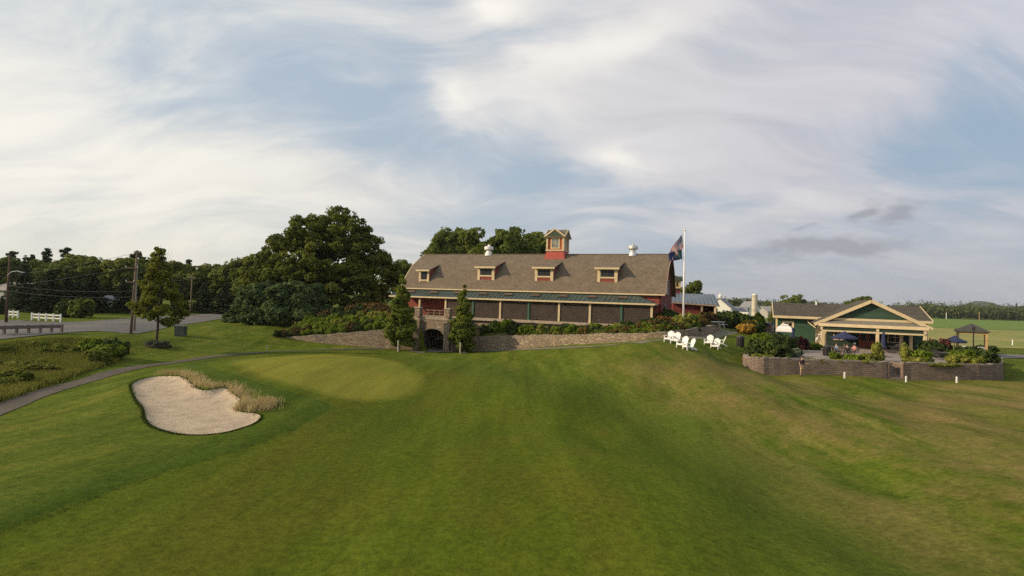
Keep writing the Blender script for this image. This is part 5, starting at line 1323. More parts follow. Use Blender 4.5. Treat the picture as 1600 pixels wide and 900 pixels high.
# thick clump on the right
c0 = hit_base(405, 640, H_base); c1 = hit_base(418, 634, H_base)
for c_, r_, k in ((c0, .7, 150), (c1, .5, 110), (hit_base(384, 640, H_base), .45, 70)):
    for _ in range(k):
        q = c_[:2] + rs.normal(0, r_ * .55, 2)
        if poly_sd(np.array([q[0]]), np.array([q[1]]), BUNK)[0] < .4: fp.append((q[0], q[1], hz(*q)))
tall_grass('fescue_grass', 'tan tall fescue grass along the far lip of the sand bunker', fp, .14, .46, 21, L_fesc, 6, .03, .1, .8)
wp_px = [(-60,600),(-60,530),(0,541),(60,534),(100,531),(140,533),(172,540),(183,552),(178,566),(150,575),(100,592),(50,610),(0,628),(-60,645)]
WET = [hit_base(a, b, H_base)[:2] for a, b in wp_px]
wx = np.array(WET); gp_ = []
while len(gp_) < 15000:
    q = rs.uniform(wx.min(0), wx.max(0), (4000, 2)); q = q[poly_sd(q[:, 0], q[:, 1], WET) > 0]; q = q[q[:, 1] > 18]; gp_ += list(q)
gp_ = np.array(gp_)
gz = H(gp_[:, 0], gp_[:, 1]); gp_ = np.concatenate([gp_, gz[:, None]], 1)
tall_grass('meadow_grass', 'tall unmown grass between the cart path and the road', gp_, .2, .55, 22, L_wet, 6, .05, .25, .7)

# longer grass left standing along the mown fairway edge
ep = []
eline = [hit_base(a, b, H_base) for a, b in [(-40,853),(0,835),(100,798),(200,760),(300,727),(400,695),(480,665),(512,645),(523,637)]]
for a, b in zip(eline[:-1], eline[1:]):
    L_ = np.linalg.norm((b - a)[:2]); dd = (b - a)[:2] / L_; nrm = np.array([-dd[1], dd[0]])
    for k in range(int(L_ * 90)):
        q = (a + (b - a) * rs.rand())[:2] + nrm * rs.uniform(-.02, .12); ep.append((q[0], q[1], hz(*q)))
L_edge = leaf_mat('rough_edge', (0.026, 0.050, 0.006), (0.060, 0.085, 0.010), 0.1, 0.6)
tall_grass('rough_grass', 'strip of longer rough grass along the mown fairway edge', ep, .03, .075, 23, L_edge, 4, .025, .04, .5)

for i in range(24):
    while True:
        q = rs.uniform(wx.min(0), wx.max(0))
        if q[1] > 26 and poly_sd(np.array([q[0]]), np.array([q[1]]), WET)[0] > 1.2: break
    lm = (L_wet, L_wet, L_shl, L_wet)[i % 4]
    shrub('low weedy clump growing in the tall grass between the cart path and the road', 0, 0, rs.uniform(.9, 2.2), rs.uniform(.45, .95), lm, 'loose', 'weeds in the tall grass', xyz=(q[0], q[1], hz(*q)), name='weed_clump')['category'] = 'weed'

bp_ = []
for a, b in zip(BUNK, BUNK[1:] + BUNK[:1]):
    L_ = np.linalg.norm(b - a); dd = (b - a) / max(L_, 1e-6); nrm = np.array([-dd[1], dd[0]])
    if poly_sd(np.array([(a + nrm * .05)[0]]), np.array([(a + nrm * .05)[1]]), BUNK)[0] > 0: nrm = -nrm
    for k in range(int(L_ * 60)):
        q = a + (b - a) * rs.rand() + nrm * rs.uniform(-.03, .14); bp_.append((q[0], q[1], hz(*q)))
tall_grass('rough_grass', 'short ragged grass lip all round the sand bunker', bp_, .04, .12, 24, L_edge, 4, .03, .04, .6)
# ------------------------------------------------------------------ poles and wires
pole_m = m_ground2('pole_wood', [(.35, (.13, .095, .065)), (.65, (.23, .17, .12))], 1.5, 9, .01)
pole_d = m_ground2('dark_pole_wood', [(.35, (.07, .045, .035)), (.65, (.13, .085, .065))], 1.5, 9, .01)
ins_m = mat('insulator', (.35, .35, .34), .4)
def pole(label, px, d, top, m, arms=(), r=.15, lean=0.0, lamp=False, z=None):
    loc, h = spot(px, d, top, z); t = thing('utility_pole', label, 'utility pole', loc, 0)
    MB().tube([(0, 0, -.3), (lean * h * .5, 0, h * .5), (lean * h, 0, h)], [r, r * .85, r * .68], 10).build('post', m, t, smooth=True)
    for f, w, off in arms:
        a = MB().box(lean * h * f - w / 2 + off, lean * h * f + w / 2 + off, -.22, -.13, h * f - .06, h * f + .06).build('crossarm', m, t)
        for s_ in (-.9, 0.9): MB().lathe([(.05, 0), (.07, .06), (.04, .16)], 8, (lean * h * f + off + s_ * w * .5, -.175, h * f + .06)).build('insulator', ins_m, a)
    if lamp:
        l = MB().tube([(0, -.1, h * .70), (.5, -.12, h * .75), (1.2, -.15, h * .765), (1.7, -.15, h * .75)], .045, 6).build('lamp_arm', galv, t)
        MB().ball((1.95, -.15, h * .745), (.30, .12, .08), 10, 6).build('lamp_head', mat('lamp_grey', (.25, .25, .25), .6), l)
    return loc, h
P1, h1 = pole('leaning wooden utility pole with two crossarms left of the young tree', 206.5, 62.6, 393, pole_m, ((.80, 1.5, -.35), (.63, 1.0, -.4), (.985, .5, .2)), .15, .035)
pole('thinner pole standing right behind the leaning utility pole', 212, 66, 412, mat('grey_pole', (.24, .21, .17), .8), (), .11)
P2, h2 = pole('reddish brown utility pole with a curved street lamp at far left', 11, 69, 398, pole_d, (), .16, 0.01, True)
P3, h3 = pole('short distant utility pole right of the young tree', 298.5, 108, 430, pole_m, ((.93, 1.2, 0),), .15)
wire_m = mat('wire', (.06, .06, .06), .5)
def wire(label, a, b, sag, group):
    a = Vector(a); b = Vector(b); pts = []
    for i in range(17):
        t_ = i / 16; p = a.lerp(b, t_); p.z -= sag * 4 * t_ * (1 - t_); pts.append(p - a)
    w = MB().tube(pts, .016, 5).build('power_line', wire_m); w.location = a; return tag(w, label, 'power line', group)
top1 = lambda f, dx=0: (P1[0] + .035 * h1 * f + dx, P1[1] - .17, P1[2] + h1 * f)
far_l = P(-120, 418, 66); far_r = P3
wire('power line from the leaning pole top to beyond the left edge', top1(.985), P(-150, 440, 78), .9, 'power lines over the road')
wire('power line from the upper crossarm of the leaning pole to the left', top1(.80, -.9), P(-150, 452, 76), .8, 'power lines over the road')
wire('power line from the leaning pole top to the right over the belt', top1(.985), (P3[0], P3[1], P3[2] + h3 * .99), 1.2, 'power lines over the road')
wire('power line from the upper crossarm of the leaning pole to the right', top1(.80, .3), (P3[0] + .5, P3[1], P3[2] + h3 * .95), 1.0, 'power lines over the road')
wire('low cable from the lamp pole to the leaning pole', (P2[0], P2[1] - .17, P2[2] + h2 * .55), top1(.52), .35, 'power lines over the road')
wire('lowest cable from the lamp pole to the leaning pole', (P2[0], P2[1] - .17, P2[2] + h2 * .47), top1(.45), .35, 'power lines over the road')
# guardrail
q0 = spot(-14, 50)[0]; q1 = spot(97, 54.5)[0]
gr_ = thing('guardrail', 'weathered brown roadside guardrail with square posts at far left', 'guardrail', (0, 0, 0))
a, b = Vector(q0), Vector(q1); gm_ = mat('guardrail_brown', (.16, .125, .105), .7, .2)
gtop = lambda t_: (a.lerp(b, t_).x, a.lerp(b, t_).y, max(hz(a.lerp(b, t_).x, a.lerp(b, t_).y), a.lerp(b, t_).z) + .62)
rlm = MB()
for i in range(6): rlm.beam(gtop(i / 6), gtop((i + .985) / 6), .12, .32)
rlm.build('rail', gm_, gr_)
for i in range(7):
    p = gtop(min(.995, i / 6 + .005)); MB().box(p[0] - .09, p[0] + .09, p[1] + .07, p[1] + .25, p[2] - 1.1, p[2] + .2).build('post', gm_, gr_)
# white fences
def rail_fence(label, pa, pb, n, hgt=.95):
    t = thing('rail_fence', label, 'fence'); a, b = Vector(pa), Vector(pb)
    za = lambda t_: max(hz(*a.lerp(b, t_).xy[:2]), a.lerp(b, t_).z)
    for i in range(n + 1):
        p = a.lerp(b, i / n); z = hz(p.x, p.y); MB().box(p.x - .08, p.x + .08, p.y - .08, p.y + .08, z - .2, z + hgt + .1).build('post', white_p, t)
    for f in (.45, .88):
        m = MB()
        for i in range(n):
            p, q = a.lerp(b, i / n), a.lerp(b, (i + 1) / n); d_ = (q - p).normalized() * .085
            m.beam((p.x + d_.x, p.y + d_.y, hz(p.x, p.y) + hgt * f), (q.x - d_.x, q.y - d_.y, hz(q.x, q.y) + hgt * f), .05, .17)
        m.build('rail', white_p, t)
rail_fence('white two-rail fence beyond the road in front of dark conifers', spot(51, 74)[0], spot(96, 73)[0], 4)
rail_fence('short piece of white rail fence just right of the lamp pole', spot(14, 78)[0], spot(29, 77.5)[0], 2)
# utility cabinet
ub = thing('utility_cabinet', 'dark grey-green utility cabinet on the grass right of the young tree', 'cabinet', spot(284.5, 66)[0], .2)
cabm = mat('cabinet_green', (.075, .085, .07), .6)
MB().box(-.55, .55, -.45, .45, -.1, 1.12).build('body', cabm, ub, bevel=.02); MB().box(-.6, .6, -.5, .5, 1.123, 1.2).build('lid', cabm, ub)
for xx in (-.27, .27): MB().box(xx - .24, xx + .24, -.475, -.452, .1, 1.05).build('door', mat('cabinet_door', (.095, .105, .088), .55), ub)
bl = spot(420, 65)[0]
o = MB().tube([(0, 0, -.1), (0, 0, .5)], .035, 8).build('marker_post', mat('pale_blue_plastic', (.38, .45, .52), .5)); o.location = bl; tag(o, 'small pale blue marker post at the left end of the stone wall', 'marker post')
# ------------------------------------------------------------------ flagpole with two flags
fl_, fh = spot(1068.5, 62, 361)
fp_ = thing('flagpole', 'tall white flagpole beside the barn, rising from lime shrubs', 'flagpole', fl_)
MB().tube([(0, 0, -.2), (-.03, 0, fh * .5), (-.10, 0, fh)], [.115, .10, .06], 14).build('pole', white_p, fp_, smooth=True)
MB().ball((-.10, 0, fh + .1), .11, 12, 8).build('finial', mat('gilt', (.55, .42, .14), .3, .05, 1, .8), fp_)
def flag_mesh(name, label, cat, top_px, W_, Hh, mtl, sag, seed):
    nx_, ny_ = 26, 16; v = []; f = []
    for j in range(ny_ + 1):
        for i in range(nx_ + 1):
            u, w = i / nx_, j / ny_
            x = -u * W_ * (1 - .48 * sag); z = -w * Hh * (1 - .12 * u) - sag * W_ * u ** 1.1 * .82
            y = .16 * math.sin(u * 9 + w * 2.2 + seed) * (.3 + u) + .06 * math.sin(u * 17 + w * 3)
            x += .10 * math.sin(u * 8 + w * 3 + seed) * u + .22 * w * sag
            v.append((x, y, z))
    for j in range(ny_):
        for i in range(nx_):
            o_ = j * (nx_ + 1) + i; f.append((o_, o_ + 1, o_ + nx_ + 2, o_ + nx_ + 1))
    me = bpy.data.meshes.new(name); me.from_pydata(v, [], f)
    uv = me.uv_layers.new(name='uv'); k = 0
    for p in me.polygons:
        for li in p.loop_indices:
            vi_ = me.loops[li].vertex_index; uv.data[li].uv = ((vi_ % (nx_ + 1)) / nx_, 1 - (vi_ // (nx_ + 1)) / ny_)
    ob = link(name, me, mtl, smooth=True); ob.location = top_px
    return tag(ob, label, cat)
def m_usflag():
    t = NT('striped_flag'); uv = coords(t, 'UV'); s = t.n('ShaderNodeSeparateXYZ'); t.l(uv, s.inputs[0])
    st_ = t.math('MODULO', t.math('FLOOR', t.math('MULTIPLY', s.outputs[1], 12.999)), 2)
    col = t.mix(st_, (.42, .035, .05), (.72, .70, .68))
    ca = t.math('MULTIPLY', t.math('LESS_THAN', s.outputs[0], .4), t.math('GREATER_THAN', s.outputs[1], .4615))
    mp = t.n('ShaderNodeMapping'); mp.inputs['Scale'].default_value = (27, 18.6, 0); t.l(uv, mp.inputs[0])
    s2 = t.n('ShaderNodeSeparateXYZ'); t.l(mp.outputs[0], s2.inputs[0])
    dx = t.math('SUBTRACT', t.math('FRACT', s2.outputs[0]), .5); dy = t.math('SUBTRACT', t.math('FRACT', s2.outputs[1]), .5)
    star = t.math('LESS_THAN', t.math('ADD', t.math('MULTIPLY', dx, dx), t.math('MULTIPLY', dy, dy)), .07)
    blue = t.mix(star, (.03, .04, .13), (.72, .70, .68)); col = t.mix(ca, col, blue)
    b = t.bsdf(col, .8); tr = t.n('ShaderNodeBsdfTranslucent'); t.l(col, tr.inputs['Color']); mx = t.n('ShaderNodeMixShader'); mx.inputs[0].default_value = .3
    t.l(b.outputs[0], mx.inputs[1]); t.l(tr.outputs[0], mx.inputs[2]); return t.done(mx.outputs[0])
def m_stateflag():
    t = NT('blue_flag'); uv = coords(t, 'UV'); s = t.n('ShaderNodeSeparateXYZ'); t.l(uv, s.inputs[0])
    dx = t.math('MULTIPLY', t.math('SUBTRACT', s.outputs[0], .5), 1.5); dy = t.math('SUBTRACT', s.outputs[1], .5)
    r = t.math('SQRT', t.math('ADD', t.math('MULTIPLY', dx, dx), t.math('MULTIPLY', dy, dy)))
    col = t.ramp(r, [(.0, (.28, .27, .22)), (.12, (.10, .16, .12)), (.22, (.035, .05, .14)), (.5, (.03, .04, .12))])
    teal = t.math('LESS_THAN', s.outputs[0], .45); col = t.mix(t.math('MULTIPLY', teal, .55), col, (.03, .11, .075))
    b = t.bsdf(col, .8); return t.done(b.outputs[0])
flag_mesh('flag', 'limp striped red, white and blue national flag high on the flagpole', 'flag', tuple(P(1066, 366, 62)), 2.6, 1.45, m_usflag(), .95, 0)
flag_mesh('flag', 'dark blue and green flag hanging below the striped flag', 'flag', tuple(P(1065.5, 389, 62)), 1.75, 1.15, m_stateflag(), .34, 2)
# ------------------------------------------------------------------ lawn chairs
wch = mat('chair_white', (.82, .81, .77), .5, .05, 2)
def lawn_chair():
    t = thing('lawn_chair', 'x', 'chair'); s = 0.99
    f = lambda *c: tuple(v * s for v in c)
    for i in range(5):      # slatted seat sloping back
        y0 = -.42 + i * .135; z0 = .40 - i * .028
        m = MB() if i == 0 else m
        m.slab([f(-.27, y0, z0), f(.27, y0, z0), f(.27, y0 + .12, z0 - .022), f(-.27, y0 + .12, z0 - .022)], .022 * s)
    m.build('seat', wch, t)
    for k in range(5):      # fan back with a rounded top
        xx = (k - 2) * .118; m2 = MB() if k == 0 else m2
        hh = .80 - .045 * abs(k - 2) ** 1.7
        b0 = (xx * .85, .20, .24); b1 = (xx * 1.1, .20 + hh * .40, .24 + hh)
        m2.beam(f(*b0), f(*b1), .104 * s, .02 * s, up=(0, -1, .4))
    m2.beam(f(-.30, .31, .5), f(.30, .31, .5), .05 * s, .08 * s).beam(f(-.28, .44, .82), f(.28, .44, .82), .03 * s, .06 * s)
    m2.build('backrest', wch, t)
    for a in (-.34, .34):
        MB().slab([f(a - .07, -.5, .60), f(a + .07, -.5, .60), f(a + .06, .36, .60), f(a - .06, .36, .60)], .024 * s).build('armrest', wch, t)
        MB().box(*[v * s for v in (a - .025, a + .025, -.44, -.33, 0, .575)]).build('leg', wch, t)
        MB().prism([(y_ * s, z_ * s) for y_, z_ in ((-.32, .30), (-.32, .40), (.3, .27), (.62, .06), (.62, 0), (.50, 0), (.24, .17))], 'x', (a * .84 - .02) * s, (a * .84 + .02) * s).build('leg', wch, t)
    MB().box(*[v * s for v in (-.31, .31, -.445, -.42, .27, .41)]).build('apron', wch, t)
    return t
lc = lawn_chair()
LCS = [(1047.5, 50.5, -.28, 'leftmost white slatted lawn chair, in the group of four'), (1057.5, 50.0, -.30, 'second white lawn chair from the left, in the group of four'), (1068.5, 48.4, -.55, 'third white lawn chair in the group of four'), (1078.5, 47.8, -.95, 'front right white lawn chair turned furthest left, in the group of four'),
       (1109.5, 53.2, -.25, 'left white lawn chair of the farther group by the path'), (1120.0, 52.6, -.30, 'right-hand front-facing white lawn chair of the farther group'), (1127.5, 54.3, -1.5, 'white lawn chair seen from the side, behind the farther pair')]
for i, (px, d, rz, lb) in enumerate(LCS):
    loc = spot(px, d)[0]; rz -= .35
    if i == 0: lc.location = loc; lc.rotation_euler = (0, 0, rz); lc['label'] = lb; lc['group'] = 'white lawn chairs on the grass'; KIDS[lc.name] = list(lc.children)
    else: copy_tree(lc, loc, rz, 1, lb, 'white lawn chairs on the grass')
# bins
def bin_(label, loc, r, h, name='trash_bin'):
    t = thing(name, label, 'bin', loc); m = mat('bin_black', (.03, .028, .027), .65)
    MB().lathe([(r * .92, 0), (r * .95, .03), (r, h * .8), (r * 1.03, h * .82)], 16).build('body', m, t)
    for k in range(12):
        a_ = k * math.pi / 6; s_ = MB() if k == 0 else s_
        s_.box(r * 1.0 * math.cos(a_) - .03, r * 1.0 * math.cos(a_) + .03, r * 1.0 * math.sin(a_) - .03, r * 1.0 * math.sin(a_) + .03, .05, h * .78)
    s_.build('slats', m, t)
    MB().lathe([(r * 1.1, h * .82), (r * 1.1, h * .88), (r * .9, h * .97), (r * .3, h)], 16).build('lid', mat('bin_lid', (.05, .048, .045), .5), t)
bin_('black slatted trash bin on the lawn right of the white chairs', spot(1158.5, 57.5)[0], .34, 1.18)
q = P(1293, 500, 54.5); bin_('black square-shouldered bin on the patio left of the seated people', (q[0], q[1], PZ), .32, 1.05)
# stakes in front of the patio wall
for px, d, lb in ((1322, 46.6, 'short white post in the grass before the left part of the patio wall'), (1418, 46.4, 'short white post in the grass just right of the stone steps'), (1497, 46.2, 'short white post in the grass before the right part of the patio wall')):
    loc = spot(px, d)[0]; o = MB().box(-.05, .05, -.05, .05, -.1, .48).add([(-.05, -.05, .48), (.05, -.05, .48), (.05, .05, .48), (-.05, .05, .48), (0, 0, .55)], [(0, 1, 4), (1, 2, 4), (2, 3, 4), (3, 0, 4)]).build('short_post', white_p); o.location = loc; tag(o, lb, 'post')
# black lamp posts
def lamp_post(label, px, d, top, zb):
    q = P(px, 500, d); h = P(px, top, d)[2] - zb; t = thing('lamp_post', label, 'lamp post', (q[0], q[1], zb))
    MB().tube([(0, 0, 0), (0, 0, .5), (0, 0, .52), (0, 0, h - .35)], [.10, .10, .065, .055], 10).build('post', dark_m, t)
    MB().lathe([(.07, h - .36), (.14, h - .3), (.14, h - .08), (.18, h - .06), (.04, h)], 10).build('lantern', dark_m, t)
lamp_post('black lamp post at the left end of the patio by the white canopy', 1206, 58, 502, PZ)
lamp_post('slim black post in front of the gazebo roof', 1521.5, 55, 510, PZ)
# gazebo
gz_loc = spot(1519, 66)[0]; gz_loc = (gz_loc[0], gz_loc[1], PZ - .2)
ga = thing('gazebo', 'small open gazebo with dark hipped roof and tan posts right of the pavilion', 'gazebo', gz_loc, -.66)
hw = 1.62; gm2 = droof
MB().add([(-hw, -hw, 2.75), (hw, -hw, 2.75), (hw, hw, 2.75), (-hw, hw, 2.75), (0, 0, 3.62), (-hw, -hw, 2.62), (hw, -hw, 2.62), (hw, hw, 2.62), (-hw, hw, 2.62)],
         [(0, 1, 4), (1, 2, 4), (2, 3, 4), (3, 0, 4), (5, 6, 1, 0), (6, 7, 2, 1), (7, 8, 3, 2), (8, 5, 0, 3), (8, 7, 6, 5)]).build('roof', mat('gazebo_roof', (.060, .058, .050), .9, .2), ga)
for sx in (-1, 1):
    for sy in (-1, 1): MB().box(sx * 1.3 - .11, sx * 1.3 + .11, sy * 1.3 - .11, sy * 1.3 + .11, -.1, 2.62).build('post', mat('tan_post', (.42, .27, .12), .7), ga)
MB().box(-1.18, 1.18, -1.36, -1.25, 2.38, 2.60).build('beam', mat('tan_post', (.42, .27, .12)), ga)
MB().box(-1.6, 1.6, -1.6, 1.6, -.5, -.02).build('floor', mat('gazebo_floor', (.28, .24, .23), .9), ga)
for px, d, lb in ((1506.5, 62.5, 'white square pillar at the left front of the gazebo'), (1534.5, 61.5, 'white square pillar at the right front of the gazebo')):
    q = P(px, 500, d); t = thing('white_pillar', lb, 'pillar', (q[0], q[1], PZ - .1)); MB().box(-.19, .19, -.19, .19, -.6, .92).build('shaft', white_p, t); MB().box(-.23, .23, -.23, .23, .923, .99).build('cap', white_p, t)
# ------------------------------------------------------------------ parasols, tables
navy = mat('navy_canvas', (.028, .034, .085), .85, .2, 3)
def parasol(label, loc, r, h, m, closed=False, valance=.16):
    t = thing('parasol', label, 'parasol', loc, .3)
    MB().tube([(0, 0, 0), (0, 0, h)], .03, 8).build('pole', mat('parasol_pole', (.3, .22, .14), .6), t)
    MB().lathe([(.28, 0), (.28, .06), (.06, .12)], 14).build('base', dark_m, t)
    if closed:
        MB().lathe([(.10, .75), (.24, .85), (.20, 1.5), (.12, h - .15), (.03, h)], 10).build('canopy', m, t)
    else:
        v = []; n = 8; mb = MB()
        for (rr_, zz) in ((.04, h), (r * .5, h - .30 * r), (r, h - .52 * r), (r, h - .52 * r - valance)):
            for k in range(n): a_ = k * 2 * math.pi / n; v.append((rr_ * math.cos(a_), rr_ * math.sin(a_), zz))
        v2 = [(x * .97, y * .97, z - .03) for x, y, z in v]; f = []
        for i in range(3):
            for k in range(n):
                k2 = (k + 1) % n; f.append((i * n + k, (i + 1) * n + k, (i + 1) * n + k2, i * n + k2)); f.append((4 * n + i * n + k, 4 * n + i * n + k2, 4 * n + (i + 1) * n + k2, 4 * n + (i + 1) * n + k))
        for k in range(n): k2 = (k + 1) % n; f.append((3 * n + k, 7 * n + k, 7 * n + k2, 3 * n + k2))
        mb.add(v + v2, f).build('canopy', m, t)
        rb = MB()
        for k in range(n): a_ = k * 2 * math.pi / n; rb.tube([(.03 * math.cos(a_), .03 * math.sin(a_), h - .62 * r), (r * .5 * math.cos(a_), r * .5 * math.sin(a_), h - .36 * r)], .012, 5)
        rb.build('ribs', dark_m, t)
def pat_loc(px, d): q = P(px, 500, d); return (q[0], q[1], PZ)
parasol('open navy parasol over the seated people on the patio', pat_loc(1320, 55), 1.15, 2.45, navy)
parasol('closed navy parasol beside the white canopy', pat_loc(1239, 59), .3, 2.55, navy, True)
parasol('closed navy parasol in front of the pavilion window', pat_loc(1381, 56), .3, 2.5, navy, True)
parasol('open navy parasol on the right patio left of the gazebo', pat_loc(1492, 60), 1.1, 2.15, navy)
# white canopy
wc = thing('canopy_tent', 'small white domed canopy on thin legs at the left end of the patio', 'canopy', pat_loc(1226, 60), -.46)
can_m = mat('white_canvas', (.74, .70, .66), .8, .05)
rr_ = .85; prof = [(1.0, 2.0), (1.0, 2.12), (.86, 2.42), (.55, 2.62), (.33, 2.70)]
def sq_shell(m, prof, R):
    o = len(m.v)
    for s_, z in prof:
        for k in range(4): a_ = math.pi / 4 + k * math.pi / 2; m.v.append((R * 1.414 * s_ * math.cos(a_), R * 1.414 * s_ * math.sin(a_), z))
    n_ = len(prof)
    for i in range(n_ - 1):
        for k in range(4): k2 = (k + 1) % 4; m.f.append((o + i * 4 + k, o + i * 4 + k2, o + (i + 1) * 4 + k2, o + (i + 1) * 4 + k))
    m.f.append(tuple(o + (n_ - 1) * 4 + k for k in range(4)))
m = MB(); sq_shell(m, prof, rr_); m.build('roof', can_m, wc)
m = MB(); sq_shell(m, [(1.0, 2.71), (.9, 2.77), (.3, 2.85)], .4); m.build('vent_cap', can_m, wc)
for sx in (-1, 1):
    for sy in (-1, 1): MB().tube([(sx * .8, sy * .8, 0), (sx * .8, sy * .8, 2.06)], .03, 8).build('leg', dark_m, wc)
def patio_table(label, loc, r=.55, group=None):
    t = thing('patio_table', label, 'table', loc, 0, group)
    MB().lathe([(r - .02, .70), (r, .715), (r, .735), (r - .02, .74)], 20).build('tabletop', mat('table_dark', (.07, .06, .055), .4), t)
    for k in range(4):
        a_ = k * math.pi / 2 + .4; MB().tube([(r * .75 * math.cos(a_), r * .75 * math.sin(a_), 0), (r * .5 * math.cos(a_), r * .5 * math.sin(a_), .70)], .022, 6).build('leg', dark_m, t)
    return t
def patio_chair():
    t = thing('patio_chair', 'x', 'chair'); m = mat('patio_chair_metal', (.06, .055, .055), .5)
    MB().box(-.25, .25, -.24, .24, .41, .44).build('seat', m, t)
    b_ = MB().beam((-.25, .24, .46), (-.25, .34, .92), .03, .03).beam((.25, .24, .46), (.25, .34, .92), .03, .03).beam((-.25, .34, .91), (.25, .34, .91), .03, .04)
    for k in range(5): b_.beam((-.17 + k * .085, .25, .48), (-.17 + k * .085, .335, .90), .02, .015)
    b_.build('backrest', m, t)
    for a_ in (-.25, .25):
        MB().tube([(a_, -.24, 0), (a_, -.23, .64)], .016, 6).build('leg', m, t); MB().tube([(a_, .28, 0), (a_, .24, .46)], .016, 6).build('leg', m, t)
        MB().box(a_ - .03, a_ + .03, -.26, .27, .64, .665).build('armrest', m, t)
    return t
pc = patio_chair(); pcn = 0
def put_chair(loc, rz, lb, group='dark metal patio chairs'):
    global pcn
    if pcn == 0: pc.location = loc; pc.rotation_euler = (0, 0, rz); pc['label'] = lb; pc['group'] = group; KIDS[pc.name] = list(pc.children)
    else: copy_tree(pc, loc, rz, 1, lb, group)
    pcn += 1
T1 = pat_loc(1324, 54.2); patio_table('round dark patio table under the open navy parasol by the people', T1)
T2 = pat_loc(1478, 54); patio_table('dark patio table on the right patio behind the loose shrub', T2, .6)
T3 = pat_loc(1396, 60.5); patio_table('dark patio table beside the closed parasol near the pavilion windows', T3, .5)
T4 = pat_loc(1462, 60); patio_table('dark patio table in front of the reddish bush', T4, .5)
for T_, nm, phs in ((T2, 'dark metal chair at the right patio table behind the loose shrub', (0.2, 1.8, 3.4, 5.0)), (T3, 'dark metal chair at the table near the pavilion windows', (.5, 2.6, 4.4)), (T4, 'dark metal chair at the table before the reddish bush', (.4, 2.4, 4.5))):
    for ph in phs: put_chair((T_[0] + math.cos(ph) * .85, T_[1] + math.sin(ph) * .85, PZ), ph - math.pi / 2, nm)
seatph = [(2.9, 'dark metal chair under the person in light blue'), (0.25, 'dark metal chair under the person in white and red'), (4.2, 'dark metal chair under the person in black with back to the lawn'), (1.3, 'empty dark metal chair behind the people\'s table')]
for ph, lb in seatph: put_chair((T1[0] + math.cos(ph) * .95, T1[1] + math.sin(ph) * .95, PZ), ph - math.pi / 2, lb)
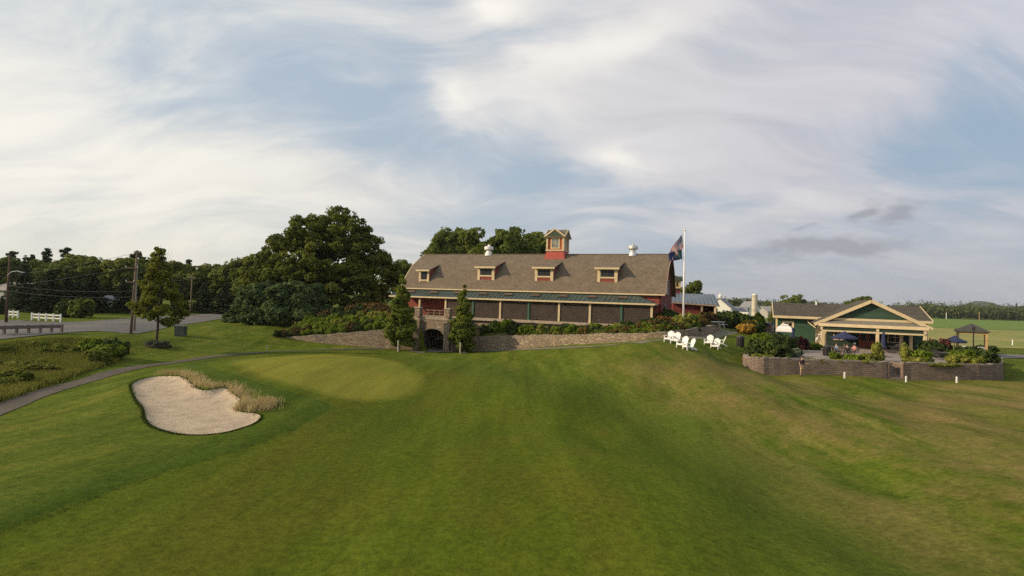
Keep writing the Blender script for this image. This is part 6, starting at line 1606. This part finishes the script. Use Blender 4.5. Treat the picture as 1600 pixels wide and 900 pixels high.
# ------------------------------------------------------------------ people
def skin_obj(name, verts, edges, radii, m, parent, root=0, sub=1):
    me = bpy.data.meshes.new(name); me.from_pydata(verts, edges, []); o = bpy.data.objects.new(name, me); COL.objects.link(o)
    md = o.modifiers.new('skin', 'SKIN'); md.branch_smoothing = .3
    for i, r in enumerate(radii):
        sv = me.skin_vertices[0].data[i]; sv.radius = (r, r) if not isinstance(r, tuple) else r; sv.use_root = (i == root)
    sb = o.modifiers.new('sub', 'SUBSURF'); sb.levels = sub; sb.render_levels = sub
    dg = bpy.context.evaluated_depsgraph_get(); me2 = bpy.data.meshes.new_from_object(o.evaluated_get(dg)); bpy.data.objects.remove(o)
    return link(name, me2, m, parent, True)
skin_m = mat('skin', (.42, .26, .19), .6, .05, 3)
def lerp(a, b, t_): return tuple(a[i] + (b[i] - a[i]) * t_ for i in range(3))
def person(label, loc, rz, shirt, trousers, hair, hip=.93, legs=None, arms=None, lean=(0, 0), shorts=True, cap=None, sc=1.0):
    """figure facing local -y; legs/arms give knee, ankle / elbow, wrist per side"""
    t = thing('person', label, 'person', loc, rz, None, sc)
    Hp = (0, 0, hip); Ch = (lean[0] * .7, lean[1] * .7, hip + .36); Nk = (lean[0], lean[1], hip + .54); Hd = (lean[0] * 1.15, lean[1] * 1.15 - .02, hip + .70)
    legs = legs or [((-.11, -.02, .49), (-.12, .02, .08)), ((.11, -.02, .49), (.12, .02, .08))]
    v = [Hp, (0, 0, hip + .14), Ch, Nk, lerp(Nk, Hd, .45), Hd, (Hd[0], Hd[1], Hd[2] + .10)]; e = [(0, 1), (1, 2), (2, 3), (3, 4), (4, 5), (5, 6)]; r = [(.15, .11), (.135, .10), (.165, .115), .07, .055, (.078, .095), .06]
    for s_, (kn, an) in zip((-1, 1), legs):
        i = len(v); hp = (s_ * .095, 0, hip - .05); v += [hp, kn, lerp(kn, an, .35), an, (an[0], an[1] - .02, an[2] - .05), (an[0], an[1] - .17, an[2] - .06)]; e += [(0, i), (i, i + 1), (i + 1, i + 2), (i + 2, i + 3), (i + 3, i + 4), (i + 4, i + 5)]; r += [.085, .055, .058, .037, .04, .032]
    for s_, (el, wr) in zip((-1, 1), arms):
        i = len(v); sh = (Ch[0] + s_ * .185, Ch[1], Ch[2] + .09); d_ = Vector(wr) - Vector(el); d_.normalize(); pm = Vector(wr) + d_ * .07
        v += [sh, el, wr, tuple(pm)]; e += [(2, i), (i, i + 1), (i + 1, i + 2), (i + 2, i + 3)]; r += [.058, .042, .028, (.034, .022)]
        side = d_.cross(Vector((0, 0, 1))); side = side.normalized() if side.length > .1 else Vector((1, 0, 0)); cl = d_.cross(side)
        for k in range(4):
            j = len(v); b_ = pm + side * (-.027 + .018 * k); L_ = (.07, .08, .076, .06)[k]
            v += [tuple(b_ + d_ * L_ * .5 + cl * .006), tuple(b_ + d_ * L_ * .9 + cl * .028)]; e += [(i + 3, j), (j, j + 1)]; r += [.009, .008]
        j = len(v); b_ = Vector(wr) + d_ * .03; v += [tuple(b_ + side * .042 * -s_ + d_ * .02), tuple(b_ + side * .05 * -s_ + d_ * .06)]; e += [(i + 2, j), (j, j + 1)]; r += [.011, .009]
    skin_obj('body', v, e, r, skin_m, t)
    # clothes
    cv = [(0, 0, hip - .05), (0, 0, hip + .14), Ch, lerp(Ch, Nk, .7)]; ce = [(0, 1), (1, 2), (2, 3)]; cr = [(.165, .125), (.152, .115), (.182, .13), .085]
    for s_, (el, wr) in zip((-1, 1), arms):
        i = len(cv); sh = (Ch[0] + s_ * .185, Ch[1], Ch[2] + .09); cv += [sh, lerp(sh, el, .75)]; ce += [(2, i), (i, i + 1)]; cr += [.075, .062]
    skin_obj('shirt', cv, ce, cr, shirt, t)
    tv = [(0, 0, hip + .08), (0, 0, hip - .03)]; te = [(0, 1)]; tr_ = [(.158, .12), (.155, .12)]
    for s_, (kn, an) in zip((-1, 1), legs):
        i = len(tv); hp = (s_ * .095, 0, hip - .06); tv += [hp, lerp(hp, kn, .9)]; te += [(1, i), (i, i + 1)]; tr_ += [.098, .080]
        if not shorts: tv += [lerp(kn, an, .5), an]; te += [(i + 1, i + 2), (i + 2, i + 3)]; tr_ += [.068, .055]
    skin_obj('shorts' if shorts else 'trousers', tv, te, tr_, trousers, t)
    MB().ball((Hd[0], Hd[1] + .018, Hd[2] + .055), (.092, .108, .095), 12, 8).build('hair', hair, t, True)
    face = MB()
    face.ball((Hd[0], Hd[1] - .098, Hd[2] - .005), (.014, .022, .024), 6, 5).build('nose', skin_m, t)
    for s_ in (-1, 1):
        MB().ball((Hd[0] + s_ * .032, Hd[1] - .088, Hd[2] + .025), (.013, .008, .008), 6, 4).build('eye', dark_m, t); MB().ball((Hd[0] + s_ * .088, Hd[1], Hd[2] + .01), (.014, .022, .032), 6, 5).build('ear', skin_m, t)
    MB().box(Hd[0] - .022, Hd[0] + .022, Hd[1] - .095, Hd[1] - .085, Hd[2] - .05, Hd[2] - .042).build('mouth', mat('lips', (.28, .11, .09), .6), t)
    if cap:
        c_ = MB().ball((Hd[0], Hd[1] + .01, Hd[2] + .075), (.105, .118, .09), 14, 8).build('cap', cap, t, True); MB().slab([(Hd[0] - .08, Hd[1] - .21, Hd[2] + .075), (Hd[0] + .08, Hd[1] - .21, Hd[2] + .075), (Hd[0] + .09, Hd[1] - .06, Hd[2] + .09), (Hd[0] - .09, Hd[1] - .06, Hd[2] + .09)], .012).build('brim', cap, c_)
    for (kn, an) in legs:
        MB().ball((an[0], an[1] - .075, an[2] - .042), (.052, .14, .05), 10, 6).build('shoe', dark_m if cap is None else mat('shoe_dark', (.06, .05, .05), .6), t, True)
    return t
hair_d = mat('dark_hair', (.03, .022, .018), .7); hair_b = mat('brown_hair', (.10, .06, .035), .7)
cloth = lambda n_, c_: mat(n_, c_, .9, .12, 5)
pl_ = spot(1255.3, 47.2)[0]
person('person standing on the lawn before the patio wall in dark shirt and khaki shorts', pl_, .25, cloth('plum_shirt', (.045, .03, .045)), cloth('khaki', (.50, .37, .22)), hair_d, arms=[((-.25, .02, 1.12), (-.25, -.06, .87)), ((.26, -.02, 1.13), (.40, -.22, 1.08))], cap=cloth('dark_cap', (.03, .03, .04)), sc=.98)
q = pat_loc(1276.5, 62.0)
person('person in white shirt and tan shorts leaning forward at the pavilion corner post', q, .6, cloth('white_shirt', (.70, .66, .58)), cloth('tan_shorts', (.44, .32, .19)), hair_b, lean=(.0, -.24), arms=[((-.22, -.34, 1.12), (-.14, -.46, .90)), ((.22, -.34, 1.12), (.16, -.48, .92))], cap=cloth('white_cap', (.74, .72, .68)))
sl_ = [((-.11, -.42, .48), (-.11, -.40, .09)), ((.11, -.42, .48), (.11, -.44, .09))]; sa_ = [((-.25, -.08, .72), (-.14, -.33, .72)), ((.25, -.08, .72), (.15, -.33, .72))]
for ph, lb, sh, tr__, cp_ in ((2.9, 'person in light blue shirt seated left at the table under the navy parasol', (.20, .30, .46), (.05, .06, .10), None), (.25, 'person in white and red seated right at the table under the navy parasol', (.50, .22, .20), (.40, .38, .36), cloth('white_cap', (.74, .72, .68))), (4.2, 'person in black seated at the near side of the table under the navy parasol', (.025, .025, .03), (.06, .05, .05), None)):
    person(lb, (T1[0] + math.cos(ph) * .93, T1[1] + math.sin(ph) * .93, PZ), ph - math.pi / 2, cloth('shirt_' + lb[10:16].strip().replace(' ', '_'), sh), cloth('leg_' + lb[10:16].strip().replace(' ', '_'), tr__), hair_d if cp_ is None else hair_b, hip=.52, legs=sl_, arms=sa_, cap=cp_, shorts=True)
q = spot(571, 80.5)[0]
person('person in a white cap and salmon shirt behind the orange shrubs below the maple', q, .1, cloth('salmon_shirt', (.46, .20, .13)), cloth('khaki', (.5, .37, .22)), hair_b, arms=[((-.27, -.02, 1.14), (-.24, -.10, .90)), ((.27, -.02, 1.14), (.24, -.10, .90))], cap=cloth('white_cap', (.74, .72, .68)))
# ------------------------------------------------------------------ vehicles
def car(name, label, loc, rz, c, van=False, L=4.4, Wd=1.78):
    t = thing(name, label, 'car', loc, rz); pm = mat('car_paint_%s' % name, c, .25, .03, 1, .2, .6)
    h = L / 2
    low = [(-h, .32), (-h + .02, .62), (-h + .15, .80), (-h + 1.1, .95), (h - .9, .98), (h - .05, .90), (h, .55), (h - .05, .30), (h - .5, .25), (-h + .5, .25)]
    MB().prism(low, 'x', -Wd / 2, Wd / 2).build('body', pm, t, bevel=.05)
    top = [(-h + 1.05, .94), (-h + 1.75, 1.42), (-h + 2.2, 1.48), (h - 1.2, 1.46), (h - .45 if not van else h - .1, .96)] if not van else [(-h + .9, .94), (-h + 1.6, 1.62), (-h + 2.2, 1.72), (h - .25, 1.70), (h - .06, .96)]
    cabn = MB(); o_ = cabn.prism(top, 'x', -Wd / 2 + .13, Wd / 2 - .13).build('cabin', glass, t, bevel=.04)
    rt = max(z for _, z in top); MB().box(-Wd / 2 + .18, Wd / 2 - .18, top[1][0] + .15, top[3][0] - .02, rt - .03, rt + .03).build('roof', pm, t, bevel=.02)
    for sx in (-1, 1):
        for yy in (-h + .85, h - .85):
            w_ = MB(); w_.lathe([(.20, -.1), (.32, -.1), (.33, 0), (.32, .1), (.20, .1)], 18)
            for i in range(len(w_.v)): x_, y_, z_ = w_.v[i]; w_.v[i] = (sx * (Wd / 2 - .09) + z_, yy + x_, .33 + y_)
            wo = w_.build('wheel', mat('tyre', (.025, .025, .025), .8), t); k_ = MB().lathe([(.01, -.02), (.21, 0), (.21, .02)], 14)
            for i in range(len(k_.v)): x_, y_, z_ = k_.v[i]; k_.v[i] = (sx * (Wd / 2 + .0) + sx * z_, yy + x_, .33 + y_)
            k_.build('rim', galv, wo)
        MB().box(sx * .62 - .2, sx * .62 + .2, -h - .015, -h + .12, .62, .76).build('headlight', mat('lamp_lens', (.7, .7, .68), .15), t)
        MB().box(sx * .68 - .14, sx * .68 + .14, h - .1, h + .012, .66, .82).build('tail_light', mat('tail_lens', (.35, .02, .02), .2), t)
    return t
q = spot(547, 82)[0]; car('silver_car', 'silver dark-windowed car parked below the big maple', (q[0], q[1], q[2] + .25), math.pi / 2 + .1, (.42, .44, .46))
q = spot(548, 87)[0]; car('white_van', 'white van behind the silver car below the big maple', (q[0], q[1], q[2] + .35), .3, (.74, .74, .72), True)
for px, d, rz, nm, c_, lb in ((1189, 92, .5, 'silver_car', (.42, .44, .46), 'silver car at the front of the car park right of the silo'), (1196, 98, .6, 'pale_blue_car', (.30, .38, .44), 'pale blue car behind the silver one in the car park'), (1203, 90, .45, 'red_brown_car', (.20, .10, .085), 'reddish brown car in the car park beside the pavilion wing'), (1193, 106, .6, 'white_car', (.7, .7, .7), 'white car farthest back in the car park')):
    q = spot(px, d)[0]; car(nm, lb, (q[0], q[1], q[2] + .06), rz, c_)
# white picnic table by the annex end
q = spot(1119, 76)[0]; pt_ = thing('picnic_table', 'white-topped picnic table at the right end of the red annex', 'table', q, .3)
MB().box(-1.3, 1.3, -.4, .4, .72, .77).build('tabletop', white_p, pt_)
for sy in (-.75, .75): MB().box(-1.3, 1.3, sy - .14, sy + .14, .42, .46).build('bench', white_p, pt_)
for sx in (-.9, .9): MB().beam((sx, -.75, 0), (sx, -.2, .72), .08, .05).beam((sx, .75, 0), (sx, .2, .72), .08, .05).beam((sx, -.8, .38), (sx, .8, .38), .05, .08).build('leg_frame', white_p, pt_)
# golf cart in the tunnel
ct = barn_w(TX + .25, -1.5); gc = thing('golf_cart', 'white golf cart with dark roof parked inside the stone tunnel', 'golf cart', (ct[0], ct[1], .09), -TH + .1)
wpt = mat('cart_white', (.74, .73, .72), .35, .04)
MB().prism([(-1.15, .35), (-1.18, .62), (-1.0, .78), (-.55, .86), (-.45, .42), (.25, .40), (.25, .62), (1.1, .62), (1.15, .35), (.9, .26), (-.9, .26)], 'x', -.56, .56).build('body', wpt, gc, bevel=.04)
st_ = MB().box(-.52, .52, .2, .72, .64, .76).build('seat', mat('cart_seat', (.5, .46, .38), .7), gc, bevel=.03); MB().box(-.52, .52, .72, .82, .70, 1.12).build('seat_back', mat('cart_seat', (.5, .46, .38)), gc, bevel=.03)
MB().box(-.60, .60, -.75, 1.05, 1.80, 1.87).build('roof', mat('cart_roof', (.10, .10, .105), .5), gc, bevel=.03)
for sx in (-.53, .53): MB().tube([(sx, -.6, .84), (sx, -.5, 1.80)], .02, 6).tube([(sx, .95, .6), (sx, .95, 1.80)], .02, 6).build('roof_post', dark_m, gc)
MB().slab([(-.5, -.62, .88), (.5, -.62, .88), (.5, -.53, 1.72), (-.5, -.53, 1.72)], .01).build('windscreen', pale_glass, gc)
MB().tube([(-.25, -.5, .8), (-.25, -.2, .95)], .018, 6).lathe([(.15, 0), (.17, .02), (.15, .04)], 14, (-.25, -.2, .95)).build('steering_wheel', dark_m, gc)
for sx in (-1, 1):
    MB().ball((sx * .40, -1.12, .60), (.09, .05, .07), 10, 6).build('headlight', mat('lamp_lens', (.7, .7, .68)), gc)
    for yy in (-.78, .78):
        w_ = MB().lathe([(.12, -.09), (.22, -.09), (.23, 0), (.22, .09), (.12, .09)], 16)
        for i in range(len(w_.v)): x_, y_, z_ = w_.v[i]; w_.v[i] = (sx * .50 + z_, yy + x_, .23 + y_)
        w_.build('wheel', mat('tyre', (.025, .025, .025)), gc)
# small far things: masts and posts in the fields
for px, d, top, m_, lb in ((1479, 500, 488.5, white_p, 'thin white mast at the far edge of the crop field'), (1530.5, 470, 487, mat('tan_mast', (.40, .30, .18), .8), 'tan wooden pole at the far edge of the crop field'), (1583, 100, 531, white_p, 'small white post in the meadow near the right edge')):
    loc, h = spot(px, d, top); o = MB().tube([(0, 0, -.3), (0, 0, h)], (.00045 * d) if d > 200 else .08, 8).build('field_post', m_); o.location = loc; tag(o, lb, 'post')
for px, d, w_, h_, lb in ((1541, 74, 2.4, 1.1, 'dark low shrub between the gazebo roof and the meadow'),): shrub(lb, px, d, w_, h_, L_shd, 'mound')

# ------------------------------------------------------------------ sky, sun, render
SUN_AZ = Vector((-0.985, -0.17)); EL = math.radians(24)
sd = Vector((SUN_AZ.x * math.cos(EL), SUN_AZ.y * math.cos(EL), math.sin(EL))).normalized()
sun_d = bpy.data.lights.new('sun', 'SUN'); sun = bpy.data.objects.new('sun', sun_d); COL.objects.link(sun)
sun_d.energy = 4.4; sun_d.angle = math.radians(0.8); sun_d.color = (1.0, 0.80, 0.54)
sun.rotation_euler = sd.to_track_quat('Z', 'Y').to_euler(); sun.location = (-60, -10, 40)
world = bpy.data.worlds.new('World'); scene.world = world; world.use_nodes = True; world.cycles.sampling_method = 'MANUAL'; world.cycles.sample_map_resolution = 512
wt = world.node_tree; wt.nodes.clear()
class WNT(NT):
    def __init__(s, tree): s.t = tree
w = WNT(wt); wo = w.n('ShaderNodeOutputWorld'); bg = w.n('ShaderNodeBackground'); w.l(bg.outputs[0], wo.inputs[0])
tc = w.n('ShaderNodeTexCoord').outputs['Generated']; nv = w.n('ShaderNodeVectorMath', operation='NORMALIZE'); w.l(tc, nv.inputs[0])
sx = w.n('ShaderNodeSeparateXYZ'); w.l(nv.outputs[0], sx.inputs[0]); X_, Y_, Z_ = sx.outputs
sky = w.n('ShaderNodeTexSky', sky_type='NISHITA'); sky.sun_disc = False; sky.sun_elevation = EL; sky.sun_rotation = math.atan2(sd.x, sd.y); sky.air_density = 1.0; sky.dust_density = 2.0; sky.ozone_density = 1.2
az = w.math('DIVIDE', w.math('ARCTAN2', X_, Y_), math.radians(1.0)); el = w.math('DIVIDE', w.math('ARCSINE', Z_), math.radians(1.0))
zc = w.math('ADD', w.math('MAXIMUM', Z_, 0.0), 0.34)
cv = w.n('ShaderNodeCombineXYZ'); w.l(w.math('DIVIDE', X_, zc), cv.inputs[0]); w.l(w.math('DIVIDE', Y_, zc), cv.inputs[1])
def wmap(vec, rot, sc_, loc=(0, 0, 0)):
    m_ = w.n('ShaderNodeMapping'); m_.inputs['Rotation'].default_value = (0, 0, math.radians(rot)); m_.inputs['Scale'].default_value = (*sc_, 1); m_.inputs['Location'].default_value = loc; w.l(vec, m_.inputs[0]); return m_.outputs[0]
wz = w.n('ShaderNodeTexNoise'); wz.inputs['Scale'].default_value = 1.1; wz.inputs['Detail'].default_value = 2; w.l(cv.outputs[0], wz.inputs['Vector'])
warp = w.n('ShaderNodeVectorMath', operation='MULTIPLY_ADD'); w.l(wz.outputs['Color'], warp.inputs[0]); warp.inputs[1].default_value = (.85, .85, 0); w.l(cv.outputs[0], warp.inputs[2])
na = w.noise(wmap(warp.outputs[0], 24, (1.0, 2.1), (3.1, 1.7, 0)), 1.0, 7, .55)
nb = w.noise(wmap(warp.outputs[0], 30, (1.7, 4.6), (1, 4, 0)), 1.5, 8, .60)
wz2 = w.n('ShaderNodeTexNoise'); wz2.inputs['Scale'].default_value = 3.2; wz2.inputs['Detail'].default_value = 3.5; wz2.inputs['Roughness'].default_value = .6; w.l(cv.outputs[0], wz2.inputs['Vector'])
s2 = w.n('ShaderNodeSeparateXYZ'); w.l(wz2.outputs['Color'], s2.inputs[0])
azw = w.math('ADD', az, w.math('MULTIPLY', w.math('SUBTRACT', s2.outputs[0], .5), 11)); elw = w.math('ADD', el, w.math('MULTIPLY', w.math('SUBTRACT', s2.outputs[1], .5), 6))
def gauss(a0, e0, sa, se, rot=0, sharp=0):
    """soft blob in compass bearing / elevation degrees, ragged by noise"""
    c_, s_ = math.cos(math.radians(rot)), math.sin(math.radians(rot))
    da = w.math('SUBTRACT', azw, a0); de = w.math('SUBTRACT', elw, e0)
    u = w.math('DIVIDE', w.math('ADD', w.math('MULTIPLY', da, c_), w.math('MULTIPLY', de, s_)), sa); v = w.math('DIVIDE', w.math('SUBTRACT', w.math('MULTIPLY', de, c_), w.math('MULTIPLY', da, s_)), se)
    q = w.math('ADD', w.math('MULTIPLY', u, u), w.math('MULTIPLY', v, v))
    if sharp:
        m_ = w.n('ShaderNodeMapRange', interpolation_type='SMOOTHSTEP'); w.l(q, m_.inputs[0]); m_.inputs[1].default_value = 1.0 + sharp; m_.inputs[2].default_value = 1.0 - sharp; m_.inputs[3].default_value = 0; m_.inputs[4].default_value = 1; return m_.outputs[0]
    return w.math('EXPONENT', w.math('MULTIPLY', q, -1.0))
def azel(px, py): r = ray(px, py); r = r / np.linalg.norm(r); return math.degrees(math.atan2(r[0], r[1])), math.degrees(math.asin(r[2]))
cov = w.math('ADD', w.math('MULTIPLY', na, .62), w.math('MULTIPLY', nb, .38))
def add_blob(cov, px, py, sa, se, rot, amt, sharp=0):
    a_, e_ = azel(px, py); return w.math('ADD', cov, w.math('MULTIPLY', gauss(a_, e_, sa, se, rot, sharp), amt))
for b_ in [(590,190,9,3.4,6,-.16),(480,110,8,3,10,-.06),(835,275,6,1.8,-6,-.18),(1090,310,8,1.2,2,-.10),(835,62,5,1.8,10,-.13),(1510,250,6,3,0,-.13),(1575,60,6,5,0,-.15),(260,150,9,2.4,6,-.08),(210,300,5,1.0,5,-.10),(375,316,3.2,1.1,8,-.10),(760,350,5,1.2,0,-.05),
           (900,100,13,3.4,16,.15),(1130,170,15,7,0,.16),(1000,250,6,2.6,-12,.17),(715,150,3,3,-30,.12),(800,12,5,2.2,-10,.18),(1420,90,9,3.5,4,.10),(120,220,14,8,0,.12),(300,280,10,1.8,8,.14),(520,305,9,1.8,6,.12),(545,112,4,1,12,.10),(1250,255,8,2,3,.09),(560,60,14,4,10,.0),(250,40,16,6,4,-.05),(420,70,10,4,8,-.02),(1200,330,8,2,6,.10)]: cov = add_blob(cov, *b_)
cm = w.ramp(cov, [(0.35, 0.08), (0.455, 0.36), (0.53, 0.70), (0.66, 1.0)])
hz_f = w.math('POWER', w.math('SUBTRACT', 1.0, w.math('MAXIMUM', Z_, 0.0)), 9.0)
lf = w.math('MULTIPLY', w.math('ADD', w.math('MULTIPLY', X_, -1.0), .42), 1.0, clamp=True)
shade = w.ramp(nb, [(.35, 0.93), (.65, 1.05)])
cc = w.mix(lf, (0.63, 0.625, 0.67), (0.87, 0.855, 0.795)); cc = w.mix(1.0, cc, shade, 'MULTIPLY')
# bright sunlit cloud rims
hl = None
for px, py, sa, se, rot, amt in ((930,85,11,1.7,17,.75),(705,148,2.6,2.2,-35,.7),(965,258,3.6,1.7,-14,.85),(775,10,3.2,1.8,-14,1.0),(820,190,6,3,20,.35),(1180,330,7,1.2,8,.35),(290,285,8,1.1,10,.5),(470,318,6,.9,8,.45),(30,260,12,9,0,.75),(545,115,3,.9,12,.35)):
    a_, e_ = azel(px, py); g_ = w.math('MULTIPLY', gauss(a_, e_, sa, se, rot), amt); hl = g_ if hl is None else w.math('MAXIMUM', hl, g_)
cc = w.mix(hl, cc, (0.97, 0.93, 0.865))
blue = w.mix(lf, (0.33, 0.455, 0.60), (0.47, 0.57, 0.68))
skc = w.mix(0.15, blue, w.mix(1.0, sky.outputs[0], (0.10, 0.10, 0.10), 'MULTIPLY'))
col = w.mix(cm, skc, cc)
hzc = w.mix(lf, (0.43, 0.435, 0.455), (0.88, 0.82, 0.67)); col = w.mix(w.math('MULTIPLY', hz_f, .9), col, hzc)
# small grey fair-weather clouds low on the right
gcv = None
for px, py, sa, se, amt in ((1290, 391, 6.5, .95, .95), (1350, 331, 1.5, .7, .8), (1415, 330, 1.6, .8, .85), (1262, 357, 1.0, .5, .45), (1200, 395, 2.4, .5, .45)):
    a_, e_ = azel(px, py); g_ = w.math('MULTIPLY', gauss(a_, e_, sa, se), amt); gcv = g_ if gcv is None else w.math('MAXIMUM', gcv, g_)
nbb = w.noise(wmap(tc, 0, (1, 1)), 34, 5, .65)
gcv = w.ramp(w.math('MULTIPLY', gcv, w.math('ADD', nbb, .5)), [(.12, 0), (.7, .75)])
col = w.mix(gcv, col, (.34, .35, .39))
sc10 = w.mix(1.0, col, (10.0, 10.0, 10.0), 'MULTIPLY')
w.l(sc10, bg.inputs['Color']); bg.inputs['Strength'].default_value = 0.10
vs = scene.view_settings; scene.display_settings.display_device = 'sRGB'; vs.view_transform = 'Standard'; vs.look = 'None'; vs.exposure = 0.0; vs.gamma = 1.0; vs.use_curve_mapping = False
scene.render.engine = 'CYCLES'; cy_ = scene.cycles
cy_.use_denoising = False; cy_.sample_clamp_indirect = 1.5; cy_.sample_clamp_direct = 6.0; cy_.max_bounces = 6; cy_.diffuse_bounces = 3; cy_.glossy_bounces = 2; cy_.transmission_bounces = 3; cy_.transparent_max_bounces = 6; cy_.use_adaptive_sampling = True; cy_.adaptive_threshold = 0.02

# thin evening air
hv = NT('haze_air'); pv = hv.n('ShaderNodeVolumePrincipled'); pv.inputs['Color'].default_value = (0.86, 0.88, 0.92, 1); pv.inputs['Density'].default_value = 0.00008; pv.inputs['Anisotropy'].default_value = 0.2
hv.l(pv.outputs[0], hv.out.inputs['Volume'])
hb = MB().box(-2300, 2300, -120, 2300, -2.5, 40).build('haze', hv.m); tag(hb, kind='stuff'); hb['label'] = 'thin pale evening haze over the far fields'; hb['category'] = 'haze'
